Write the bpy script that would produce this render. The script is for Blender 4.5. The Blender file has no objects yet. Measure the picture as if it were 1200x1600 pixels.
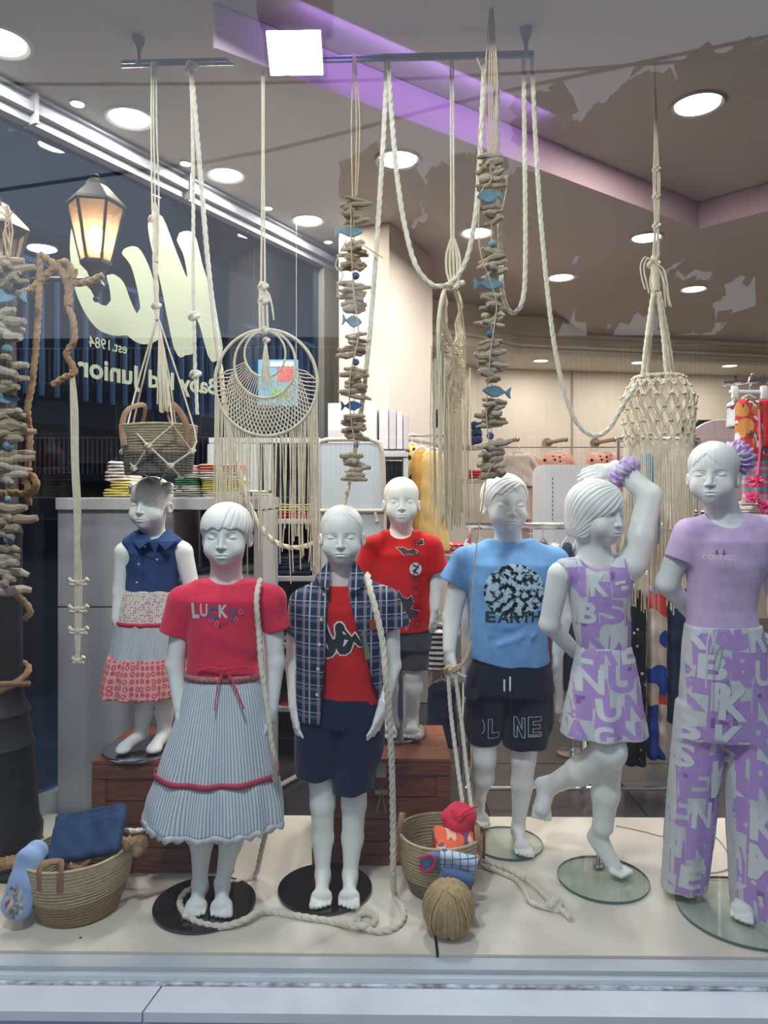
import bpy, bmesh, math, random
import numpy as np
from mathutils import Vector, Matrix
from mathutils.bvhtree import BVHTree

SC = bpy.context.scene
COL = SC.collection
F = 1155.0; Y0 = 770.0; CZ = 1.2       # focal length in px of the 1200x1600 frame, eye level, eye height over the display floor
R = random.Random(7)

# ------------------------------------------------------------------ camera, world, light, exposure
cam_d = bpy.data.cameras.new('camera'); cam = bpy.data.objects.new('camera', cam_d); COL.objects.link(cam)
cam.location = (0, 0, CZ); cam.rotation_euler = (math.radians(90), 0, 0)
cam_d.sensor_width = 36; cam_d.lens = F / 1600 * 36; cam_d.shift_y = -(800 - Y0) / 1600
cam_d.clip_start = 0.05; cam_d.clip_end = 200
SC.camera = cam
SC.view_settings.view_transform = 'Standard'; SC.view_settings.look = 'None'
SC.view_settings.gamma = 1; SC.view_settings.use_curve_mapping = False
SC.view_settings.exposure = 0.0
SC.cycles.use_denoising = True
SC.cycles.max_bounces = 8; SC.cycles.transparent_max_bounces = 16; SC.cycles.caustics_reflective = False; SC.cycles.caustics_refractive = False
SC.cycles.sample_clamp_indirect = 4.0

wd = bpy.data.worlds.new('dusk_sky'); SC.world = wd; wd.use_nodes = True
nt = wd.node_tree; nt.nodes.clear()
_o = nt.nodes.new('ShaderNodeOutputWorld'); _b = nt.nodes.new('ShaderNodeBackground')
_tc = nt.nodes.new('ShaderNodeTexCoord'); _sx = nt.nodes.new('ShaderNodeSeparateXYZ'); _cr = nt.nodes.new('ShaderNodeValToRGB')
nt.links.new(_tc.outputs['Generated'], _sx.inputs[0]); nt.links.new(_sx.outputs['Z'], _cr.inputs[0])
_cr.color_ramp.elements[0].position = 0.0; _cr.color_ramp.elements[0].color = (0.70, 0.75, 0.84, 1)
_cr.color_ramp.elements[1].position = 0.7; _cr.color_ramp.elements[1].color = (0.56, 0.63, 0.77, 1)
nt.links.new(_cr.outputs[0], _b.inputs[0]); _b.inputs[1].default_value = 1.4
nt.links.new(_b.outputs[0], _o.inputs[0])

# ------------------------------------------------------------------ projection helpers
def W(px, py, d): return Vector(((px - 600) / F * d, d, CZ + (Y0 - py) / F * d))
def G(px, py, z=0.0):                                   # the point of a horizontal plane seen at a pixel
    d = (CZ - z) * F / (py - Y0); return Vector(((px - 600) / F * d, d, z))
LN = Vector((0.875, -0.4838)); LP = Vector((-1.337, 2.574)) - 0.05 * LN; LD = Vector((0.4838, 0.875))
def GL(px, py, off=0.0):                                # the point of the side window plane seen at a pixel
    r = Vector(((px - 600) / F, 1.0)); t = ((LP + off * LN).dot(LN)) / r.dot(LN); return W(px, py, t)

# ------------------------------------------------------------------ materials
MATS = {}
def mat(name, col=(.8, .8, .8), rough=.6, metal=0., noise=0., nscale=20., bump=0., bscale=80., emit=None, estr=1., trans=0., spec=.5, sheen=0., stretch=None, col2=None):
    if name in MATS: return MATS[name]
    m = bpy.data.materials.new(name); m.use_nodes = True; MATS[name] = m
    n = m.node_tree; p = n.nodes['Principled BSDF']
    p.inputs['Base Color'].default_value = (*col, 1); p.inputs['Roughness'].default_value = rough
    p.inputs['Metallic'].default_value = metal; p.inputs['Specular IOR Level'].default_value = spec
    if trans: p.inputs['Transmission Weight'].default_value = trans
    if sheen: p.inputs['Sheen Weight'].default_value = sheen
    if emit: p.inputs['Emission Color'].default_value = (*emit, 1); p.inputs['Emission Strength'].default_value = estr
    if noise or bump or col2:
        tc = n.nodes.new('ShaderNodeTexCoord'); src = tc.outputs['Object']
        if stretch:
            mp = n.nodes.new('ShaderNodeMapping'); mp.inputs['Scale'].default_value = stretch; n.links.new(src, mp.inputs[0]); src = mp.outputs[0]
    if noise or col2:
        t = n.nodes.new('ShaderNodeTexNoise'); t.inputs['Scale'].default_value = nscale; t.inputs['Detail'].default_value = 5; n.links.new(src, t.inputs[0])
        r = n.nodes.new('ShaderNodeValToRGB'); n.links.new(t.outputs[0], r.inputs[0])
        c2 = col2 if col2 else tuple(c * (1 - noise) for c in col)
        r.color_ramp.elements[0].position = .35; r.color_ramp.elements[0].color = (*c2, 1)
        r.color_ramp.elements[1].position = .65; r.color_ramp.elements[1].color = (*col, 1)
        n.links.new(r.outputs[0], p.inputs['Base Color'])
    if bump:
        t = n.nodes.new('ShaderNodeTexNoise'); t.inputs['Scale'].default_value = bscale; n.links.new(src, t.inputs[0])
        b = n.nodes.new('ShaderNodeBump'); b.inputs['Strength'].default_value = bump; b.inputs['Distance'].default_value = .004
        n.links.new(t.outputs[0], b.inputs['Height']); n.links.new(b.outputs[0], p.inputs['Normal'])
    return m

def glassmat(name, tint, refl, rough=0.0):              # thin pane: what passes through is tinted, a few per cent mirror
    m = bpy.data.materials.new(name); m.use_nodes = True; MATS[name] = m
    n = m.node_tree; n.nodes.clear()
    o = n.nodes.new('ShaderNodeOutputMaterial'); t = n.nodes.new('ShaderNodeBsdfTransparent'); g = n.nodes.new('ShaderNodeBsdfGlossy')
    t.inputs[0].default_value = (*tint, 1); g.inputs['Roughness'].default_value = rough
    f = n.nodes.new('ShaderNodeFresnel'); ge = n.nodes.new('ShaderNodeNewGeometry')
    io = n.nodes.new('ShaderNodeMath'); io.operation = 'MULTIPLY_ADD'; io.inputs[1].default_value = 1 / 1.5 - 1.5; io.inputs[2].default_value = 1.5   # same index from both sides of the pane
    n.links.new(ge.outputs['Backfacing'], io.inputs[0]); n.links.new(io.outputs[0], f.inputs[0])
    mu = n.nodes.new('ShaderNodeMath'); mu.operation = 'MULTIPLY'; mu.use_clamp = True; mu.inputs[1].default_value = refl / 0.04
    n.links.new(f.outputs[0], mu.inputs[0])
    mx = n.nodes.new('ShaderNodeMixShader'); n.links.new(mu.outputs[0], mx.inputs[0]); n.links.new(t.outputs[0], mx.inputs[1]); n.links.new(g.outputs[0], mx.inputs[2])
    n.links.new(mx.outputs[0], o.inputs[0]); return m

class NB:                                               # tiny node builder for cloth patterns in the 'cloth' attribute space (metres)
    def __init__(s, name, rough=.8, bump=0., bscale=400.):
        s.m = bpy.data.materials.new(name); s.m.use_nodes = True; MATS[name] = s.m; s.n = s.m.node_tree
        s.p = s.n.nodes['Principled BSDF']; s.p.inputs['Roughness'].default_value = rough; s.p.inputs['Specular IOR Level'].default_value = .2
        s.at = s.n.nodes.new('ShaderNodeAttribute'); s.at.attribute_name = 'cloth'
        sp = s.n.nodes.new('ShaderNodeSeparateXYZ'); s.n.links.new(s.at.outputs['Vector'], sp.inputs[0]); s.u = sp.outputs[0]; s.v = sp.outputs[1]
        if bump:
            t = s.n.nodes.new('ShaderNodeTexNoise'); t.inputs['Scale'].default_value = bscale; s.n.links.new(s.at.outputs['Vector'], t.inputs[0])
            b = s.n.nodes.new('ShaderNodeBump'); b.inputs['Strength'].default_value = bump; b.inputs['Distance'].default_value = .002
            s.n.links.new(t.outputs[0], b.inputs['Height']); s.n.links.new(b.outputs[0], s.p.inputs['Normal'])
    def math(s, op, a, b=None, clamp=False):
        k = s.n.nodes.new('ShaderNodeMath'); k.operation = op; k.use_clamp = clamp
        for i, v in enumerate((a, b)):
            if v is None: continue
            if isinstance(v, (int, float)): k.inputs[i].default_value = v
            else: s.n.links.new(v, k.inputs[i])
        return k.outputs[0]
    def stripe(s, x, period, width, off=0.):            # 1 inside the stripe
        return s.math('LESS_THAN', s.math('FRACT', s.math('ADD', s.math('DIVIDE', x, period), off + 50)), width)
    def mix(s, f, a, b):
        k = s.n.nodes.new('ShaderNodeMix'); k.data_type = 'RGBA'
        for idx, v in ((0, f), (6, a), (7, b)):
            if isinstance(v, tuple): k.inputs[idx].default_value = (*v, 1)
            elif isinstance(v, (int, float)): k.inputs[idx].default_value = v
            else: s.n.links.new(v, k.inputs[idx])
        return k.outputs[2]
    def voro(s, scale, rnd=1.):
        t = s.n.nodes.new('ShaderNodeTexVoronoi'); t.inputs['Scale'].default_value = scale; t.inputs['Randomness'].default_value = rnd
        s.n.links.new(s.at.outputs['Vector'], t.inputs['Vector']); return t
    def noise(s, scale, det=2.):
        t = s.n.nodes.new('ShaderNodeTexNoise'); t.inputs['Scale'].default_value = scale; t.inputs['Detail'].default_value = det
        s.n.links.new(s.at.outputs['Vector'], t.inputs['Vector']); return t.outputs[0]
    def out(s, c):
        s.n.links.new(c, s.p.inputs['Base Color']); return s.m

# ------------------------------------------------------------------ object helpers
def obj(name, me, m=None, parent=None, loc=None):
    o = bpy.data.objects.new(name, me); COL.objects.link(o)
    if m is not None:
        for q in (m if isinstance(m, (list, tuple)) else [m]): me.materials.append(q)
    if parent is not None: o.parent = parent
    if loc is not None: o.location = loc
    return o
def thing(name, label, cat, loc=(0, 0, 0), rz=0., group=None):
    o = bpy.data.objects.new(name, None); COL.objects.link(o); o.empty_display_size = .05
    o.location = loc; o.rotation_euler = (0, 0, rz); return tag(o, label, cat, group)
def tag(o, label=None, cat=None, group=None, kind=None):
    if label: o['label'] = label
    if cat: o['category'] = cat
    if group: o['group'] = group
    if kind: o['kind'] = kind
    return o
def struct(o): o['kind'] = 'structure'; return o

def mesh(verts, faces, smooth=False, name='m'):
    me = bpy.data.meshes.new(name); me.from_pydata([tuple(v) for v in verts], [], faces); me.update()
    if smooth: me.polygons.foreach_set('use_smooth', [True] * len(me.polygons))
    return me
class MB:                                               # collects shapes into one mesh
    def __init__(s): s.v = []; s.f = []
    def add(s, vs, fs):
        b = len(s.v); s.v += [tuple(v) for v in vs]; s.f += [tuple(i + b for i in f) for f in fs]; return s
    def box(s, c, size, rz=0., M=None, bev=0.):
        hx, hy, hz = [q / 2 for q in size]
        if bev and min(hx, hy, hz) > bev * 1.5:
            bm = bmesh.new(); bmesh.ops.create_cube(bm, size=1)
            for v in bm.verts: v.co = Vector((v.co.x * size[0], v.co.y * size[1], v.co.z * size[2]))
            bmesh.ops.bevel(bm, geom=bm.edges[:], offset=bev, segments=2, affect='EDGES', profile=.6)
            bm.verts.index_update(); P = [v.co.copy() for v in bm.verts]; fs = [tuple(v.index for v in f.verts) for f in bm.faces]; bm.free()
        else:
            P = [Vector((x, y, z)) for x in (-hx, hx) for y in (-hy, hy) for z in (-hz, hz)]
            fs = [(0, 1, 3, 2), (4, 6, 7, 5), (0, 4, 5, 1), (2, 3, 7, 6), (0, 2, 6, 4), (1, 5, 7, 3)]
        T = M if M is not None else Matrix.Translation(Vector(c)) @ Matrix.Rotation(rz, 4, 'Z')
        return s.add([T @ p for p in P], fs)
    def prism(s, poly, z0, z1):                         # poly: xy points
        n = len(poly); vs = [(x, y, z0) for x, y in poly] + [(x, y, z1) for x, y in poly]
        fs = [tuple(range(n))[::-1], tuple(range(n, 2 * n))] + [(i, (i + 1) % n, n + (i + 1) % n, n + i) for i in range(n)]
        return s.add(vs, fs)
    def tube(s, pts, r, n=8, closed=False, twist=0., lobe=0., lobes=3, cap=True, flat=1.):
        P = [Vector(p) for p in pts]; m = len(P)
        rr = r if isinstance(r, (list, tuple)) else [r] * m
        tan = []
        for i in range(m):
            a = P[(i - 1) % m] if (closed or i > 0) else P[i]; b = P[(i + 1) % m] if (closed or i < m - 1) else P[i]
            t = b - a; tan.append(t.normalized() if t.length > 1e-9 else Vector((0, 0, 1)))
        up = Vector((0, 0, 1)) if abs(tan[0].z) < .9 else Vector((0, 1, 0))
        nrm = (up - tan[0] * up.dot(tan[0])).normalized(); vs = []; s_ = 0.
        for i in range(m):
            if i: s_ += (P[i] - P[i - 1]).length
            nrm = (nrm - tan[i] * nrm.dot(tan[i]));
            nrm = nrm.normalized() if nrm.length > 1e-6 else tan[i].orthogonal().normalized()
            bi = tan[i].cross(nrm)
            for k in range(n):
                a = 2 * math.pi * k / n
                q = rr[i] * (1 + lobe * (2 * abs(math.cos(lobes / 2 * (a - twist * s_))) - 1.2)) if lobe else rr[i]
                vs.append(P[i] + nrm * (q * math.cos(a)) * flat + bi * (q * math.sin(a)))
        fs = []
        for i in range(m if closed else m - 1):
            j = (i + 1) % m
            for k in range(n): fs.append((i * n + k, i * n + (k + 1) % n, j * n + (k + 1) % n, j * n + k))
        if cap and not closed: fs.append(tuple(range(n))[::-1]); fs.append(tuple((m - 1) * n + k for k in range(n)))
        return s.add(vs, fs)
    def lathe(s, prof, n=32, c=(0, 0, 0), sy=1., M=None, fold=None, cap=True):
        vs = []; m = len(prof)
        for (r, z) in prof:
            for k in range(n):
                a = 2 * math.pi * k / n; q = r * (fold(a, z) if fold else 1)
                p = Vector((q * math.cos(a), q * math.sin(a) * sy, z)); vs.append(M @ p if M is not None else p + Vector(c))
        fs = [(i * n + k, i * n + (k + 1) % n, (i + 1) * n + (k + 1) % n, (i + 1) * n + k) for i in range(m - 1) for k in range(n)]
        if cap and prof[0][0] > 1e-6: fs.append(tuple(range(n))[::-1])
        if cap and prof[-1][0] > 1e-6: fs.append(tuple((m - 1) * n + k for k in range(n)))
        return s.add(vs, fs)
    def ball(s, c, r, n=12, sc=(1, 1, 1), M=None):
        m = max(4, n // 2); prof = [(math.sin(math.pi * i / m), -math.cos(math.pi * i / m)) for i in range(m + 1)]
        vs = []
        for (rr, z) in prof:
            for k in range(n):
                a = 2 * math.pi * k / n; p = Vector((rr * math.cos(a) * sc[0], rr * math.sin(a) * sc[1], z * sc[2])) * r
                vs.append((M @ p if M is not None else p + Vector(c)))
        return s.add(vs, [(i * n + k, i * n + (k + 1) % n, (i + 1) * n + (k + 1) % n, (i + 1) * n + k) for i in range(m) for k in range(n)])
    def build(s, name, m, parent=None, smooth=True, loc=None, angle=.6):
        me = mesh(s.v, s.f, smooth)
        if smooth:
            bm = bmesh.new(); bm.from_mesh(me); bmesh.ops.remove_doubles(bm, verts=bm.verts, dist=1e-6)
            bmesh.ops.recalc_face_normals(bm, faces=bm.faces)
            for e in bm.edges:
                if len(e.link_faces) == 2 and e.calc_face_angle(0) > angle: e.smooth = False
            bm.to_mesh(me); bm.free()
        return obj(name, me, m, parent, loc)
def spline(pts, step=.01, closed=False):                # Catmull-Rom through the points
    P = [Vector(p) for p in pts]; n = len(P); out = []
    for i in range(n if closed else n - 1):
        g = (lambda j: P[j % n]) if closed else (lambda j: P[min(max(j, 0), n - 1)])
        p0, p1, p2, p3 = g(i - 1), g(i), g(i + 1), g(i + 2); m = max(1, int((p2 - p1).length / step))
        for k in range(m):
            t = k / m
            out.append(.5 * ((2 * p1) + (-p0 + p2) * t + (2 * p0 - 5 * p1 + 4 * p2 - p3) * t * t + (-p0 + 3 * p1 - 3 * p2 + p3) * t ** 3))
    if not closed: out.append(P[-1].copy())
    return out
def rope_mb(mb, pts, r=.006, step=.004, turns=40., n=9): return mb.tube(spline(pts, step), r, n, twist=turns, lobe=.16)
def curve_at(t, P):
    return P
# ------------------------------------------------------------------ setting
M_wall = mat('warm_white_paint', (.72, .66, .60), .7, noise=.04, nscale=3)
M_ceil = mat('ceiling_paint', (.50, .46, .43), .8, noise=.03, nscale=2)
M_cove = mat('cove_pink_glow', (.56, .42, .50), .75)  # pinkish light on the ceiling step is put into this base colour
M_cornice = mat('cornice_paint', (.74, .68, .58), .6)
M_alu = mat('brushed_aluminium', (.26, .29, .34), .6, .3, bump=.1, bscale=300, stretch=(1, 1, 30))
M_stage = mat('cream_laminate', (.74, .68, .59), .38, noise=.03, nscale=6)
M_gap = mat('dark_gap', (.02, .02, .025), .6)
M_steel = mat('chrome', (.72, .72, .74), .15, 1.)
M_tile = mat('dark_floor_tile', (.045, .04, .04), .22, noise=.3, nscale=8)
M_marble = mat('grey_marble', (.58, .61, .66), .35, noise=.10, nscale=5)
M_frame = mat('grey_window_paint', (.50, .55, .60), .45, noise=.06, nscale=9)
M_pframe = mat('flaking_paint', (.58, .61, .66), .7, col2=(.16, .17, .19), nscale=34, stretch=(1, 1, 3))
M_asph = mat('pavement', (.16, .16, .18), .9, noise=.3, nscale=6)
M_glassF = glassmat('shopfront_glass', (.965, .975, .975), .055)
M_glassL = glassmat('side_window_glass', (.42, .53, .64), .030)

HI = CZ + 1.46; LO = CZ + 1.33; FLZ = -0.03
# display platform: two cream boards with a dark joint, front edge slightly nearer on the right
def fy(x): return 1.925 - .0134 * x
def by(x): return 2.745 - .0134 * x
xs = W(684, 1490, 1.92).x
stage = MB()
for a, b in ((-2.2, xs - .004), (xs + .004, 2.6)):
    bd = MB().prism([(a, fy(a)), (b, fy(b)), (b, by(b)), (a, by(a))], -.018, 0)
    o = bd.build('platform_board', M_stage, None, smooth=False); o['kind'] = 'structure'
    o.name = 'trim_1' if a < 0 and b < .5 else 'trim_2'
struct(MB().prism([(-2.2, fy(-2.2) + .004), (2.6, fy(2.6) + .004), (2.6, by(2.6) - .01), (-2.2, by(-2.2) - .01)], -.30, -.0185).build('trim_3', M_gap, smooth=False))
# shop floor with tiles
_p = lambda s_: tuple(LP + LD * s_)
fl = struct(MB().prism([_p(.23), (5.2, by(5.2) + .002), (5.2, 7.6), (.2, 7.6), _p(2.4)], FLZ - .1, FLZ - .006).build('floor', M_gap, smooth=False))
tm = MB().box((0, 0, 0), (.592, .592, .008)); tme = mesh(tm.v, tm.f); tme.materials.append(M_tile)
for i in range(-5, 9):
    for j in range(8):
        if (Vector((i * .6 + .1, 3.05 + .6 * j)) - LP).dot(LN) < .30: continue
        t = bpy.data.objects.new('tile', tme); COL.objects.link(t); t.parent = fl; t.location = (i * .6 + .1, 3.05 + .6 * j, FLZ - .001)
# ceiling: near part, lower part behind a diagonal step
A = W(333, 75, (LO - CZ) * F / (Y0 - 75)).to_2d(); B = W(1090, 358, (LO - CZ) * F / (Y0 - 358)).to_2d()
C_ = B + Vector((.24, -.25)) * 9
stepback = A + (LD * 9)
_t0 = (1.88 - LP.y) / LD.y
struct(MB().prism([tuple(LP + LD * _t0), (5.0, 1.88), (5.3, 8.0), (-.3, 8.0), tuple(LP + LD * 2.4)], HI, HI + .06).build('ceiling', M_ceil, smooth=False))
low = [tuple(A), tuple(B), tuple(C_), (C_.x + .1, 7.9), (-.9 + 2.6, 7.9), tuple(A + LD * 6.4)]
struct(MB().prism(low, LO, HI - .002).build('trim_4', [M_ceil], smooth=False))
cv = MB()
for p, q in ((A, B), (B, C_)):
    d_ = (q - p).normalized(); nn = Vector((d_.y, -d_.x)); 
    cv.prism([tuple(p + nn * .012), tuple(q + nn * .012), tuple(q), tuple(p)], LO - .004, HI - .003)
struct(cv.build('trim_5', M_cove, smooth=False))
# soffit with stepped cornice round the back of the shop
sof = [(.22, 5.50), (.665, 5.69), (1.125, 6.1), (3.43, 6.6), (5.2, 6.95)]
def offs(pl, k): return [(x - .25 * k, y - k) for x, y in pl]
sm = MB()
for k, z0, z1 in ((0, CZ + 1.135, CZ + 1.16), (-.04, CZ + 1.16, CZ + 1.205), (.03, CZ + 1.205, CZ + 1.225), (-.05, CZ + 1.225, CZ + 1.30), (.0, CZ + 1.30, HI - .003)):
    pl = offs(sof, k); sm.prism(pl + [(5.2, 8.2), (.22, 8.2)], z0, z1)
struct(sm.build('trim_6', M_cornice, smooth=False))
# walls
def wallseg(name, p, q, z0, z1, th, m, side=1):
    p = Vector(p); q = Vector(q); d_ = (q - p).normalized(); nn = Vector((d_.y, -d_.x)) * th * side
    return struct(MB().prism([tuple(p), tuple(q), tuple(q + nn), tuple(p + nn)], z0, z1).build(name, m, smooth=False))
wallseg('wall_back', (.84, 6.72), (5.2, 7.5), FLZ, HI, -.1, M_wall)
wallseg('wall_left', (.36, 5.90), (.84, 6.72), FLZ, HI, -.1, M_wall); wallseg('wall_inner', (.06, 4.70), (.36, 5.90), FLZ, HI, -.1, M_wall)
wallseg('wall_right', (3.9, 1.9), (4.9, 7.45), FLZ, HI, .1, M_wall)
for px in (893, 1172):                                  # dark taupe joints between the wall panels
    x = (px - 600) / F * 6.9; y = 6.72 + (x - .84) * .179
    struct(MB().box((x, y - .006, CZ + .1), (.012, .012, 2.9)).build('trim_7', mat('joint_taupe', (.34, .30, .28), .8), smooth=False))
# pillar with skirting bands
pl4 = [(.028, 3.99), (.30, 4.585), (.02, 4.72), (-.25, 4.11)]
struct(MB().prism(pl4, FLZ, HI - .003).build('pillar', mat('pillar_paint', (.62, .55, .51), .6), smooth=False)).name = 'wall_pillar'
pc = Vector((sum(p[0] for p in pl4) / 4, sum(p[1] for p in pl4) / 4))
def grow(g): return [tuple(pc + (Vector(p) - pc) * g) for p in pl4]
for z in (CZ + .30, CZ + .13): struct(MB().prism(grow(1.02), z, z + .012).build('trim_8', mat('joint_taupe'), smooth=False))
# metal track along the top of the side window, frame post and bottom frame
def lprism(name, s0, s1, n0, n1, z0, z1, m):
    a = LP + LD * s0; b = LP + LD * s1
    return struct(MB().prism([tuple(a + LN * n0), tuple(b + LN * n0), tuple(b + LN * n1), tuple(a + LN * n1)], z0, z1).build(name, m, smooth=False))
for i, (n1, z0, z1) in enumerate(((.055, HI - .02, HI - .002), (.035, HI - .05, HI - .02), (.07, HI - .085, HI - .05), (.045, HI - .12, HI - .085))):
    lprism('trim_%d' % (9 + i), -1.6, 2.2, -.03, n1, z0, z1, M_alu)
lprism('trim_13', -1.6, 2.2, -.03, .03, -.02, .075, M_frame)
lprism('trim_14', 2.05, 2.16, -.03, .04, .075, HI - .12, mat('olive_frame', (.27, .27, .24), .4, .5))
for s in (-.45, .12, .9): lprism('trim_15', s, s + .012, .0, .078, HI - .125, HI - .01, M_alu)
gl = lprism('window_2', -1.6, 2.05, -.006, .0, .075, HI - .12, M_glassL)
# left end beyond the side window: wall continues to the pillar
wallseg('wall_side', tuple(LP + LD * 2.16), (-.25, 4.72), FLZ, HI, -.08, M_wall)
# front window: pane, sill, frame
g0 = 1.86
struct(MB().prism([(-2.3, 1.86 + .031), (2.7, 1.86 - .036), (2.7, 1.866 - .036), (-2.3, 1.866 + .031)], -.031, 3.4).build('window_1', M_glassF, smooth=False))
def fp(x0, x1, o0, o1, z0, z1, name, m):
    f = lambda x: 1.86 - .0134 * x
    return struct(MB().prism([(x0, f(x0) + o0), (x1, f(x1) + o0), (x1, f(x1) + o1), (x0, f(x0) + o1)], z0, z1).build(name, m, smooth=False))
fp(-2.3, 2.7, .014, .062, -.032, -.007, 'trim_16', M_frame)      # frame ledge in front of the boards
fp(-2.3, 2.7, -.004, .013, -.032, -.018, 'trim_17', M_frame)
fp(-2.3, 2.7, -.012, .016, -.038, -.0325, 'trim_18', M_pframe)     # flaking joint
xj = W(238, 1560, 1.80).x
for a, b, nm in ((-2.3, xj - .0025, 'trim_19'), (xj + .0025, 2.7, 'trim_20')):
    f = lambda x: 1.86 - .0134 * x
    ov = [(a, f(a) - .105), (b, f(b) - .105), (b, f(b) + .02), (a, f(a) + .02)]
    if a > -2: ov[0] = (a - .012, f(a) - .105); ov[3] = (a + .012, f(a) + .02)
    else: ov[1] = (b - .012, f(b) - .105); ov[2] = (b + .012, f(b) + .02)
    struct(MB().prism(ov, -.062, -.039).build(nm, M_marble, smooth=False))
fp(-2.3, 2.7, -.092, .02, -.62, -.0625, 'wall_front', mat('shopfront_plinth', (.50, .54, .70), .7, noise=.1, nscale=5))
struct(MB().box((0, -6, -.66), (60, 44, .08)).build('floor_street', M_asph, smooth=False))

# ------------------------------------------------------------------ downlights
M_lens = mat('lit_lens', (1, 1, 1), .5, emit=(1, .93, .82), estr=14)
M_lensc = mat('lit_lens_cool', (1, 1, 1), .5, emit=(.90, .97, 1), estr=14)
M_rim = mat('white_rim', (.75, .73, .70), .4)
M_rimd = mat('satin_rim', (.42, .40, .38), .3, .6)
def downlight(px, py, zc, D, label, cool=False, power=7., rimd=False, group='round ceiling downlights'):
    h = zc - CZ; d = h * F / (Y0 - py); x = (px - 600) / F * d
    t = thing('ceiling_light', label, 'ceiling light', (x, d, zc), 0, group)
    r = D / 2
    MB().lathe([(r * .86, -.002), (r * 1.0, -.008), (r * 1.1, -.006), (r * 1.12, -.0005), (r * .86, -.0005)], 40, cap=False).build('rim', M_rimd if rimd else M_rim, t)
    MB().lathe([(0, -.0045), (r * .86, -.0035), (r * .86, -.001)], 32).build('lens', M_lensc if cool else M_lens, t)
    if power:
        L = bpy.data.lights.new('downlight', 'AREA'); L.shape = 'DISK'; L.size = r * 1.7; L.energy = power * 2.3; L.color = (.92, .97, 1.0) if cool else (1, .90, .76)
        o = bpy.data.objects.new('lamp', L); COL.objects.link(o); o.parent = t; o.location = (0, 0, -.010)
    return t
DL = [(0, 65, HI, .18, 'large downlight cut by the upper left corner of the picture', 0, 6),
      (203, 184, HI, .175, 'large warm downlight left of the hanging rod, nearest of the row along the side window', 0, 6),
      (353, 273, HI, .165, 'warm downlight right of the two thin ropes in the row along the side window', 0, 6),
      (481, 344, HI, .165, 'warm downlight behind the ropes, last of the row along the side window', 0, 5),
      (622, 249, LO, .17, 'cool white downlight behind the twisted double rope', 1, 8),
      (745, 363, LO, .16, 'warm downlight half hidden by the tall driftwood garland', 0, 6),
      (877, 433, LO, .16, 'warm downlight in front of the back cornice, left of the far pair', 0, 6),
      (1010, 371, LO, .16, 'cool downlight just left of the hanger cord of the macrame basket', 1, 6),
      (1084, 451, LO, .155, 'warm downlight farthest right on the lower ceiling', 0, 6),
      (1090, 163, HI, .185, 'large warm downlight alone in the raised part of the ceiling', 0, 8)]
for px, py, zc, D, lb, cool, pw in DL: downlight(px, py, zc, D, lb, bool(cool), pw, rimd=(px in (622, 1090, 1010)))
for i, (px, py) in enumerate(((121, 160), (290, 254), (418, 324), (513, 377))):
    downlight(px, py, HI, .05, ('tiny spotlight beside the %s' % ('window track, nearest one', 'two thin ropes', 'rope of the ringed macrame hanging', 'far end of the window track')[i]), False, 0, group='tiny ceiling spotlights')
for i, (px, py) in enumerate(((845, 563), (998, 566), (1140, 571))):
    downlight(px, py, CZ + 1.135, .13, 'small spotlight under the back cornice, %s' % ('left of the macrame basket straps', 'between the macrame basket straps', 'above the swimwear hangers')[i], False, 3, group='small spotlights under the cornice')
# violet strip of light in the ceiling step
L = bpy.data.lights.new('violet_strip', 'AREA'); L.shape = 'RECTANGLE'; L.size = 1.1; L.size_y = .03; L.energy = 1.2; L.color = (.50, .25, 1)
o = bpy.data.objects.new('ceiling_strip_light', L); COL.objects.link(o)
mid = W(560, 150, (HI - CZ) * F / (Y0 - 150)).to_2d(); dd = (B - A).normalized(); nn = Vector((dd.y, -dd.x))
mid = A + dd * .75 + nn * .18
o.location = (mid.x, mid.y, HI - .03); 
zax = Vector((nn.x, nn.y, .25)).normalized(); xax = Vector((dd.x, dd.y, 0)); yax = zax.cross(xax)
o.rotation_euler = Matrix((xax, yax, zax)).transposed().to_euler()
tag(o, 'violet light strip recessed along the ceiling step', 'light strip')
# shopfront floodlight on a bracket above the pavement (its mirror image shows in the glass)
flx = thing('floodlight', 'square white floodlight mirrored in the glass at the top', 'floodlight', (-.43, .45, 3.16))
tilt = Matrix.Rotation(math.radians(-40), 4, 'X')
MB().box((0, 0, 0), (.27, .05, .20), M=tilt, bev=.008).build('housing', mat('floodlight_grey', (.4, .4, .38), .5), flx, smooth=False)
MB().box((0, 0, 0), (.235, .006, .165), M=tilt @ Matrix.Translation((0, .028, 0))).build('lit_panel', mat('flood_emitter', (1, 1, 1), .5, emit=(.93, 1, .97), estr=500), flx, smooth=False)
MB().box((0, .0, .14), (.06, .06, .16), bev=.008).box((0, .0, .20), (.32, .20, .18), bev=.02).build('bracket', mat('bracket_beige', (.55, .50, .40), .6), flx, smooth=False)
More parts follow.
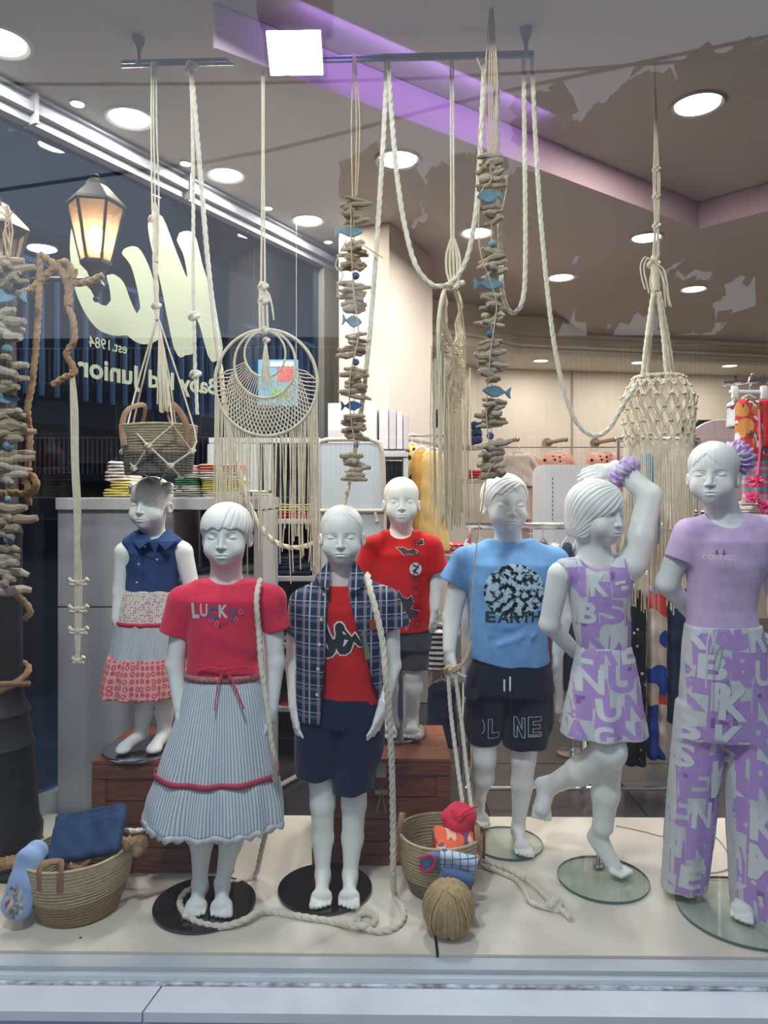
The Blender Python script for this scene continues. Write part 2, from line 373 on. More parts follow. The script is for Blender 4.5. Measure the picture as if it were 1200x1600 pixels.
# ------------------------------------------------------------------ implicit surfaces -> one continuous mesh
def smin(a, b, k):
    h = np.clip(.5 + .5 * (b - a) / k, 0, 1); return b + (a - b) * h - k * h * (1 - h)
def smax(a, b, k): return -smin(-a, -b, k)
def el(u, v, w, c, r):
    a, b, d = (u - c[0]), (v - c[1]), (w - c[2])
    k0 = np.sqrt((a / r[0]) ** 2 + (b / r[1]) ** 2 + (d / r[2]) ** 2); k1 = np.sqrt((a / r[0] ** 2) ** 2 + (b / r[1] ** 2) ** 2 + (d / r[2] ** 2) ** 2) + 1e-6
    return k0 * (k0 - 1) / k1
def cone(u, v, w, a, b, ra, rb, sy=1.):
    a = np.array(a, float); b = np.array(b, float); d = b - a; L2 = float((d * d).sum()) + 1e-12
    t = np.clip(((u - a[0]) * d[0] + (v - a[1]) * d[1] + (w - a[2]) * d[2]) / L2, 0, 1)
    return np.sqrt((u - a[0] - t * d[0]) ** 2 + ((v - a[1] - t * d[1]) * sy) ** 2 + (w - a[2] - t * d[2]) ** 2) - (ra + (rb - ra) * t)
def surface_nets(A, xs, ys, zs):
    s = A < 0; n = np.zeros(tuple(q - 1 for q in A.shape), np.int8)
    for i in (0, 1):
        for j in (0, 1):
            for k in (0, 1): n += s[i:A.shape[0] - 1 + i, j:A.shape[1] - 1 + j, k:A.shape[2] - 1 + k]
    act = (n > 0) & (n < 8); I, J, K = np.nonzero(act); N = len(I)
    acc = np.zeros((N, 3), np.float32); cnt = np.zeros(N, np.float32)
    for ax in range(3):
        for p in (0, 1):
            for q in (0, 1):
                o = [p, q]; o.insert(ax, 0); e = list(o); e[ax] = 1
                va = A[I + o[0], J + o[1], K + o[2]]; vb = A[I + e[0], J + e[1], K + e[2]]; m = (va < 0) != (vb < 0)
                t = np.where(m, va / np.where(m, va - vb, 1), 0)
                for c in range(3): acc[:, c] += np.where(m, (t if c == ax else o[c]), 0)
                cnt += m
    acc /= cnt[:, None]
    V = np.stack([xs[I] + acc[:, 0] * (xs[I + 1] - xs[I]), ys[J] + acc[:, 1] * (ys[J + 1] - ys[J]), zs[K] + acc[:, 2] * (zs[K + 1] - zs[K])], 1)
    idx = np.full(act.shape, -1, np.int64); idx[I, J, K] = np.arange(N); Q = []
    nx, ny, nz = A.shape
    a, b = s[:-1, 1:-1, 1:-1], s[1:, 1:-1, 1:-1]; i, j, k = np.nonzero(a != b); f = a[i, j, k]; j += 1; k += 1
    q = np.stack([idx[i, j - 1, k - 1], idx[i, j, k - 1], idx[i, j, k], idx[i, j - 1, k]], 1); q[~f] = q[~f][:, ::-1]; Q.append(q)
    a, b = s[1:-1, :-1, 1:-1], s[1:-1, 1:, 1:-1]; i, j, k = np.nonzero(a != b); f = a[i, j, k]; i += 1; k += 1
    q = np.stack([idx[i - 1, j, k - 1], idx[i - 1, j, k], idx[i, j, k], idx[i, j, k - 1]], 1); q[~f] = q[~f][:, ::-1]; Q.append(q)
    a, b = s[1:-1, 1:-1, :-1], s[1:-1, 1:-1, 1:]; i, j, k = np.nonzero(a != b); f = a[i, j, k]; i += 1; j += 1
    q = np.stack([idx[i - 1, j - 1, k], idx[i, j - 1, k], idx[i, j, k], idx[i - 1, j, k]], 1); q[~f] = q[~f][:, ::-1]; Q.append(q)
    return V, np.concatenate(Q)
def np_mesh(V, Q, smooth=True):
    me = bpy.data.meshes.new('m'); me.vertices.add(len(V)); me.vertices.foreach_set('co', V.astype(np.float32).ravel())
    k = Q.shape[1]; me.loops.add(Q.size); me.loops.foreach_set('vertex_index', Q.astype(np.int32).ravel())
    me.polygons.add(len(Q)); me.polygons.foreach_set('loop_start', np.arange(0, Q.size, k, dtype=np.int32))
    me.update(calc_edges=True)
    me.polygons.foreach_set('use_smooth', np.full(len(Q), smooth)); return me

def axis_samples(lo, hi, step, fine):                   # coordinates along one axis, finer inside the given intervals
    out = [lo]
    while out[-1] < hi:
        x = out[-1]; s = step
        for a, b, f in fine:
            if a - step <= x <= b: s = min(s, f)
        out.append(x + s)
    return np.array(out, np.float32)
class Fld:
    def __init__(s, step=.0035, fine=((), (), ())): s.ops = []; s.step = step; s.fine = fine
    def prim(s, lo, hi, fn, k=.01, op='u'): s.ops.append((np.array(lo, float), np.array(hi, float), fn, k, op)); return s
    def cone(s, a, b, ra, rb=None, k=.012, op='u', sy=1.):
        rb = ra if rb is None else rb; a = np.array(a, float); b = np.array(b, float); m = max(ra, rb)
        return s.prim(np.minimum(a, b) - m, np.maximum(a, b) + m, lambda X, Y, Z: cone(X, Y, Z, a, b, ra, rb, sy), k, op)
    def chain(s, pts, rs, k=.012, op='u', sy=1.):
        for i in range(len(pts) - 1): s.cone(pts[i], pts[i + 1], rs[i], rs[i + 1], k, op, sy)
        return s
    def sleeve(s, a, b, ra, rb, k=.02, n=None):        # a cone that ends in a clean hem through b
        a = np.array(a, float); b = np.array(b, float); d = (b - a) / np.linalg.norm(b - a); e = b + d * .05; nn = d if n is None else np.array(n, float) / np.linalg.norm(n)
        rs = ra + (rb - ra) * (np.linalg.norm(b - a) + .05) / np.linalg.norm(b - a); m = max(ra, rb)
        return s.prim(np.minimum(a, b) - m, np.maximum(a, b) + m, lambda X, Y, Z: smax(cone(X, Y, Z, a, e, ra, rs), (X - b[0]) * nn[0] + (Y - b[1]) * nn[1] + (Z - b[2]) * nn[2], .003), k)
    def ell(s, c, r, k=.01, op='u', M=None):
        c = np.array(c, float); m = max(r)
        if M is None: return s.prim(c - np.array(r), c + np.array(r), lambda X, Y, Z: el(X, Y, Z, c, r), k, op)
        def fn(X, Y, Z):
            x, y, z = X - c[0], Y - c[1], Z - c[2]
            return el(M[0][0] * x + M[1][0] * y + M[2][0] * z, M[0][1] * x + M[1][1] * y + M[2][1] * z, M[0][2] * x + M[1][2] * y + M[2][2] * z, (0, 0, 0), r)
        return s.prim(c - m, c + m, fn, k, op)
    def loft(s, secs, k=.012, fold=None, op='u', pw=2.3, rnd=.006):   # secs: (z, cx, cy, rx, ry)
        S = np.array(sorted(secs), float); zz = np.linspace(S[0, 0], S[-1, 0], 160)
        T = np.stack([np.interp(zz, S[:, 0], S[:, c]) for c in range(1, 5)], 1)
        if len(S) > 2:
            kn = np.array([1, 2, 3, 4, 3, 2, 1.]); kn /= kn.sum()
            for c in range(4): T[:, c] = np.convolve(np.pad(T[:, c], 3, mode='edge'), kn, 'valid')
        def fn(X, Y, Z):
            z = Z.ravel(); g = [np.interp(z, zz, T[:, c]).reshape(1, 1, -1).astype(np.float32) for c in range(4)]
            x = X - g[0]; y = Y - g[1]; rx, ry = g[2], g[3]
            if fold is not None:
                f = fold(np.arctan2(x, -y), Z); rx = rx * f; ry = ry * f
            q = (np.abs(x / rx) ** pw + np.abs(y / ry) ** pw) ** (1 / pw)
            d = (q - 1) * np.minimum(rx, ry)
            return smax(smax(d, Z - S[-1, 0], rnd), S[0, 0] - Z, rnd)
        ex = .035 + (.05 if fold is not None else 0)
        lo = (min(S[:, 1] - S[:, 3]) - ex, min(S[:, 2] - S[:, 4]) - ex, S[0, 0]); hi = (max(S[:, 1] + S[:, 3]) + ex, max(S[:, 2] + S[:, 4]) + ex, S[-1, 0])
        return s.prim(lo, hi, fn, k, op)
    def crease(s, a, b, r, amp):                        # amp > 0 carves a valley, < 0 raises a fold
        a = np.array(a, float); b = np.array(b, float)
        def fn(X, Y, Z):
            d = cone(X, Y, Z, a, b, 0, 0); return amp * np.exp(-(d / r) ** 2)
        return s.prim(np.minimum(a, b) - 2.2 * r, np.maximum(a, b) + 2.2 * r, fn, 0, 'add')
    def wrinkle(s, amp, freq, seed=0., warp=1.):
        def fn(X, Y, Z):
            a = X * freq[0] + Z * freq[1] + Y * freq[2]; return amp * np.sin(a + warp * np.sin(Z * 31 + seed + X * 17) + seed) * (.6 + .4 * np.sin(X * 23 + Z * 13 + seed * 2))
        return s.prim((-9,) * 3, (9,) * 3, fn, 0, 'add')
    def cut(s, fn, k=.002, lo=(-9,) * 3, hi=(9,) * 3): return s.prim(lo, hi, fn, k, 'i')
    def build(s):
        U = [o for o in s.ops if o[4] == 'u']; lo = np.min([o[0] for o in U], 0) - .012; hi = np.max([o[1] for o in U], 0) + .012
        ax = [axis_samples(lo[c], hi[c], s.step, s.fine[c]) for c in range(3)]
        A = np.full(tuple(len(a) for a in ax), 1., np.float32)
        for l, h, fn, k, op in s.ops:
            m = max(k * 1.2, .012) if op != 'add' else 0
            sl = []
            for c in range(3):
                a = max(0, int(np.searchsorted(ax[c], l[c] - m)) - 1); b = min(len(ax[c]), int(np.searchsorted(ax[c], h[c] + m)) + 1); sl.append(slice(a, b))
            if any(q.stop <= q.start for q in sl): continue
            X = ax[0][sl[0]].reshape(-1, 1, 1); Y = ax[1][sl[1]].reshape(1, -1, 1); Z = ax[2][sl[2]].reshape(1, 1, -1)
            d = fn(X, Y, Z); v = A[tuple(sl)]
            if op == 'u': A[tuple(sl)] = smin(v, d, k) if k > 0 else np.minimum(v, d)
            elif op == 's': A[tuple(sl)] = smax(v, -d, k)
            elif op == 'i': A[tuple(sl)] = smax(v, d, k)
            else: A[tuple(sl)] = v + d
        for c, ix in ((0, (0, -1)), (1, (0, -1)), (2, (0, -1))):
            for i in ix:
                q = [slice(None)] * 3; q[c] = i; A[tuple(q)] = 1.
        return surface_nets(A, *ax)
def cloth_attr(me, V, cen=(0, 0), Rr=.1, planar=False):
    u = V[:, 0] if planar else np.arctan2(V[:, 0] - cen[0], -(V[:, 1] - cen[1])) * Rr
    a = me.attributes.new('cloth', 'FLOAT_VECTOR', 'POINT'); a.data.foreach_set('vector', np.stack([u, V[:, 2], 0 * u], 1).astype(np.float32).ravel())

# ------------------------------------------------------------------ heads
def head_prim(f, C, H, yaw=0., pitch=0., roll=0., hair='none', strand=26, lean=0.):
    Rm = (Matrix.Rotation(math.radians(yaw), 3, 'Z') @ Matrix.Rotation(math.radians(pitch), 3, 'X') @ Matrix.Rotation(math.radians(roll), 3, 'Y'))
    M = np.array(Rm)
    def fn(X, Y, Z):
        x, y, z = (X - C[0]) / H, (Y - C[1]) / H, (Z - C[2]) / H
        u = M[0, 0] * x + M[1, 0] * y + M[2, 0] * z; v = M[0, 1] * x + M[1, 1] * y + M[2, 1] * z; w = M[0, 2] * x + M[1, 2] * y + M[2, 2] * z
        au = np.abs(u)
        d = el(u, v, w, (0, .05, .13), (.368, .45, .37))
        d = smin(d, el(u, v, w, (0, -.10, -.10), (.325, .298, .36)), .10)
        d = smin(d, el(u, v, w, (0, -.14, -.275), (.275, .245, .21)), .10)
        d = smin(d, el(u, v, w, (0, -.285, -.415), (.12, .09, .085)), .08)
        d = smin(d, el(au, v, w, (.185, -.245, -.215), (.125, .115, .135)), .09)
        d = smax(d, -el(au, v, w, (.155, -.455, -.018), (.105, .085, .065)), .06)   # soft hollow under the brow
        d = smax(d, -el(au, v, w - .10 * (au - .155), (.155, -.385, -.028), (.084, .055, .040)), .008)   # lid opening
        d = smin(d, el(au, v, w - .10 * (au - .155), (.155, -.322, -.029), (.072, .048, .034)), .006)     # eyeball
        d = smax(d, -(np.abs(el(au, v, w - .10 * (au - .155), (.155, -.36, -.022), (.100, .20, .062))) + .0 * w - .0030) - np.where(w > .0, 0, .5), .006)  # lid crease
        d = smin(d, cone(u, v, w, (0, -.375, .03), (0, -.452, -.165), .026, .043), .045)
        d = smin(d, el(au, v, w, (.048, -.410, -.182), (.034, .036, .028)), .022)
        d = smax(d, -el(au, v, w, (.026, -.43, -.218), (.018, .03, .014)), .012)
        d = smin(d, el(u, v, w, (0, -.340, -.305), (.14, .072, .095)), .06)
        d = smin(d, el(u, v, w, (0, -.398, -.290), (.100, .036, .017)), .014)
        d = smin(d, el(u, v, w, (0, -.394, -.338), (.080, .038, .024)), .016)
        d = smax(d, -el(u, v, w, (0, -.440, -.3115 + 1.4 * 0), (.110, .040, .0085)), .007)
        d = smax(d, -el(u, v, w, (0, -.425, -.250), (.014, .02, .026)), .02)       # philtrum
        d = smax(d, -el(u, v, w, (0, -.435, -.385), (.06, .03, .013)), .03)
        ear = el(au - .22 * (v - .04), v, w - .25 * (v), (.372, .05, -.125), (.048, .085, .115))
        ear = smax(ear, -el(au - .22 * (v - .04), v, w - .25 * v, (.418, .035, -.115), (.034, .055, .078)), .018)
        if hair not in ('pageboy',): d = smin(d, ear, .022)
        sm = lambda t: t * t * (3 - 2 * t)
        st = lambda a, b, q: sm(np.clip((q - a) / (b - a), 0, 1))
        def strands(h, ax=(0, .25, 1.), n=strand, amp=.010, wob=.5, wmin=-9):
            a = np.array(ax, float); a /= np.linalg.norm(a); e1 = np.cross(a, (0, 1., 0)); e1 /= np.linalg.norm(e1); e2 = np.cross(a, e1)
            p = u * e1[0] + v * e1[1] + w * e1[2]; q = u * e2[0] + v * e2[1] + w * e2[2]; ph = np.arctan2(p, q); rad = np.sqrt(p * p + q * q)
            g = np.sin(ph * n + wob * np.sin(w * 9 + ph * 3)); g2 = np.sin(ph * n * .43 + 1.3)
            return h + amp * (np.maximum(g, 0) ** 3 + .5 * np.maximum(g2, 0) ** 4) * st(.10, .30, rad)
        if hair == 'bowl':
            h = el(u, v, w, (0, .05, .12), (.425, .485, .40)); h = strands(h, (.35, .15, 1), 24, .012)
            ln = .115 + .02 * np.sin(u * 34) * (v < -.1) - .34 * st(-.22, -.06, v) - .05 * st(.15, .35, au)
            h = smax(h, ln - w, .022); d = smin(d, h, .008)
        elif hair == 'buzz':
            h = el(u, v, w, (0, .055, .135), (.382, .462, .376)); h = strands(h, (0, 0, 1), 60, .006)
            ln = .37 + .015 * np.sin(u * 60) - .10 * st(.14, .28, au) - .34 * st(-.27, -.02, v); h = smax(h, ln - w, .012)
            d = smin(d, h, .006)
        elif hair == 'baby':
            h = el(u, v, w, (0, .055, .135), (.376, .457, .372)); h = strands(h, (.3, 0, 1), 40, .005)
            ln = .33 + .12 * u - .38 * st(-.27, .0, v); h = smax(h, ln - w, .015); d = smin(d, h, .01)
        elif hair == 'side':
            h = el(u, v, w, (0, .06, .115), (.415, .485, .405)); h = strands(h, (.75, -.35, 1), 30, .014)
            ln = .26 + .30 * (u - .12) * (u < .12) + .5 * np.maximum(u - .12, 0) - .5 * st(-.26, -.10, v) - .10 * st(.25, .36, au) + .02 * np.sin(u * 45)
            h = smax(h, np.maximum(ln, -.22) - w, .018); d = smin(d, h, .008)
        elif hair == 'pageboy':
            h = el(u, v, w, (0, .06, .09), (.445, .50, .43)); h2 = el(u, v, w, (0, .12, -.12), (.43, .43, .60)); h = smin(h, h2, .08)
            h = strands(h, (.8, -.65, 1.1), 34, .017, .7)
            ln = .20 - .55 * (np.minimum(u, .2) - .2) * -1. * (v < -.05) + .10 * np.maximum(u - .2, 0)
            ln = ln * (1 - st(-.20, -.08, v)) - .43 * st(-.20, -.08, v)
            h = smax(h, ln - w, .02); d = smin(d, h, .008)
        elif hair == 'updo':
            h = el(u, v, w, (0, .055, .13), (.392, .472, .388)); h = strands(h, (-.05, -.5, 1), 26, .012)
            ln = .31 - .95 * np.abs(u + .06) - .26 * st(-.16, .06, v) - .2 * st(.06, .2, v); h = smax(h, np.maximum(ln, -.28) - w, .014)
            d = smin(d, h, .008)
        elif hair == 'buns':
            h = el(u, v, w, (0, .055, .135), (.378, .458, .374)); h = strands(h, (0, -.2, 1), 44, .006)
            ln = .34 - .38 * st(-.26, .0, v) - .08 * st(.15, .3, au); h = smax(h, ln - w, .012); d = smin(d, h, .008)
            bb = el(au, v, w, (.37, .0, .30), (.105, .10, .10)) + .03 * np.sin(u * 60) * np.sin(v * 50 + 1) * np.sin(w * 55)
            d = smin(d, bb, .02); d = smin(d, el(au, v, w, (.43, .0, .21), (.045, .05, .06)) + .012 * np.sin(w * 90), .02)
            d = smin(d, el(au, v, w, (.40, -.03, .36), (.045, .045, .045)), .02)
        return d * H * .8
    e = H * .68
    C = np.array(C, float); f.prim(C - e, C + e, fn, .012)

def hand(f, w, dr, nrm, L, curl=.35, thumb=1, spread=.16):     # w wrist, dr finger direction, nrm back-of-hand normal, thumb = side
    dr = Vector(dr).normalized(); nrm = Vector(nrm); nrm = (nrm - dr * nrm.dot(dr)).normalized(); sd = dr.cross(nrm) * thumb; w = Vector(w)
    pm = w + dr * L * .27; hw = L * .20
    f.cone(w, pm, L * .115, L * .12, .008)
    for i, (o, ln, r) in enumerate(((.75, .45, .058), (.26, .50, .060), (-.24, .47, .058), (-.70, .38, .050))):
        a = w + dr * L * .18 + sd * hw * o * .55; b = w + dr * L * .50 + sd * hw * o
        f.cone(a, b, L * .085, L * .068, .007)
        q = b; ang = curl * (.5 + .12 * i)
        for sgm, fr in enumerate((.42, .32, .26)):
            d2 = (dr * math.cos(ang) - nrm * math.sin(ang) + sd * spread * o * .6).normalized(); e = q + d2 * L * ln * fr
            f.cone(q, e, L * r * (1 - .10 * sgm), L * r * (.92 - .12 * sgm), .003); q = e; ang += curl * .9
    a = w + dr * L * .12 + sd * hw * .6; b = a + (dr * .75 + sd * .75 - nrm * .25).normalized() * L * .24; c = b + (dr * .95 + sd * .28 - nrm * .3).normalized() * L * .20
    f.cone(a, b, L * .085, L * .066, .008).cone(b, c, L * .066, L * .05, .003)
def foot(f, ank, toe, L=.15, k=.012, up=(0, 0, 1)):     # toe: point under the toe tips
    ank = Vector(ank); toe = Vector(toe); up = Vector(up).normalized(); d = (toe - ank); d = (d - up * d.dot(up)).normalized(); sd = d.cross(up)
    sole = toe - up * 0
    heel = ank - up * ((ank - toe).dot(up) - .020) - d * .022
    ball = toe - d * L * .25 + up * .017
    f.cone(heel, ank, .022, .021, k).cone(heel, ball, .020, .019, k).cone(ank - up * .004, ball + up * .006, .021, .013, k)
    f.cone(ball - sd * .014, ball + sd * .014, .017, .016, .01)
    for i in range(5):
        o = -.023 + .0115 * i
        t = 1 if sd.x > 0 else 1
        rr = (.0092, .0068, .0066, .0062, .0056)[i if f.tside > 0 else 4 - i]; ln = (.036, .037, .033, .028, .021)[i if f.tside > 0 else 4 - i] * L / .15
        b = ball + sd * o - up * .006; e = b + d * ln - up * .003 * 0 + sd * o * .05; e = e - up * max(0, (e - toe).dot(up) - rr)
        f.cone(b, e, .009, rr, .003)

# ------------------------------------------------------------------ prints laid on cloth
GLY = {}
def glyph(ch, bold=.0, mat_=None):
    k = (ch, bold)
    if k not in GLY:
        c = bpy.data.curves.new('t', 'FONT'); c.body = ch; c.size = 1; c.offset = bold; c.resolution_u = 3
        o = bpy.data.objects.new('t', c); me = bpy.data.meshes.new_from_object(o)
        v = [(p.co.x, p.co.y) for p in me.vertices]; fs = [tuple(p.vertices) for p in me.polygons]
        bpy.data.objects.remove(o); bpy.data.curves.remove(c); bpy.data.meshes.remove(me); GLY[k] = (v, fs)
    return GLY[k]
def norm_glyph(ch, bold=.0):
    v, fs = glyph(ch, bold); x0 = min(p[0] for p in v); x1 = max(p[0] for p in v); y0 = min(p[1] for p in v); y1 = max(p[1] for p in v)
    return [((p[0] - x0) / max(1e-6, x1 - x0), (p[1] - y0) / max(1e-6, y1 - y0)) for p in v], fs
class Decal:
    def __init__(s, bvh, mapf=None): s.b = bvh; s.V = []; s.F = []; s.map = mapf or (lambda u, v: (Vector((u, -3, v)), Vector((0, 1, 0))))
    def add(s, pts, faces, off=.0012, grid=.007, maxd=3.6):
        bm = bmesh.new(); vs = [bm.verts.new((p[0], 0, p[1])) for p in pts]
        for f in faces:
            try: bm.faces.new([vs[i] for i in f])
            except ValueError: pass
        xs = [p[0] for p in pts]; zs = [p[1] for p in pts]
        for ax, arr in (((1, 0, 0), xs), ((0, 0, 1), zs)):
            t = math.ceil(min(arr) / grid) * grid
            while t < max(arr):
                bmesh.ops.bisect_plane(bm, geom=bm.verts[:] + bm.edges[:] + bm.faces[:], plane_co=tuple(a * t for a in ax), plane_no=ax); t += grid
        dead = []
        for v in bm.verts:
            o, d = s.map(v.co.x, v.co.z); h = s.b.ray_cast(o, d, maxd)
            if h[0] is None: dead.append(v)
            else:
                n = h[1] if h[1].dot(d) < 0 else -h[1]; v.co = h[0] + (n * .7 - d * .3).normalized() * off
        bmesh.ops.delete(bm, geom=dead, context='VERTS'); bm.verts.index_update(); b0 = len(s.V)
        s.V += [v.co.copy() for v in bm.verts]; s.F += [tuple(v.index + b0 for v in f.verts) for f in bm.faces]; bm.free(); return s
    def poly(s, pts, off=.0012, grid=.007):
        bm = bmesh.new(); bm.faces.new([bm.verts.new((p[0], p[1], 0)) for p in pts]); bmesh.ops.triangulate(bm, faces=bm.faces[:])
        bm.verts.index_update(); fs = [tuple(v.index for v in f.verts) for f in bm.faces]; bm.free(); return s.add(pts, fs, off, grid)
    def box(s, ch, u0, v0, w, h, bold=.0, off=.0012, rot=0., grid=.007, slant=0.):    # one glyph stretched into a box
        p, fs = norm_glyph(ch, bold); c, q = math.cos(rot), math.sin(rot); out = []
        for x, y in p:
            x = (x - .5) * w + slant * (y - .5) * h; y = (y - .5) * h; out.append((u0 + w / 2 + x * c - y * q, v0 + h / 2 + x * q + y * c))
        return s.add(out, fs, off, grid)
    def text(s, txt, u0, v0, size, bold=.0, off=.0012, rot=0., sx=1., grid=.007, outline=0.):
        v, fs = glyph(txt, bold); c, q = math.cos(rot), math.sin(rot)
        return s.add([(u0 + x * size * sx * c - y * size * q, v0 + x * size * sx * q + y * size * c) for x, y in v], fs, off, grid)
    def line(s, pts, wd, off=.0014, grid=.01, closed=False):
        P = list(pts) + ([pts[0]] if closed else [])
        for a, b in zip(P, P[1:]):
            dx, dy = b[0] - a[0], b[1] - a[1]; L_ = math.hypot(dx, dy) + 1e-9; nx, ny = -dy / L_ * wd / 2, dx / L_ * wd / 2; ex, ey = dx / L_ * wd / 3, dy / L_ * wd / 3
            s.add([(a[0] - ex + nx, a[1] - ey + ny), (a[0] - ex - nx, a[1] - ey - ny), (b[0] + ex - nx, b[1] + ey - ny), (b[0] + ex + nx, b[1] + ey + ny)], [(0, 1, 2, 3)], off, grid)
        return s
    def build(s, name, m, parent, smooth=True, kind=None):
        if not s.V: return None
        o = obj(name, mesh(s.V, s.F, smooth), m, parent)
        if kind: o['kind'] = kind
        return o
# ------------------------------------------------------------------ mannequins
M_man = mat('matt_white_fibreglass', (.80, .81, .79), .42, spec=.4)
def cloth(name, col, noise=.12, rough=.85, ns=30, bump=.25): return mat(name, col, rough, noise=noise, nscale=ns, bump=bump, bscale=900, spec=.2, sheen=.15)
M_red1 = cloth('raspberry_jersey', (.72, .035, .085)); M_red2 = cloth('red_jersey', (.60, .015, .018)); M_blue = cloth('sky_blue_jersey', (.20, .42, .78))
M_lil = cloth('lilac_jersey', (.66, .48, .74)); M_navy = cloth('navy_twill', (.006, .015, .055)); M_grey = cloth('charcoal_twill', (.065, .065, .085))
M_dnav = cloth('dark_navy_twill', (.012, .017, .035)); M_lett = cloth('pale_cotton', (.66, .68, .70)); M_lilp = mat('lilac_ink', (.46, .29, .64), .85); M_white = mat('white_ink', (.75, .76, .76), .8)
M_blackp = mat('black_ink', (.02, .025, .03), .8); M_whitel = mat('pale_letter_ink', (.67, .69, .71), .85)
n_ = NB('denim_cloth', bump=.4); M_denim = n_.out(n_.mix(n_.math('MULTIPLY', n_.noise(25, 4), .9), (.012, .030, .115), (.05, .10, .25)))
n_ = NB('seersucker_stripe', bump=.8, bscale=260); M_seer = n_.out(n_.mix(n_.stripe(n_.u, .0095, .45), (.72, .75, .77), (.33, .43, .54)))
n_ = NB('fine_grey_stripe'); M_fines = n_.out(n_.mix(n_.stripe(n_.u, .0055, .45), (.62, .66, .68), (.27, .35, .42)))
n_ = NB('ditsy_floral'); v_ = n_.voro(115, .55); M_flor = n_.out(n_.mix(n_.math('LESS_THAN', v_.outputs['Distance'], .36), (.66, .64, .60), (.50, .16, .19)))
n_ = NB('pink_paisley'); v_ = n_.voro(48, .25); a_ = n_.math('LESS_THAN', v_.outputs['Distance'], .42); b_ = n_.math('LESS_THAN', v_.outputs['Distance'], .20)
M_pais = n_.out(n_.mix(b_, n_.mix(a_, (.72, .36, .34), (.55, .10, .13)), (.75, .30, .32)))
n_ = NB('navy_plaid')
c_ = n_.mix(n_.stripe(n_.u, .045, .09), (.012, .028, .070), (.42, .42, .46)); c_ = n_.mix(n_.stripe(n_.v, .040, .06), c_, (.34, .38, .46))
c_ = n_.mix(n_.math('MULTIPLY', n_.stripe(n_.u, .045, .20, .45), .40), c_, (.50, .38, .44)); c_ = n_.mix(n_.math('MULTIPLY', n_.stripe(n_.v, .040, .24, .40), .30), c_, (.32, .30, .40)); M_plaid = n_.out(c_)
n_ = NB('planet_print'); q_ = n_.noise(52, 8); M_earth = n_.out(n_.mix(n_.math('GREATER_THAN', q_, .50), (.46, .62, .74), n_.mix(n_.math('GREATER_THAN', q_, .545), (.12, .17, .22), (.012, .016, .02))))
M_discb = mat('black_glass', (.012, .012, .014), .04, spec=.8); M_discs = mat('polished_steel_plate', (.55, .56, .58), .12, 1.)
M_discg = glassmat('clear_green_glass', (.92, .965, .945), .05); M_dedge = mat('green_glass_edge', (.06, .14, .12), .2)
M_peg = mat('peg_steel', (.5, .52, .54), .25, 1.)

class Fig:
    def __init__(s, px, d, z=0., label='', H=None, group=None):
        s.d = d; s.x = (px - 600) / F * d; s.z = z; s.o = Vector((s.x, d, z)); s.mp = d / F
        s.t = thing('child_mannequin', label, 'mannequin', s.o)
    def P(s, px, py, dd=0.): return W(px, py, s.d + dd) - s.o
    def z_(s, py): return CZ + (Y0 - py) * s.mp - s.z
    def x_(s, px): return (px - 600) * s.mp - s.x
    def sec(s, rows):                                   # rows: (py, px left, px right, depth ratio, dd)
        return [(s.z_(r[0]), (s.x_(r[1]) + s.x_(r[2])) / 2, r[4] if len(r) > 4 else 0., (r[2] - r[1]) / 2 * s.mp, (r[2] - r[1]) / 2 * s.mp * r[3]) for r in rows]
    def body(s, head_c, Hpx, **kw):
        C = s.P(*head_c); H = Hpx * s.mp; e = .62 * H
        f = Fld(.0042, (((C.x - e * .8, C.x + e * .8, .0026),), ((C.y - e, C.y + e, .0029),), ((C.z - e, C.z + e, .0021), (-.02, .07, .0030))))
        f.tside = 1; s.C = C; s.H = H; head_prim(f, C, H, **kw); s.f = f; return f
    def fbuild(s, name='body', m=None):
        V, Q = s.f.build(); s.V = V; return obj(name, np_mesh(V, Q), m or M_man, s.t)
    def garment(s, name, f, m, cen=(0, 0), Rr=.1, planar=False, parent=None, label=None):
        V, Q = f.build(); me = np_mesh(V, Q); cloth_attr(me, V, cen, Rr, planar); o = obj(name, me, m, parent or s.t)
        if label: o['label'] = label
        return o, BVHTree.FromPolygons([tuple(v) for v in V.tolist()], Q.tolist())
    def disc(s, px, py, r, m, label, z0=None, peg=None):
        z0 = s.z if z0 is None else z0; c = G(px, py, z0) - s.o; c.z += .0015
        t = .010; MB().lathe([(0, .0), (r - .001, .0), (r, .002), (r, t - .002), (r - .001, t), (0, t)], 72, c).build('base_plate', m, s.t)
        if m is M_discg: MB().lathe([(r + .0004, .001), (r + .0012, .003), (r + .0012, t - .003), (r + .0004, t - .001)], 72, c, cap=False).build('base_rim', M_dedge, s.t)
        if peg: p = peg; MB().lathe([(0, 0), (.019, 0), (.019, .004), (.006, .006), (.006, .06)], 20, (p.x, p.y, t)).build('peg', M_peg, s.t)
T_ = .012                                                # a base plate is this high with its film

def wires(f, fig):
    return f

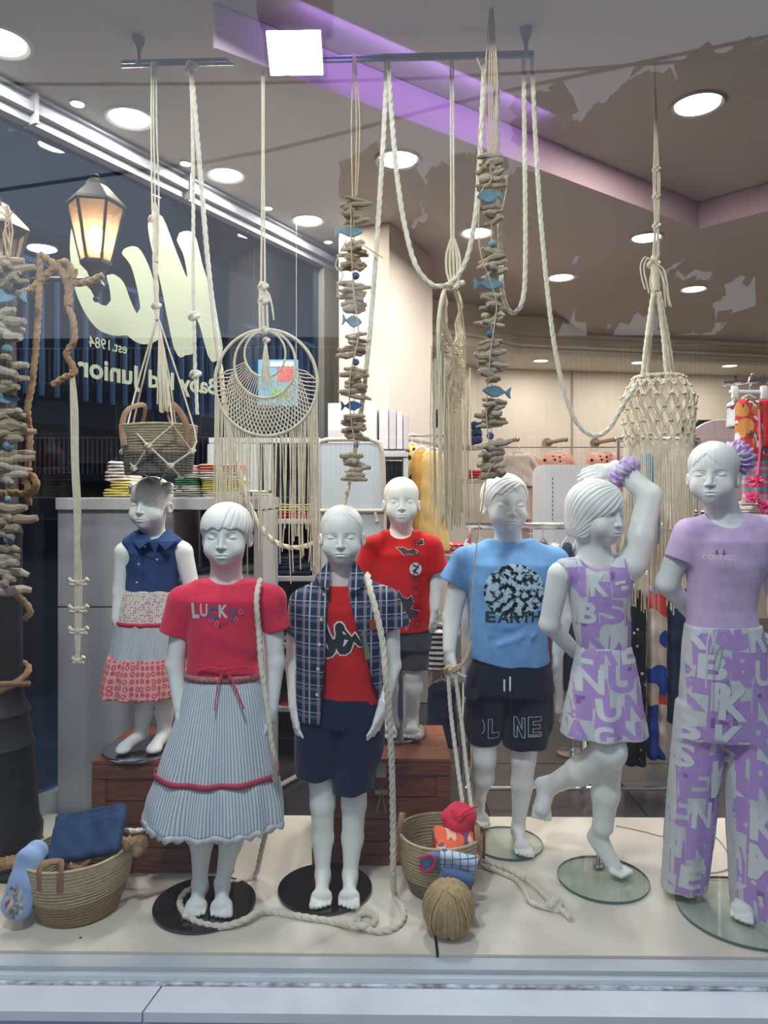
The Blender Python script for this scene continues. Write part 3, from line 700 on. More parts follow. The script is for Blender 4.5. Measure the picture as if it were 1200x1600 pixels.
# ---- 1. raspberry T-shirt and seersucker skirt
g = Fig(345, 2.16, 0, 'bob-haired girl mannequin in raspberry T-shirt and long striped skirt on black disc')
f = g.body((354, 834), 96, hair='bowl', pitch=3)
P = g.P
f.chain([P(354, 868, .02), P(353, 925, .03)], [.043, .050], .03)
f.loft(g.sec([(1140, 304, 398, .55), (1060, 308, 394, .55), (1000, 308, 394, .55), (950, 304, 400, .52), (925, 316, 392, .48)]), .02)
f.cone(P(325, 928, .02), P(290, 940), .032, .033, .03).cone(P(382, 928, .02), P(422, 938), .032, .033, .03)
f.chain([P(287, 943), P(274, 1040, .0), P(280, 1105, -.03)], [.034, .026, .017], .012); hand(f, P(280, 1105, -.03), (.1, -.1, -1), (-1, -.2, 0), .115)
f.chain([P(424, 940), P(431, 1035, .0), P(425, 1105, -.02)], [.034, .026, .017], .012); hand(f, P(425, 1105, -.02), (-.15, -.1, -1), (1, -.2, 0), .115, thumb=-1)
for sx, kx, ax, tx, sd in ((-1, 315, 314, 303, -1), (1, 361, 349, 345, 1)):
    toe = G(tx, 1436, T_) - g.o; ank = Vector((g.P(ax, 1380, .02).x, toe.y + .105, .058)); f.tside = sd
    f.chain([P(kx, 1150), P(kx, 1265), P(kx, 1315, .01), ank], [.052, .036, .033, .0195], .014); foot(f, ank, toe, .155)
g.fbuild()
gf = Fld(.0036)
gf.loft(g.sec([(1056, 292, 408, .64), (1035, 294, 404, .66), (1005, 294, 405, .66), (965, 296, 408, .66), (935, 290, 415, .60), (912, 315, 393, .5)]), .02)
gf.cone(P(322, 926, .01), P(286, 940), .040, .042, .03).cone(P(386, 926, .01), P(424, 938), .040, .042, .03)
gf.sleeve(P(286, 940), P(271, 990), .042, .044).sleeve(P(422, 938), P(434, 985), .042, .040)
gf.cone(P(354, 840, .03), P(354, 880, -.02), .058, .060, .004, 's')
for a, b, r, am in (((330, 1040), (402, 1010), .006, .005), ((318, 1050), (404, 1028), .005, .005), ((300, 1020), (360, 1035), .006, .004), ((385, 1048), (405, 985), .006, .005), ((370, 1052), (398, 1000), .005, .004), ((312, 985), (318, 1040), .008, .003), ((300, 965), (330, 985), .008, .003), ((395, 950), (375, 1000), .009, .003)):
    gf.crease(P(*a, -.08), P(*b, -.08), r * 1.2, am); gf.crease(P(a[0], a[1] + 7, -.08), P(b[0], b[1] + 7, -.08), r * 1.2, -am)
gf.wrinkle(.0016, (20, 60, 10), 1.2)
ts, bv = g.garment('t_shirt', gf, M_red1)
# skirt
def folds(n, a, z0, z1, ph=0., n2=7, a2=.5):
    def fn(th, Z):
        t = np.clip((z0 - Z) / (z0 - z1), 0, 1); return 1 + a * t * (np.cos(n * th + ph + .6 * np.sin(2 * th)) + a2 * np.cos(n2 * th + 2 * ph))
    return fn
z = g.z_
sk = Fld(.0038); sk.loft(g.sec([(1050, 294, 406, .70), (1070, 289, 410, .72), (1110, 279, 418, .74), (1160, 262, 426, .74), (1206, 248, 434, .74)]), .01, folds(9, .030, z(1052), z(1206), .5), rnd=.003)
sk.wrinkle(.0012, (70, 8, 40), 2.)
so, _ = g.garment('skirt', sk, M_seer, (g.x_(350), 0), .135)
fr = Fld(.0038); fr.loft(g.sec([(1200, 252, 431, .74), (1215, 246, 436, .75), (1245, 236, 441, .76), (1272, 229, 443, .77)]), .01, folds(9, .038, z(1160), z(1272), .5, 13, .7), rnd=.003)
fr.wrinkle(.0016, (110, 5, 60), 1.)
g.garment('skirt_frill', fr, M_seer, (g.x_(345), 0), .16)
# lace hem, piping, waistband as swept shells
def ring(secf, n=140): return [secf(2 * math.pi * i / n) for i in range(n)]
def swept(fig, rows, fold, zt, zb, inset, name, m, scal=0., n=200, prnt=None):
    S = sorted(fig.sec(rows)); v = []; fs = []
    def pt(th, zz, k):
        c = [np.interp(zz, [q[0] for q in S], [q[i] for q in S]) for i in range(1, 5)]; fo = float(fold(np.array(th), np.array(zz))) if fold else 1
        ca, sa = math.sin(th), -math.cos(th); den = (abs(ca) ** 2.3 + abs(sa) ** 2.3) ** (1 / 2.3)
        # same super-ellipse as the loft
        tr = math.atan2(ca * c[2], -sa * c[3]); q = 1 / ((abs(math.sin(th) / c[2]) ** 2.3 + abs(math.cos(th) / c[3]) ** 2.3) ** (1 / 2.3))
        return (c[0] + (q * fo + k) * math.sin(th), c[1] - (q * fo + k) * math.cos(th), zz)
    for i in range(n):
        th = 2 * math.pi * i / n - math.pi; zz = zb - (abs(math.sin(th * 18)) * scal if scal else 0)
        zt2 = zt
        for zq, k in ((zt2, inset), (zt2, inset + .002), (zz, inset + .0022), (zz, inset)): v.append(pt(th, zq, k))
    for i in range(n):
        j = (i + 1) % n
        for q in range(4): fs.append((i * 4 + q, j * 4 + q, j * 4 + (q + 1) % 4, i * 4 + (q + 1) % 4))
    return obj(name, mesh(v, fs, True), m, prnt or fig.t)
rows_f = [(1200, 252, 431, .74), (1215, 246, 436, .75), (1245, 236, 441, .76), (1272, 229, 443, .77), (1285, 227, 445, .77)]
swept(g, rows_f, folds(9, .038, z(1160), z(1272), .5, 13, .7), z(1268), z(1277), -.004, 'lace_hem', mat('white_lace', (.70, .73, .74), .8), .011)
swept(g, [(1195, 249, 433, .74), (1215, 246, 436, .75)], folds(9, .034, z(1080), z(1206), .5), z(1198), z(1206), .003, 'piping', mat('raspberry_braid', (.50, .05, .10), .7))
swept(g, [(1040, 292, 408, .66), (1062, 291, 409, .69)], None, z(1048), z(1058), .0015, 'waistband', mat('pink_stitched_band', (.62, .22, .25), .8, noise=.6, nscale=120))
rb = MB()
for pts in ([(350, 1046), (343, 1060), (338, 1085), (335, 1110)], [(352, 1046), (362, 1062), (372, 1085), (381, 1108)]):
    rb.tube(spline([P(x, y, -.088 - .0004 * (y - 1046)) for x, y in pts], .01), .0042, 6, flat=.45)
rb.ball(P(351, 1047, -.088), .008, 8).tube(spline([P(351, 1047, -.086), P(328, 1044, -.08), P(310, 1048, -.068)], .01), .003, 6).tube(spline([P(351, 1047, -.086), P(375, 1042, -.08), P(398, 1046, -.06)], .01), .003, 6)
rb.build('drawstring', M_red1, g.t)
def letter(fg, bv, par, ch, px, py, w, h, m, bold=.02, off=.0014, rot=0., slant=0., name='letter'):
    d = Decal(bv); d.box(ch, fg.x_(px), fg.z_(py), w * fg.mp, h * fg.mp, bold, off, rot, slant=slant); return d.build(name, m, par)
mi = [mat('lavender_ink', (.62, .60, .72), .8), mat('pale_pink_ink', (.70, .50, .58), .8), mat('slate_ink', (.10, .11, .22), .8), mat('faded_pink_ink', (.68, .28, .38), .8), mat('dark_red_ink', (.25, .01, .03), .8)]
letter(g, bv, ts, 'L', 307, 961, 12, 24, mi[0], .05, rot=.08); letter(g, bv, ts, 'U', 321, 958, 12, 20, mi[1], .03); letter(g, bv, ts, 'K', 350, 959, 14, 20, mi[1], .04)
letter(g, bv, ts, 'C', 333, 960, 17, 19, mi[2], .05, .0018); letter(g, bv, ts, 'Y', 362, 964, 17, 19, mi[2], .05, .0018)
d4 = Decal(bv)
for px, py in ((338, 962), (347, 968), (376, 962), (383, 950)):
    d4.line([(g.x_(px + 3 * math.cos(a)), g.z_(py + 4 * math.sin(a))) for a in (0, 1.2, 2.4, 3.6, 4.8)], .0016, closed=True)
d4.build('flower_print', mi[3], ts, kind='stuff')
d5 = Decal(bv); d5.text('girl', g.x_(350), g.z_(973), .022, .0, rot=.1); d5.build('script_print', mi[4], ts, kind='stuff')
g.disc(320, 1415, .147, M_discb, '')

# ---- 2. open plaid shirt over red T-shirt
g = Fig(533, 2.23, 0, 'boy mannequin in open navy plaid shirt over red T-shirt on black disc')
f = g.body((534, 834), 88, hair='buzz', pitch=4); P = g.P
f.chain([P(534, 866, .02), P(534, 925, .03)], [.040, .046], .03)
f.loft(g.sec([(1125, 494, 576, .52), (1020, 496, 578, .52), (960, 494, 578, .48), (930, 502, 568, .45)]), .02)
f.cone(P(505, 932, .02), P(472, 945), .032, .034, .03).cone(P(565, 930, .02), P(602, 942), .032, .034, .03)
f.chain([P(468, 948), P(459, 1040, .01), P(460, 1104, -.03)], [.034, .025, .017]); hand(f, P(460, 1104, -.03), (.12, -.15, -1), (-1, -.35, .1), .115, curl=.3)
f.chain([P(606, 946), P(613, 1040, .01), P(600, 1098, -.05)], [.034, .025, .017]); hand(f, P(600, 1098, -.05), (-.32, -.1, -1), (1, -.5, 0), .12, curl=.15, thumb=-1)
for kx, k2, ax, tx, sd in ((504, 504, 506, 501, -1), (553, 551, 548, 544, 1)):
    toe = G(tx, 1421, T_) - g.o; ank = Vector((P(ax, 1370, .02).x, toe.y + .105, .058)); f.tside = sd
    f.chain([P(kx, 1160), P(kx, 1255), P(k2, 1310, .01), ank], [.052, .036, .032, .020], .014); foot(f, ank, toe, .155)
g.fbuild()
gf = Fld(.0036)
gf.loft(g.sec([(1098, 486, 594, .62), (1060, 486, 590, .64), (1000, 484, 590, .64), (950, 480, 592, .6), (915, 500, 570, .5)]), .02, rnd=.004)
gf.cone(P(534, 840, .03), P(534, 880, -.01), .050, .054, .004, 's')
for a, b in (((500, 1085), (590, 1060)), ((530, 1078), (592, 1045)), ((510, 1060), (560, 1062))): gf.crease(P(*a, -.09), P(*b, -.09), .009, .004)
gf.wrinkle(.0014, (30, 50, 10), 2.2)
ts, bv = g.garment('t_shirt', gf, M_red2)
sh = Fld(.0036)
sh.loft(g.sec([(1120, 460, 604, .66), (1080, 461, 603, .68), (1000, 462, 604, .70), (955, 464, 604, .68), (925, 484, 590, .60), (905, 506, 566, .5)]), .02, rnd=.003)
sh.cone(P(505, 926, .01), P(476, 942), .042, .044, .03).cone(P(566, 924, .01), P(600, 940), .042, .044, .03)
sh.sleeve(P(478, 944), P(467, 992), .043, .040).sleeve(P(600, 942), P(619, 980), .045, .048, n=(.35, 0, -1))
sh.cone(P(534, 850, .02), P(534, 902, .02), .052, .056, .004, 's')
xl = [(g.z_(880), g.x_(516)), (g.z_(925), g.x_(515)), (g.z_(1120), g.x_(504))]; xr = [(g.z_(880), g.x_(544)), (g.z_(925), g.x_(546)), (g.z_(1000), g.x_(568)), (g.z_(1060), g.x_(584)), (g.z_(1120), g.x_(604))]
def opening(X, Y, Z):
    a = np.interp(Z, [p[0] for p in xl[::-1]], [p[1] for p in xl[::-1]]); b = np.interp(Z, [p[0] for p in xr[::-1]], [p[1] for p in xr[::-1]])
    return np.maximum(np.maximum(a - X, X - b), Y - np.where(Z < g.z_(1086), .085, 0.) + 0 * X)
sh.prim(P(500, 1150, -.0) - Vector((0, .2, 0)), P(612, 850, .1), opening, .004, 's')
lo_, hi_ = P(440, 1160, -.3), P(520, 860, .3)
sh.cut(lambda X, Y, Z: (g.z_(1088) + .35 * (X - g.x_(590))) - Z, .003, P(560, 1150, -.3), P(640, 1060, .3))
for a, b in (((572, 930), (580, 1000)), ((590, 960), (570, 1030)), ((560, 960), (590, 985)), ((585, 1010), (600, 1070)), ((470, 960), (476, 1080)), ((600, 950), (612, 975))): sh.crease(P(*a, -.09), P(*b, -.09), .010, .0045)
sh.wrinkle(.0016, (35, 18, 10), .4)
so, sbv = g.garment('plaid_shirt', sh, M_plaid, planar=True)
# collar wings
def flap(fg, pts, th, name, m, par, cloth=True, sub=2):
    v = [Vector(p) for p in pts]; n = len(v); c = sum(v, Vector()) / n; nn = (v[1] - v[0]).cross(v[2] - v[0]).normalized()
    if nn.y > 0: nn = -nn
    V = [p + nn * th / 2 for p in v] + [p - nn * th / 2 for p in v]; Fs = [tuple(range(n)), tuple(range(n, 2 * n))[::-1]] + [(i, (i + 1) % n, n + (i + 1) % n, n + i) for i in range(n)]
    me = mesh(V, Fs)
    if cloth: cloth_attr(me, np.array([[q.x, q.y, q.z] for q in V]), planar=True)
    return obj(name, me, m, par)
flap(g, [P(513, 922, -.085), P(503, 912, -.06), P(492, 903, -.045), P(500, 892, -.015), P(514, 876, .0), P(515, 898, -.035)], .006, 'collar', M_plaid, so)
flap(g, [P(545, 926, -.085), P(546, 900, -.045), P(553, 876, -.005), P(564, 890, -.01), P(574, 906, -.045), P(560, 922, -.075)], .006, 'collar', M_plaid, so)
MB().tube(spline([P(514, 884, -.0), P(520, 878, .05), P(534, 874, .075), P(548, 878, .05), P(554, 884, .0)], .01), .008, 8, flat=1.6).build('collar_stand', M_dnav, so)
pk = Decal(sbv); pk.poly([(g.x_(a), g.z_(b)) for a, b in ((503, 925), (512, 925), (505, 1117), (497, 1117))], .0022); o = pk.build('placket', M_plaid, so)
cloth_attr(o.data, np.array([tuple(v.co) for v in o.data.vertices]), planar=True)
for px, py in ((509, 925), (506, 960), (503, 997), (501, 1034), (499.5, 1073)):
    h = sbv.ray_cast(Vector((g.x_(px), -2, g.z_(py))), Vector((0, 1, 0)))
    if h[0]: MB().lathe([(0, -.0028), (.0048, -.0024), (.0052, .0), (.004, .001)], 14, M=Matrix.Translation(h[0] - Vector((0, .002, 0))) @ Matrix.Rotation(math.radians(-90), 4, 'X')).build('button', mat('pearl_button', (.60, .57, .52), .3), so)
d = Decal(sbv); d.poly([(g.x_(a), g.z_(b)) for a, b in ((577, 961), (592, 961), (594, 976), (579, 977))], .002); d.build('leather_patch', mat('rust_patch', (.32, .06, .02), .7), so)
pkt = Decal(sbv); pkt.line([(g.x_(a), g.z_(b)) for a, b in ((560, 942), (586, 938), (590, 975), (578, 985), (566, 978))], .0014, .002, closed=True); pkt.build('pocket_seam', mat('navy_seam', (.02, .03, .06), .8), so)
# hang tag
flap(g, [P(565, 985, -.125), P(569, 984, -.125), P(580, 1029, -.12), P(571, 1031, -.12)], .0015, 'hang_tag', mat('olive_card', (.16, .19, .12), .6), g.t, False)
# twin-figure logo: black shapes with a white outline
kb = [(511, 967), (514, 974), (518, 985), (523, 993), (526, 991), (527, 984), (526, 977), (526, 971), (530, 967), (535, 967), (539, 971), (541, 977), (546, 983), (551, 989), (556, 983), (559, 988), (563, 994), (567, 1003), (562, 1003), (554, 995), (551, 1004), (548, 1011), (542, 1015), (534, 1015), (530, 1011), (528, 1005), (526, 1012), (521, 1018), (514, 1020), (508, 1017)]
c0 = (536, 994)
def grow2(pts, k):
    out = []
    n = len(pts)
    for i in range(n):
        a, b, c = pts[i - 1], pts[i], pts[(i + 1) % n]; e1 = (b[0] - a[0], b[1] - a[1]); e2 = (c[0] - b[0], c[1] - b[1])
        n1 = (e1[1], -e1[0]); n2 = (e2[1], -e2[0]); l1 = math.hypot(*n1) + 1e-6; l2 = math.hypot(*n2) + 1e-6
        nx, ny = n1[0] / l1 + n2[0] / l2, n1[1] / l1 + n2[1] / l2; l = math.hypot(nx, ny) + 1e-6; kk = k / max(.5, l / 2)
        out.append((b[0] + nx / l * kk, b[1] + ny / l * kk))
    return out
tq = lambda pts: [(g.x_(a), g.z_(b)) for a, b in pts]
dl = Decal(bv); dl.line(tq(kb), .0085, .0012, closed=True); dl.build('logo_outline', M_white, ts)
dl = Decal(bv); dl.poly(tq(kb), .0024); dl.build('logo_figure', M_blackp, ts)
for hole in ([(511, 996), (514, 1000), (516, 1008), (512, 1004), (509, 1002)], [(537, 979), (541, 982), (543, 985), (538, 984)], [(540, 992), (546, 993), (541, 1001), (538, 1003)]):
    dl = Decal(bv); dl.poly(tq(hole), .0032, .004); dl.build('logo_gap', M_white, ts)
# shorts
st = Fld(.0038)
st.loft(g.sec([(1130, 474, 590, .66), (1090, 482, 590, .64), (1075, 490, 584, .62)]), .02)
st.chain([P(503, 1120), P(494, 1190, -.01)], [.060, .062], .02); st.sleeve(P(503, 1120), P(494, 1209, -.01), .062, .060, .02, n=(0, -.0, -1))
st.sleeve(P(560, 1120), P(551, 1233, -.015), .064, .062, .02, n=(.12, 0, -1)); st.ell(P(485, 1150), (.04, .05, .09), .03).ell(P(578, 1150), (.045, .05, .09), .03)
for a, b in (((520, 1110), (500, 1180)), ((548, 1110), (560, 1200)), ((530, 1100), (528, 1160)), ((500, 1130), (490, 1200))): st.crease(P(*a, -.09), P(*b, -.09), .012, .004)
st.cut(lambda X, Y, Z: -1 - 0 * (X + Y + Z)); st.wrinkle(.0016, (60, 10, 20), 1.4); g.garment('shorts', st, M_navy)
g.disc(508, 1391, .142, M_discb, '')

# ---- 3. toddler girl in denim and tiered dress, on the left crate
CR1 = .353; CR2 = .344
g = Fig(233, 2.43, CR1, 'toddler mannequin with curly hair buns in sleeveless denim and tiered dress standing on left crate')
f = g.body((236, 785), 80, hair='buns', yaw=-13, pitch=2); P = g.P
f.chain([P(239, 812, .02), P(239, 850, .03)], [.036, .042], .03)
f.loft(g.sec([(1060, 204, 272, .55), (960, 206, 270, .55), (905, 206, 270, .55), (865, 203, 275, .52), (848, 210, 270, .45)]), .02)
f.cone(P(215, 850, .02), P(196, 862), .030, .030, .03).cone(P(262, 850, .02), P(284, 862), .030, .032, .03)
f.chain([P(194, 864), P(188, 925, .0), P(183, 968, -.02)], [.031, .024, .018]); hand(f, P(183, 968, -.02), (.1, -.1, -1), (-1, -.3, 0), .085)
f.chain([P(286, 864), P(300, 920, .0), P(303, 965, -.02)], [.032, .025, .018]); hand(f, P(303, 965, -.02), (-.1, -.1, -1), (1, -.3, 0), .085, thumb=-1)
for kx, ax, tx, dxx, sd in ((226, 219, 203, 0, -1), (258, 255, 249, 0, 1)):
    toe = Vector((P(tx, 1180).x, -.08 if sd < 0 else -.075, T_)); ank = Vector((P(ax, 1150).x, toe.y + .085, .05)); f.tside = sd
    f.chain([P(kx, 1050), P(kx, 1095), P(kx - 1, 1115, .01), ank], [.040, .029, .027, .020], .014)
    f.cone(ank, toe + Vector((0, .03, .018)), .022, .018, .014).ell(toe + Vector((0, .018, .013)), (.024, .030, .014), .012)
g.fbuild()
bo = Fld(.0034)
bo.loft(g.sec([(924, 198, 278, .66), (900, 199, 279, .68), (865, 194, 284, .66), (845, 200, 276, .55), (832, 214, 262, .5)]), .015, rnd=.004)
bo.cone(P(214, 846, .01), P(203, 850), .032, .026, .02).cone(P(262, 846, .01), P(274, 850), .032, .026, .02)
bo.cone(P(190, 862, .1), P(184, 876, -.1), .033, .033, .004, 's').cone(P(291, 862, .1), P(296, 880, -.1), .033, .033, .004, 's')
bo.cone(P(239, 795, .02), P(239, 824, -.01), .044, .046, .004, 's'); bo.wrinkle(.0012, (40, 60, 10), .8)
ts, bv = g.garment('denim_bodice', bo, M_denim, planar=True)
for sx in (-1, 1):
    cx = 240
    pts = [(cx + sx * 2, 846), (cx + sx * 7, 846), (cx + sx * (19 if sx > 0 else 22), 859 if sx > 0 else 857), (cx + sx * (36 if sx > 0 else 33), 845), (cx + sx * 30, 832), (cx + sx * 22, 826)]
    dd = (-.085, -.088, -.088, -.055, -.01, .01)
    flap(g, [P(x, y, q) for (x, y), q in zip(pts, dd)], .005, 'collar', M_denim, ts)
M_seam = mat('denim_seam', (.012, .02, .05), .8); M_snap = mat('snap_button', (.75, .76, .78), .25, .7)
for pts in ([(202, 862), (216, 866), (221, 862)], [(236, 866), (252, 873), (256, 878), (268, 872)], [(233, 848), (231, 922)], [(202, 862), (201, 872), (211, 878), (221, 872)]):
    dl = Decal(bv); dl.line([(g.x_(a), g.z_(b)) for a, b in pts], .0018, .0014); dl.build('stitched_seam', M_seam, ts)
for px, py in ((229, 851), (234, 852), (204, 869), (254, 872), (226, 879), (222, 907)):
    h = bv.ray_cast(Vector((g.x_(px), -2, g.z_(py))), Vector((0, 1, 0)))
    if h[0]: MB().ball(h[0] - Vector((0, .001, 0)), .0042, 10, (1, .5, 1)).build('snap', M_snap, ts)
def tier(fg, rows, nm, m, n, a, ph, cen, Rr, zt, zb):
    k = Fld(.0036); k.loft(fg.sec(rows), .01, folds(n, a, zt, zb, ph, n + 5, .6), rnd=.003); k.wrinkle(.0012, (120, 5, 60), ph); return fg.garment(nm, k, m, (fg.x_(cen), 0), Rr)
z = g.z_
tier(g, [(921, 197, 277, .70), (945, 190, 277, .74), (972, 185, 279, .76)], 'floral_tier', M_flor, 9, .025, .3, 236, .10, z(915), z(972))
swept(g, [(965, 186, 279, .76), (975, 184, 280, .76)], folds(9, .025, z(915), z(972), .3, 14, .6), z(968), z(974), .001, 'piping', mat('red_braid', (.52, .02, .05), .7))
tier(g, [(972, 183, 280, .76), (1000, 179, 283, .78), (1026, 175, 285, .80)], 'striped_tier', M_fines, 10, .035, 1.1, 236, .12, z(940), z(1026))
tier(g, [(1023, 170, 286, .80), (1050, 163, 289, .82), (1082, 158, 292, .84)], 'pink_tier', M_pais, 9, .055, 2.0, 230, .14, z(990), z(1082))
g.disc(222, 1172, .125, M_discs, '')

# ---- 4. toddler boy in red T-shirt, on the right crate
g = Fig(630, 2.6, CR2, 'toddler mannequin in red T-shirt and grey shorts standing on right crate at back')
f = g.body((627, 782), 73, hair='baby', pitch=0); P = g.P
f.chain([P(627, 806, .02), P(627, 845, .03)], [.036, .042], .03)
f.loft(g.sec([(1005, 596, 658, .55), (940, 596, 658, .55), (900, 594, 660, .55), (865, 592, 664, .5), (845, 600, 654, .45)]), .02)
f.cone(P(605, 846, .02), P(585, 858), .030, .032, .03).cone(P(650, 846, .02), P(672, 858), .030, .032, .03)
f.chain([P(583, 860), P(574, 915), P(570, 960, -.02)], [.034, .027, .020]); hand(f, P(570, 960, -.02), (.1, -.1, -1), (-1, -.3, 0), .09)
f.chain([P(674, 860), P(680, 912, 0), P(678, 950, -.02)], [.034, .026, .019]); hand(f, P(678, 950, -.02), (-.05, -.1, -1), (.8, -.7, 0), .095, thumb=-1, curl=.25)
for kx, ax, tx, sd in ((608, 612, 604, -1), (646, 643, 643, 1)):
    toe = Vector((P(tx, 1150).x, -.075, T_)); ank = Vector((P(ax, 1125).x, .005, .05)); f.tside = sd
    f.chain([P(kx, 1010), P(kx, 1050), P(kx, 1075, .01), ank], [.042, .033, .031, .021], .014); foot(f, ank, toe, .12)
g.fbuild()
gf = Fld(.0036)
gf.loft(g.sec([(984, 580, 674, .70), (950, 579, 673, .72), (900, 580, 672, .70), (865, 582, 674, .66), (845, 598, 658, .55), (834, 606, 648, .5)]), .02, rnd=.004)
gf.cone(P(604, 846, .01), P(586, 856), .038, .040, .03).cone(P(650, 846, .01), P(672, 856), .038, .040, .03)
gf.sleeve(P(584, 856), P(568, 897), .042, .046, .02).sleeve(P(672, 856), P(683, 893), .042, .046, .02)
gf.cone(P(627, 795, .03), P(626, 824, -.01), .042, .045, .004, 's').crease(P(585, 870, -.08), P(610, 880, -.08), .012, .005).crease(P(592, 885, -.08), P(605, 930, -.08), .012, .004).crease(P(662, 880, -.08), P(668, 960, -.08), .01, .003)
gf.wrinkle(.0014, (40, 40, 10), 3.1)
ts, bv = g.garment('t_shirt', gf, M_red2)
M_bat = mat('bat_ink', (.045, .03, .045), .8); M_rline = mat('dim_red_ink', (.22, .005, .012), .8); M_wl = mat('white_line_ink', (.68, .62, .64), .8)
tq = lambda pts: [(g.x_(a), g.z_(b)) for a, b in pts]
for bt in ([(619, 854), (630, 854), (637, 858), (644, 856), (652, 860), (646, 864), (636, 863), (630, 865), (626, 860)], [(650, 851), (655, 843), (660, 842), (661, 849)],
           [(622, 918), (628, 928), (636, 931), (642, 926), (645, 938), (640, 946), (654, 950), (646, 956), (637, 968), (634, 978), (632, 968), (633, 955), (626, 948), (620, 934)]):
    dl = Decal(bv); dl.line(tq(bt), .0032, .0012, closed=True); dl.build('bat_outline', M_wl, ts)
    dl = Decal(bv); dl.poly(tq(bt), .0022); dl.build('bat_print', M_bat, ts)
cc = [(648 + 9.5 * math.cos(a * .5236), 886 + 10 * math.sin(a * .5236)) for a in range(12)]
dl = Decal(bv); dl.poly(tq(cc), .0020, .005); dl.build('round_badge', M_wl, ts); dl = Decal(bv)
dl.line(tq([(644, 880), (652, 884), (644, 889), (651, 893)]), .005, .003); dl.line(tq([(653, 879), (645, 894)]), .004, .003); dl.build('badge_mark', M_bat, ts, kind='stuff')
dl = Decal(bv); dl.line(tq([(642, 846), (658, 846), (658, 975), (642, 975)]), .0012, .0012, closed=True); dl.build('print_border', M_rline, ts)
for i, ch in enumerate('SUPERHERO'): letter(g, bv, ts, ch, 644, 852 + i * 13.5 + (14 if i > 1 else 0), 12, 10, M_rline, .03, .0013)
st = Fld(.0038); st.loft(g.sec([(1012, 588, 672, .72), (978, 590, 670, .70), (970, 594, 668, .66)]), .02)
st.sleeve(P(608, 995), P(606, 1042), .052, .052, .02).sleeve(P(648, 995), P(647, 1043), .054, .053, .02); st.wrinkle(.0016, (60, 10, 20), .4); g.garment('shorts', st, M_grey)
g.disc(612, 1146, .125, M_discs, '')

# ---- 5. boy in blue printed T-shirt
g = Fig(790, 2.5, 0, 'boy mannequin in sky blue planet T-shirt and dark cargo shorts on clear glass disc')
f = g.body((789, 785), 89, hair='side', yaw=8, pitch=3); P = g.P
f.chain([P(793, 815, .02), P(795, 870, .03)], [.043, .050], .03)
f.loft(g.sec([(1065, 748, 844, .5), (1030, 748, 842, .5), (950, 746, 844, .52), (890, 742, 850, .5), (865, 752, 842, .45)]), .02)
f.cone(P(765, 868, .02), P(728, 882), .035, .038, .03).cone(P(825, 868, .02), P(864, 882), .035, .038, .03)
f.chain([P(722, 886), P(706, 965, .0), P(702, 1014, -.04)], [.040, .031, .022]); hand(f, P(702, 1014, -.04), (.12, -.3, -1), (-1, -.6, .1), .13, curl=.55)
f.chain([P(868, 886), P(880, 965, .03), P(872, 1020, .03)], [.038, .028, .020]); hand(f, P(872, 1020, .03), (-.1, -.1, -1), (1, -.3, 0), .12, thumb=-1)
toe = G(820, 1340, T_) - g.o; ank = Vector((P(812, 1290).x, toe.y + .12, .06)); f.tside = 1
f.chain([P(824, 1120), P(818, 1185), P(816, 1225, .01), ank], [.056, .040, .036, .021], .014); foot(f, ank, toe, .17)
toe = Vector((P(762, 1292).x, .10, .0 + .02)); ank = Vector((P(758, 1255).x, .155, .115)); f.tside = -1
f.chain([P(758, 1110), P(756, 1185), P(755, 1215, .02), ank], [.056, .040, .036, .022], .014); foot(f, ank, toe, .15)
g.fbuild()
gf = Fld(.0038)
gf.loft(g.sec([(1038, 738, 860, .60), (1015, 732, 856, .62), (960, 731, 854, .66), (905, 728, 858, .66), (880, 728, 862, .6), (858, 752, 840, .5), (846, 766, 824, .5)]), .02, rnd=.005)
gf.cone(P(764, 864, .01), P(728, 878), .042, .044, .03).cone(P(828, 864, .01), P(864, 878), .042, .044, .03)
gf.sleeve(P(726, 878), P(708, 912), .048, .052, .02).sleeve(P(866, 878), P(882, 915), .048, .052, .02)
gf.cone(P(793, 800, .03), P(793, 821, -.01), .050, .055, .004, 's')
gf.cut(lambda X, Y, Z: (g.z_(1042) + .22 * np.abs(X - g.x_(810)) ** 1.0 - Z), .003)
for a, b, r, am in (((745, 985), (800, 990), .008, .004), ((770, 1002), (830, 978), .010, .006), ((780, 1008), (840, 990), .008, -.005), ((820, 1000), (850, 960), .009, .006), ((835, 1015), (858, 985), .009, .005), ((832, 1000), (850, 978), .007, -.005), ((750, 875), (790, 882), .009, .003), ((800, 880), (850, 870), .009, .003), ((735, 900), (742, 960), .01, .004)):
    gf.crease(P(*a, -.085), P(*b, -.085), r * 1.2, am)
gf.wrinkle(.0018, (20, 45, 10), 5.1)
ts, bv = g.garment('t_shirt', gf, M_blue)
dl = Decal(bv); dl.poly([(g.x_(797 + 46 * math.cos(a * .1745)), g.z_(920 + 42 * math.sin(a * .1745))) for a in range(36)], .0013); o = dl.build('planet_print', M_earth, ts)
cloth_attr(o.data, np.array([tuple(v.co) for v in o.data.vertices]), planar=True)
for ch, px, w in (('E', 754, 15), ('A', 771, 18), ('R', 790, 16), ('T', 807, 15), ('H', 823, 14)): letter(g, bv, ts, ch, px, 966, w, 17, mat('dark_green_ink', (.02, .05, .05), .8), .03, .0022)
st = Fld(.0038); st.loft(g.sec([(1080, 724, 866, .66), (1035, 740, 858, .62), (1025, 744, 852, .6)]), .02)
st.sleeve(P(762, 1060), P(757, 1160), .075, .052, .015, n=(0, 0, -1)).sleeve(P(826, 1060), P(820, 1164), .075, .074, .015, n=(0, 0, -1)).ell(P(738, 1120, .02), (.03, .05, .075), .02).ell(P(852, 1110, .02), (.03, .05, .09), .02)
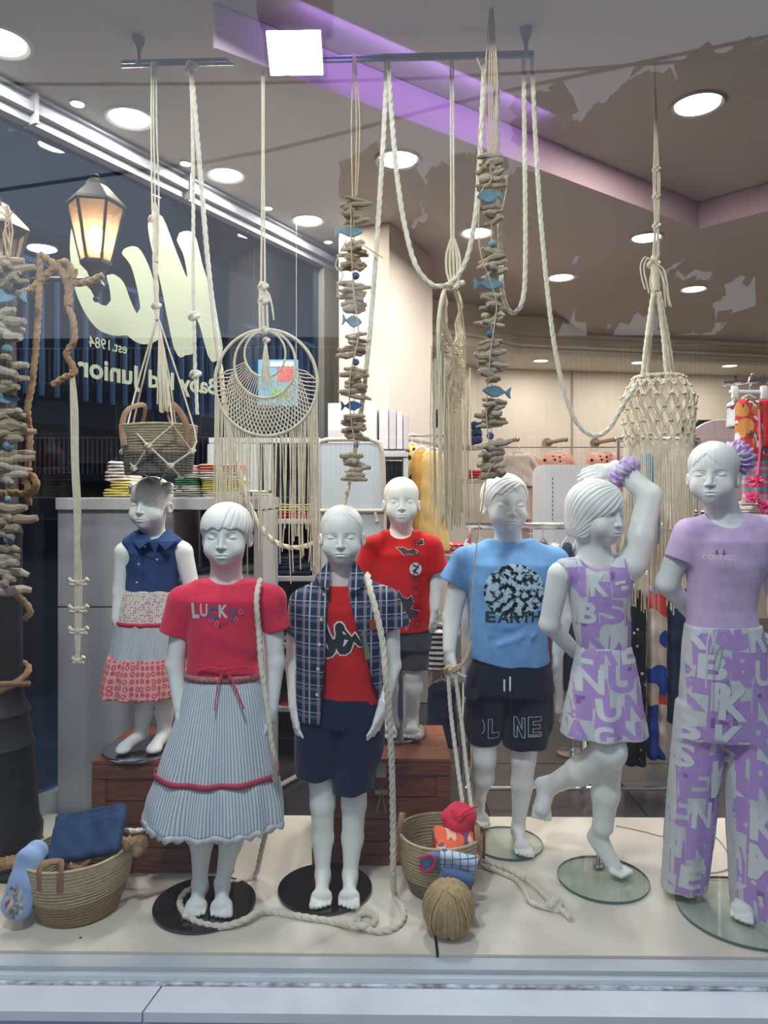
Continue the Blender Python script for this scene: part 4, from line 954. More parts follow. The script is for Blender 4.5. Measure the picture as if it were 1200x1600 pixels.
st.crease(P(780, 1075, -.1), P(780, 1160, -.1), .02, .010).wrinkle(.0016, (50, 12, 20), .9)
so, sb = g.garment('cargo_shorts', st, M_dnav)
flap(g, [P(728, 1078, -.06), P(748, 1076, -.11), P(747, 1090, -.115), P(740, 1096, -.10), P(727, 1088, -.065)], .008, 'pocket_flap', M_dnav, so, False)
for px in (788, 797): MB().tube([P(px, 1062 + (px - 788) * -.5, -.135), P(px, 1080, -.135)], .0028, 8).build('drawcord_end', M_white, so)
M_ln = mat('white_outline_ink', (.45, .48, .52), .8)
for ch, px, py, w, h in (('L', 759, 1130, 17, 30), ('N', 799, 1127, 15, 30), ('E', 819, 1125, 20, 30)):
    dd = Decal(sb); v, fs = norm_glyph(ch, .02); 
    pts = {'L': [(0, 1), (.35, 1), (.35, .28), (1, .28), (1, 0), (0, 0)], 'N': [(0, 0), (0, 1), (.25, 1), (.72, .42), (.72, 1), (1, 1), (1, 0), (.75, 0), (.28, .58), (.28, 0)], 'E': [(0, 0), (0, 1), (1, 1), (1, .78), (.35, .78), (.35, .6), (.9, .6), (.9, .4), (.35, .4), (.35, .22), (1, .22), (1, 0)]}[ch]
    dd.line([(g.x_(px + w * x), g.z_(py + h / 2 - h * y)) for x, y in pts], .0022, .0016, closed=True); dd.build('letter', M_ln, so)
dd = Decal(sb); dd.line([(g.x_(750), g.z_(1116)), (g.x_(753), g.z_(1122)), (g.x_(753), g.z_(1133)), (g.x_(750), g.z_(1138))], .0022); dd.build('letter', M_ln, so)
dd = Decal(sb); dd.text('SPRINT', g.x_(820), g.z_(1140), .012, .01); dd.build('small_print', M_ln, so, kind='stuff')
g.disc(793, 1320, .118, M_discg, '')

# ---- letter-print cloth: rows of big letters stretched into boxes, some reversed out of lilac blocks
def letter_cloth(fg, bvh, par, u0, u1, v0, v1, cw, ch, seed):
    for side in (0, 1): letter_cloth1(fg, bvh, par, None if side == 0 else (lambda u, v: (Vector((u, 3, v)), Vector((0, -1, 0)))), u0, u1, v0, v1, cw, ch, seed + 7 * side)
def letter_cloth1(fg, bvh, par, mapf, u0, u1, v0, v1, cw, ch, seed):
    rr = random.Random(seed); L_ = 'KUBRNZAEMSUBNGIKRV'; lil = Decal(bvh, mapf); pal = Decal(bvh, mapf); v = v1; row = 0
    while v > v0:
        h = ch * rr.uniform(.85, 1.15); u = u0 - cw * rr.random(); row += 1; k = rr.randrange(2)
        while u < u1:
            w = cw * rr.uniform(.8, 1.25); k += 1; c = rr.choice(L_); j = rr.uniform(-.08, .08)
            if k % 2:
                e = .06 * cw
                pts = [(u - rr.uniform(0, e), v - h + rr.uniform(-e, e)), (u + w * rr.uniform(.4, .6), v - h - rr.uniform(0, e)), (u + w + rr.uniform(0, e), v - h + rr.uniform(-e, e)), (u + w + rr.uniform(-e, e), v - h * .4), (u + w - rr.uniform(0, e), v + rr.uniform(0, e)), (u + rr.uniform(0, 2 * e), v)]
                lil.add(pts, [tuple(range(6))], .0010, .012); pal.box(c, u + w * .10, v - h * .5, w * .80, h * .86, .035, .0019, j, .012)
            else: lil.box(c, u + w * .02, v - h * .5, w * .96, h * .98, .045, .0010, j, .012)
            u += w
        v -= h
    lil.build('lilac_print', M_lilp, par, kind='stuff'); pal.build('pale_print', M_whitel, par, kind='stuff')
def around(cx, cy, Rr):                                 # u metres of arc about a vertical line, v height
    def m(u, v):
        a = u / Rr; d = Vector((math.sin(a), -math.cos(a), 0)); c = Vector((cx(v), cy(v), v)); return c + d * .6, -d
    return m

# ---- 6. girl with raised arm in lilac letter print top and skirt
g = Fig(940, 2.3, 0, 'girl mannequin with one arm over her head in lilac letter print top and skirt')
f = g.body((934, 799), 97, hair='pageboy', yaw=34, pitch=5, roll=0); P = g.P
f.chain([P(926, 828, .02), P(930, 880, .02)], [.044, .054], .03)
f.loft(g.sec([(1080, 905, 985, .6, .0), (1020, 908, 978, .55), (960, 905, 976, .55), (915, 898, 984, .55), (890, 905, 975, .5)]), .02)
f.cone(P(910, 890, .02), P(882, 895), .036, .038, .03).cone(P(950, 888, .02), P(984, 885, .0), .036, .040, .03)
f.chain([P(874, 898), P(858, 975, .02), P(898, 1018, .08)], [.037, .030, .022], .014); hand(f, P(898, 1018, .08), (1, .35, -.25), (.1, .9, .4), .12, curl=.3)
f.chain([P(988, 880), P(1000, 840), P(1015, 775, .02), P(980, 742, .06), P(962, 731, .08)], [.046, .041, .037, .031, .025], .014); hand(f, P(966, 733, .08), (-1, -.1, -.12), (.1, -.85, .5), .135, curl=.30, thumb=-1, spread=.06)
toe = G(992, 1376, T_) - g.o; ank = Vector((P(941, 1318).x, toe.y + .075, .125)); f.tside = -1
f.chain([P(950, 1110), P(950, 1180), P(946, 1240, .01), P(942, 1290, .02), ank], [.052, .045, .042, .030, .024], .014)
fd = (toe - ank); bl = toe - Vector((.048, -.040, -.016))
f.cone(ank + Vector((-.012, .012, -.020)), bl, .022, .021, .014).cone(ank, bl + Vector((0, 0, .012)), .024, .016, .014)
for i in range(5):
    o = Vector((.64, .76, 0)) * (-.022 + .011 * i); dq = Vector((.76, -.64, 0)); b = bl + o; f.cone(b, b + dq * (.030, .034, .036, .038, .040)[i] - Vector((0, 0, .006)), .010, (.006, .0064, .0068, .007, .0095)[i], .004)
f.chain([P(938, 1085, .0), P(952, 1174, -.055), P(905, 1205, .02), P(862, 1226, .10)], [.054, .050, .042, .028], .016)
a_ = P(856, 1228, .11); t2 = P(838, 1290, .10)
f.cone(P(862, 1226, .10), a_ + Vector((-.018, .012, .0)), .026, .024, .012).cone(a_, P(846, 1262, .095), .027, .026, .014)
for i in range(5):
    b = P(846, 1262, .095) + Vector((-.020 + .010 * i, .0, 0)); f.cone(b, b + Vector((-.008 * (1 - i * .4), -.004, -.036 + .003 * abs(i - 3))), .0095, (.0058, .0062, .0066, .007, .009)[i], .004)
g.fbuild()
tk = Fld(.0036)
tk.loft(g.sec([(1014, 904, 984, .70), (985, 897, 984, .72), (950, 892, 983, .72), (920, 889, 987, .70), (895, 893, 985, .62), (885, 898, 980, .5)]), .015, rnd=.003)
tk.cone(P(910, 890, .02), P(884, 894), .042, .044, .02).cone(P(950, 888, .02), P(984, 885, .0), .042, .046, .02)
tk.cone(P(930, 838, .03), P(931, 856, -.03), .054, .056, .004, 's').cone(P(868, 893, .1), P(862, 905, -.12), .038, .042, .004, 's').cone(P(1004, 886, .1), P(1004, 895, -.12), .036, .042, .004, 's')
tk.crease(P(895, 965, -.08), P(930, 985, -.08), .005, .006).crease(P(930, 985, -.08), P(986, 970, -.08), .005, .006).crease(P(898, 930, -.08), P(930, 945, -.08), .008, .004).crease(P(900, 950, -.08), P(940, 952, -.08), .008, .003)
ts, bv = g.garment('tank_top', tk, M_lett)
letter_cloth(g, bv, ts, g.x_(884), g.x_(992), g.z_(1014), g.z_(864), .074, .080, 5)
dl = Decal(bv); dl.poly([(g.x_(a), g.z_(b)) for a, b in ((950, 906), (968, 903), (968, 908), (951, 911))], .003); dl.build('sewn_label', M_whitel, ts)
for pts in ([(884, 878), (884, 900), (890, 925)], ): pass
nk = Decal(bv); nk.line([(g.x_(931 + 29 * math.cos(a)), g.z_(858 + 30 * math.sin(a))) for a in [math.pi * q / 16 for q in range(17)]], .008, .0026, .008); nk.build('neck_binding', M_lil, ts, kind='stuff')
sk = Fld(.0038); z = g.z_; ff = folds(6, .075, z(1020), z(1145), .9, 9, .4)
sk.loft(g.sec([(1008, 902, 985, .70), (1020, 900, 988, .74), (1060, 891, 996, .80), (1105, 881, 1003, .86), (1142, 874, 1009, .90)]), .01, ff, rnd=.003)
sk.wrinkle(.0012, (60, 8, 40), 2.); so, sb = g.garment('skirt', sk, M_lett)
letter_cloth(g, sb, so, g.x_(866), g.x_(1018), z(1145), z(1010), .080, .085, 11)
g.disc(942, 1376, .137, M_discg, '', peg=Vector((ank.x + .005, ank.y + .02, 0)))
def scrunchie(fg, c, ax, rr, r, parent):                 # ruffled torus
    ax = Vector(ax).normalized(); e1 = ax.orthogonal().normalized(); e2 = ax.cross(e1); pts = []; v = []; fs = []; n = 120; m = 14; rq = random.Random(3)
    for i in range(n):
        a = 2 * math.pi * i / n; cc = Vector(c) + (e1 * math.cos(a) + e2 * math.sin(a)) * rr; out = (e1 * math.cos(a) + e2 * math.sin(a))
        for k in range(m):
            b = 2 * math.pi * k / m; q = r * (1 + .28 * math.sin(13 * a + 2.2 * math.sin(b * 2 + a * 3)) + .15 * math.sin(29 * a + b * 3)); v.append(cc + (out * math.cos(b) + ax * math.sin(b) * 1.25) * q)
    for i in range(n):
        for k in range(m): fs.append((i * m + k, ((i + 1) % n) * m + k, ((i + 1) % n) * m + (k + 1) % m, i * m + (k + 1) % m))
    return obj('scrunchie', mesh(v, fs, True), mat('lilac_print_satin', (.42, .24, .62), .5, col2=(.66, .58, .72), nscale=45), parent)
o = scrunchie(g, g.o + P(975, 738, .065), P(1015, 775, .02) - P(962, 731, .08), .036, .017, None); tag(o, 'lilac scrunchie round the raised wrist of the arm-up girl mannequin', 'scrunchie', 'lilac scrunchies')

# ---- 7. tall girl in lilac crop T-shirt and letter print trousers
g = Fig(1125, 2.15, 0, 'tallest girl mannequin in plain lilac crop T-shirt and wide letter print trousers at right edge')
f = g.body((1114, 739), 97, hair='updo', yaw=-30, pitch=2, roll=0); P = g.P
f.ell(P(1154, 716, .055), (.032, .032, .034), .015)
f.chain([P(1122, 768, .02), P(1134, 825, .03)], [.043, .054], .03)
f.loft(g.sec([(1010, 1092, 1170, .5), (950, 1084, 1178, .52), (900, 1080, 1190, .52), (850, 1078, 1194, .5), (828, 1090, 1184, .45)]), .02)
f.cone(P(1108, 830, .02), P(1078, 838), .034, .036, .03).cone(P(1160, 828, .02), P(1194, 834), .034, .038, .03)
f.chain([P(1070, 842), P(1042, 912, .03), P(1082, 960, .09)], [.038, .031, .022], .014); hand(f, P(1082, 960, .09), (1, .3, -.2), (.1, .9, .4), .12, curl=.3)
f.chain([P(1200, 840), P(1212, 915, .0), P(1214, 975, -.03)], [.038, .030, .021]); hand(f, P(1214, 975, -.03), (0, -.1, -1), (1, -.3, 0), .125, thumb=-1)
for kx, ax, tx, dyy, sd in ((1088, 1084, 1080, .09, -1), (1165, 1160, 1150, -.06, 1)):
    toe = Vector((P(tx, 1400).x, dyy - .05, T_)) if sd < 0 else G(1158, 1442, T_) - g.o; ank = Vector((P(ax, 1380).x, toe.y + .11, .058)); f.tside = sd
    f.chain([P(kx + 8, 1060), P(kx, 1200), P(kx, 1280, .01), ank], [.040, .040, .034, .021], .014); foot(f, ank, toe, .165)
g.fbuild()
tp = Fld(.0036)
tp.loft(g.sec([(978, 1073, 1184, .66), (950, 1076, 1180, .66), (920, 1076, 1184, .68), (880, 1072, 1196, .70), (845, 1070, 1200, .62), (822, 1092, 1182, .5)]), .02, rnd=.003)
tp.cone(P(1106, 824, .01), P(1078, 836), .040, .042, .03).cone(P(1164, 822, .01), P(1196, 832), .040, .044, .03)
tp.sleeve(P(1076, 836), P(1060, 876), .043, .043, .02).sleeve(P(1198, 832), P(1212, 880), .046, .048, .02)
tp.cone(P(1128, 770, .03), P(1136, 796, -.02), .056, .058, .004, 's')
for a, b, r, am in (((1078, 910), (1135, 905), .006, .004), ((1110, 908), (1180, 918), .006, -.003), ((1130, 935), (1178, 938), .006, .004), ((1165, 850), (1190, 880), .009, .005), ((1080, 878), (1100, 900), .009, .003), ((1075, 965), (1182, 968), .003, .003)): tp.crease(P(*a, -.085), P(*b, -.085), r * 1.2, am)
tp.wrinkle(.0014, (25, 50, 10), .5)
ts, bv = g.garment('crop_top', tp, M_lil)
dl = Decal(bv); dl.text('concept', g.x_(1084), g.z_(871), .030, .0, sx=.9); dl.build('pale_lettering', mat('pale_lilac_ink', (.84, .78, .86), .8), ts, kind='stuff')
for x0 in (1103, 1113):
    dl = Decal(bv); dl.line([(g.x_(x0 - 2), g.z_(863)), (g.x_(x0), g.z_(857)), (g.x_(x0 + 2), g.z_(863))], .0022, .0012, closed=True); dl.build('plum_mark', mat('plum_ink', (.30, .03, .12), .8), ts)
pn = Fld(.0048); z = g.z_
pn.loft(g.sec([(1150, 1062, 1204, .62), (1080, 1064, 1202, .64), (1010, 1068, 1194, .66), (975, 1072, 1187, .66)]), .02, rnd=.004)
def lg(rows, ph): pn.loft(g.sec(rows), .02, folds(5, .06, z(1100), z(1395), ph, 8, .5), rnd=.006)
lg([(1100, 1062, 1132, .95, .01), (1200, 1052, 1128, .95, .02), (1300, 1046, 1120, .95, .03), (1400, 1044, 1112, .95, .05)], .4)
lg([(1100, 1134, 1206, .95, -.0), (1200, 1134, 1222, .95, -.01), (1300, 1137, 1232, .95, -.02), (1424, 1140, 1238, .95, -.035)], 1.7)
for a, b, r, am in (((1118, 990), (1112, 1100), .012, .006), ((1128, 1100), (1133, 1380), .012, .008), ((1090, 990), (1070, 1120), .012, .004), ((1160, 1000), (1180, 1160), .012, .004), ((1050, 1370), (1090, 1392), .008, .007), ((1060, 1350), (1105, 1375), .008, -.006), ((1145, 1395), (1190, 1410), .008, .006), ((1140, 1380), (1180, 1380), .008, -.006)): pn.crease(P(*a, -.09), P(*b, -.09), r, am)
for i in range(16): x = 1074 + 7 * i; pn.crease(P(x, 978, -.09), P(x + 1, 988, -.10), .004, .004)
so, sb = g.garment('trousers', pn, M_lett)
letter_cloth(g, sb, so, g.x_(1040), g.x_(1128), z(1402), z(985), .080, .095, 21)
letter_cloth(g, sb, so, g.x_(1132), g.x_(1245), z(1426), z(985), .084, .100, 33)
dw = MB(); dw.tube(spline([P(1112, 985, -.115), P(1106, 1000, -.12), P(1104, 1040, -.125), P(1103, 1075, -.125)], .01), .0024, 6).tube(spline([P(1112, 985, -.115), P(1120, 983, -.115), P(1116, 1000, -.12), P(1110, 1020, -.12)], .01), .0024, 6); dw.build('drawstring', M_lett, so)
g.disc(1165, 1427, .185, M_discg, '')
o = scrunchie(g, g.o + P(1152, 716, .055), (.75, .55, .15), .031, .019, None); tag(o, 'lilac scrunchie on the hair bun of the tallest girl mannequin', 'scrunchie', 'lilac scrunchies')
# ------------------------------------------------------------------ rod, ropes, macrame, driftwood
M_cot = mat('cotton_cord', (.76, .67, .52), .9, noise=.15, nscale=60, bump=.3, bscale=600); M_cotw = mat('white_twisted_rope', (.76, .70, .58), .9, noise=.12, nscale=50)
M_jute = mat('raffia_cord', (.62, .46, .30), .85, noise=.2, nscale=60); M_manila = mat('manila_rope', (.40, .24, .12), .9, noise=.3, nscale=40, bump=.5, bscale=500)
M_drift = mat('driftwood', (.46, .36, .25), .9, noise=.35, nscale=30, bump=.5, bscale=200, stretch=(1, 6, 6)); M_drift2 = mat('pale_driftwood', (.56, .48, .38), .9, noise=.3, nscale=35, bump=.5, bscale=200, stretch=(1, 6, 6))
M_fish = mat('weathered_blue_paint', (.17, .31, .40), .7, noise=.35, nscale=30); M_fishd = mat('deep_blue_paint', (.05, .12, .30), .6, noise=.2, nscale=40)
M_iron = mat('black_cast_iron', (.012, .013, .015), .45, spec=.5); M_rod = mat('painted_steel_rod', (.22, .24, .30), .35, .6)
DR = 2.35
t = thing('hanging_rod', 'grey twin steel rod under the ceiling that carries the ropes', 'rod', W(190, 100, 2.37))
o = t.location; a, b = W(190, 100, 2.375) - o, W(834, 85, 2.325) - o; up = Vector((0, 0, .0065))
for k, q in (('rail', up), ('rail', -up)): MB().tube([a + q, b + q], .0058, 10).build(k, M_rod, t)
for px in (217, 822):
    f_ = (px - 190) / 644; c = a + (b - a) * f_; hz = HI - o.z
    MB().lathe([(.021, hz), (.019, hz - .012), (.007, hz - .045), (.0055, c.z - .006)], 16, (c.x, c.y, 0)).ball(c, .011, 10).build('ceiling_mount', M_rod, t)
def cordthing(name, label, cat, pts, r, m=None, turns=0., d=DR, group=None, step=.006, n=8, extra=None):
    P = [W(p[0], p[1], p[2] if len(p) > 2 else d) for p in pts]; mb = MB()
    if turns: mb.tube(spline(P, .0045), r, 12, twist=turns, lobe=.26)
    else: mb.tube(spline(P, .02), r, n)
    if extra: extra(mb)
    return tag(mb.build(name, m or M_cotw), label, cat, group)
def knot(mb, c, r):                                     # overhand knot
    c = Vector(c); mb.tube([c + Vector((math.cos(a) * r * (1 + .3 * math.sin(2 * a)), math.sin(2 * a) * r * .5, math.sin(a) * r * .7)) for a in [k * math.pi / 10 for k in range(20)]], r * .62, 8, closed=True); mb.ball(c, r * .9, 8)
# swags of twisted rope
def ex1(mb): knot(mb, W(300, 104, DR), .014)
cordthing('swag_rope', 'long white rope swagged low behind the plaid shirt boy, both ends on the rod', 'rope',
    [(298, 98), (302, 140), (312, 260), (324, 400), (336, 510), (345, 580), (352, 640), (366, 710), (386, 780), (412, 830), (440, 852), (470, 855, 2.37), (500, 842, 2.40), (528, 812, 2.42), (541, 775, 2.42), (552, 720, 2.42), (562, 660, 2.40), (574, 560), (583, 460), (592, 330), (600, 200), (604, 96)], .0072, turns=70, extra=ex1)
cordthing('swag_rope', 'white twisted rope looping from the rod middle to the tall driftwood garland', 'rope', [(607, 96, 2.33), (612, 180, 2.31), (621, 280, 2.29), (634, 360, 2.28), (650, 415, 2.27), (672, 443, 2.27), (692, 447, 2.27), (712, 436, 2.27), (730, 402, 2.27), (741, 350, 2.27), (747, 290, 2.27), (752, 200, 2.27), (757, 92, 2.31)], .0072, turns=70)
cordthing('swag_rope', 'short white rope loop between the tall driftwood garland and the right rod end', 'rope', [(776, 92, 2.31), (777, 180, 2.29), (779, 300, 2.28), (782, 400), (785, 455), (795, 485), (808, 486), (818, 462), (821, 400), (820, 250), (818, 92)], .0066, turns=70)
cordthing('swag_rope', 'white rope hanging from the right rod end down to the macrame basket rim', 'rope', [(831, 88), (836, 200), (844, 330), (856, 460), (868, 550), (884, 620), (905, 665), (930, 681), (953, 668), (974, 632), (996, 600)], .0066, turns=70)
def ex2(mb): knot(mb, W(303, 494, DR), .012); knot(mb, W(305, 585, DR), .012); knot(mb, W(296, 108, DR), .012)
cordthing('knotted_rope', 'thin knotted white rope ending above the wicker hanging basket', 'rope', [(296, 98), (300, 160), (302, 300), (302, 420), (303, 494), (304, 540), (305, 585), (307, 620), (308, 648)], .0052, turns=80, extra=ex2)

# macrame hanger that holds a basket
hb = W(248, 706, DR)
t = thing('macrame_hanger', 'off-white macrame plant hanger holding a two-tone wicker basket', 'macrame', W(242, 97, DR)); o = Vector(t.location); L_ = lambda x, y, d=DR: W(x, y, d) - o
m = MB()
for dx in (-3, 0, 4): m.tube(spline([L_(240 + dx, 96), L_(240 + dx * 1.2, 200), L_(242 + dx * 1.5, 300), L_(243 + dx, 400)], .04), .0026, 6)
m.build('hanging_cord', M_cot, t)
m = MB(); m.tube(spline([L_(241, 318), L_(243, 345), L_(242, 370), L_(243, 410)], .01), [.005] * 3 + [.009] * 60 if 0 else .0085, 10, twist=60, lobe=.2, lobes=2).tube(spline([L_(242, 405), L_(244, 450), L_(246, 500)], .01), .0075, 10, twist=50, lobe=.2, lobes=2)
knot(m, L_(239, 342), .010); knot(m, L_(244, 478), .010); m.build('wrapped_cord', M_cot, t)
ftl, fbl, frt = L_(200, 664, 2.30), L_(210, 732, 2.27), L_(303, 674, 2.32)
K1, K2, K3, K4 = L_(232, 697, 2.225), L_(266, 728, 2.235), L_(300, 705, 2.28), L_(192, 706, 2.31)
m = MB()
for pts in ([L_(245, 498), L_(215, 600), L_(200, 662, 2.29)], [L_(246, 498), L_(222, 600, 2.38), L_(208, 662, 2.42)], [L_(247, 498), L_(262, 600, 2.30), L_(270, 664, 2.23)], [L_(247, 498), L_(266, 600, 2.38), L_(274, 662, 2.42)], [L_(248, 498), L_(282, 600), L_(304, 672, 2.32)],
            [L_(200, 662, 2.29), K1], [L_(200, 662, 2.29), K4 + Vector((.01, 0, .02)), K4], [L_(270, 664, 2.23), K1], [L_(270, 664, 2.23), K3], [L_(304, 672, 2.32), L_(307, 690, 2.31), K3], [K1, fbl], [K1, K2], [K3, K2], [K4, fbl], [fbl, L_(240, 750, 2.35)], [K2, L_(250, 750, 2.34)], [K2, L_(285, 748, 2.33)]):
    m.tube(spline(pts, .03), .0028, 6)
for k in (K1, K2, K3, K4, fbl): knot(m, k, .0075)
m.build('net', M_cot, t)
m = MB(); rr = random.Random(4)
for i in range(26): a = rr.uniform(0, 6.28); q = rr.uniform(0, 1); m.tube(spline([L_(249, 508), L_(252 + 5 * math.cos(a) * q, 560, 2.33), L_(256 + 12 * math.cos(a) * q, rr.uniform(630, 646), 2.33 + .02 * math.sin(a) * q)], .03), .003, 5)
o2 = m.build('tassel', M_cot, t); o2['kind'] = 'stuff'
M_wick = mat('pale_wicker', (.50, .40, .27), .85, noise=.3, nscale=60, bump=.6, bscale=250, stretch=(1, 1, 5)); M_wickd = mat('grey_wicker', (.19, .17, .14), .85, noise=.3, nscale=60, bump=.6, bscale=250, stretch=(1, 1, 5)); M_lea = mat('tan_leather', (.30, .16, .09), .6, noise=.2, nscale=30)
M_gold = mat('golden_straw', (.44, .30, .14), .85, noise=.3, nscale=70, bump=.6, bscale=250, stretch=(1, 1, 5)); M_straw = mat('pale_straw', (.58, .46, .28), .85, noise=.25, nscale=70, bump=.6, bscale=250, stretch=(1, 1, 5))
def coil_basket(t, prof, rings, ry, mats, split, M=None, wob=.05, thick=.008):   # prof: fn(0..1) -> radius, z ; coils as stacked tubes
    for lo, hi, m_, nm in ((0, split, mats[1], 'lower_weave'), (split, 1.0001, mats[0], 'upper_weave')):
        mb = MB()
        for i in range(rings):
            u = i / (rings - 1)
            if not (lo <= u < hi): continue
            r, z, th = prof(u); rr = random.Random(i)
            pts = [Vector((r * math.cos(a), r * math.sin(a) * ry, z + .0012 * math.sin(3 * a + i))) for a in [2 * math.pi * k / 48 for k in range(48)]]
            if M is not None: pts = [M @ p for p in pts]
            mb.tube(pts, th, 6, closed=True)
        mb.build(nm, m_, t)
    r, z, th = prof(0); pts = [Vector((r * math.cos(a), r * math.sin(a) * ry, z)) for a in [2 * math.pi * k / 48 for k in range(48)]]
    if M is not None: pts = [M @ p for p in pts]
    MB().add(pts, [tuple(range(48))]).build('bottom', mats[1], t, smooth=False)
b1 = thing('wicker_basket', 'oval two-tone wicker basket with leather handles hanging in the macrame net', 'basket', W(248, 741, DR))
coil_basket(b1, lambda u: (.102 + .017 * u, .004 + .148 * u, .0046), 19, .80, (M_wick, M_wickd), .42)
for pts in ([W(194, 696, 2.27), W(191, 665, 2.29), W(200, 640, 2.31), W(226, 634, 2.33), W(222, 664, 2.35)], [W(292, 692, 2.28), W(291, 665, 2.28), W(282, 645, 2.29), W(268, 632, 2.31), W(262, 648, 2.34), W(268, 664, 2.36)]):
    mb = MB(); sp = spline([p - b1.location for p in pts], .008); 
    mb.tube(sp, .010, 8, flat=.22); mb.build('leather_handle', M_lea, b1)

# ringed macrame hanging
t = thing('ringed_macrame', 'cream macrame wall hanging of three nested rings with net and long fringe', 'macrame', W(411, 96, 2.33)); o = Vector(t.location); L_ = lambda x, y, d=2.33: W(x, y, d) - o
mp = 2.33 / F
m = MB()
for dx in (-3, 3): m.tube(spline([L_(411 + dx * .5, 95), L_(411 + dx * .4, 250), L_(411 + dx, 440)], .05), .0032, 6)
for dx in (-6, -1, 5): m.tube(spline([L_(411 + dx * .6, 440), L_(412 + dx, 480), L_(413 + dx, 520)], .02), .0045, 7)
knot(m, L_(411, 448), .011); knot(m, L_(412, 470), .012); knot(m, L_(414, 516), .010)
for a in range(7): m.tube(spline([L_(412, 462), L_(418 + a, 455 + a * 3), L_(424 + a * .6, 470 + a * 5)], .01), .0025, 5)
m.build('hanging_cord', M_cot, t)
rings = (((414, 553), 32, 36, .0036), ((414, 569), 48, 53, .0040), ((416, 598), 80, 83, .0052))
def rp(i, a, y=0.): (cx, cy), rx, ry, _ = rings[i]; return L_(cx + rx * math.cos(a), cy - ry * math.sin(a)) + Vector((0, y, 0))
for i in range(3): MB().tube([rp(i, 2 * math.pi * k / 72) for k in range(72)], rings[i][3], 8, closed=True).build('ring', M_cot, t)
m = MB()
for k in range(34): a = math.radians(185 + 170 * k / 33); m.tube([rp(0, math.radians(200 + 140 * k / 33)), rp(1, a)], .0016, 5)
for s_ in (-1, 1):
    for k in range(34):
        a0 = math.radians(188 + 164 * k / 33); pts = []
        for q in range(7):
            u = q / 6; a = a0 + s_ * .42 * u; a = min(max(a, math.radians(178)), math.radians(362)); p = rp(1, a) * (1 - u) + rp(2, a) * u; pts.append(p + Vector((0, .004 * math.sin(q * 3.1 + k), 0)))
        m.tube(pts, .0021, 5)
o2 = m.build('net', M_cot, t); o2['kind'] = 'stuff'
m = MB(); rr = random.Random(9)
for k in range(78):
    a = math.radians(182 + 176 * (k + rr.uniform(-.3, .3)) / 77); p = rp(2, a); x0 = (p.x + o.x) / mp + 600
    ye = 800 + rr.uniform(0, 130) if x0 < 420 else 820 + rr.uniform(0, 95); z1 = CZ + (Y0 - ye) * mp - o.z; dx = rr.uniform(-.008, .008); y = rr.uniform(-.006, .010)
    m.tube(spline([p, Vector((p.x + dx * .4, p.y + y, p.z * .65 + z1 * .35)), Vector((p.x + dx, p.y + y, p.z * .3 + z1 * .7)), Vector((p.x + dx * rr.uniform(-.5, 2), p.y + y, z1))], .06), .0019, 5)
o2 = m.build('fringe', M_cot, t); o2['kind'] = 'stuff'
m = MB()
for k in range(9): m.tube(spline([L_(415, 532, 2.325), L_(411 + k, 560, 2.32), L_(408 + 2 * k, 590 + (k % 3) * 8, 2.32)], .02), .0024, 5)
knot(m, L_(416, 532, 2.325), .008); m.build('tassel', M_cot, t)['kind'] = 'stuff'

# turned macrame piece
t = thing('turned_macrame', 'cream ring macrame seen edge on with a long fringe beside the yellow dress', 'macrame', W(706, 92, 2.36)); o = Vector(t.location); dv = Vector((math.cos(1.2), math.sin(1.2), 0)); mp = 2.36 / F
L_ = lambda x, y, d=2.36: W(x, y, d) - o
m = MB()
for dx in (-2, 2): m.tube([L_(706 + dx, 90), L_(707 + dx, 370)], .0032, 6)
for dx in (-9, -4, 1, 6, 10): m.tube(spline([L_(707, 368), L_(707 + dx, 395), L_(708 + dx * 1.1, 425), L_(709 + dx * .4, 447)], .02), .0042, 6)
knot(m, L_(708, 446), .015); m.ball(L_(722, 442), .010, 8)
for k in range(5): m.tube(spline([L_(712, 450), L_(717 + k, 458 + 3 * k), L_(719 + k, 470 + 3 * k)], .01), .003, 5)
m.build('hanging_cord', M_cot, t)
def r2(a, k=1.): c = L_(706, 545); return c + dv * (.078 * math.cos(a) * k) * 1.9 + Vector((0, 0, 98 * mp * math.sin(a) * k))
MB().tube([r2(2 * math.pi * k / 60) for k in range(60)], .0062, 8, closed=True).build('ring', M_cot, t)
m = MB()
for s_ in (-1, 1):
    for k in range(44):
        a0 = math.radians(150 + 240 * k / 43); m.tube([r2(a0 + s_ * .5 * q / 5, .12 + .88 * q / 5) + Vector((.006 * math.sin(q * 2 + k), 0, 0)) for q in range(6)], .0034, 5)
m.build('net', M_cot, t)['kind'] = 'stuff'
m = MB()
for k in range(64):
    a = math.radians(185 + 170 * k / 63); p = r2(a); p.x += rr.uniform(-.022, .022); z1 = CZ + (Y0 - rr.uniform(790, 828)) * mp - o.z; e = Vector((p.x + rr.uniform(-.006, .010), p.y + rr.uniform(-.02, .02), z1))
    m.tube(spline([p, p * .6 + e * .4 + Vector((rr.uniform(-.003, .003), 0, 0)), e], .08), .0020, 5)
m.build('fringe', M_cot, t)['kind'] = 'stuff'

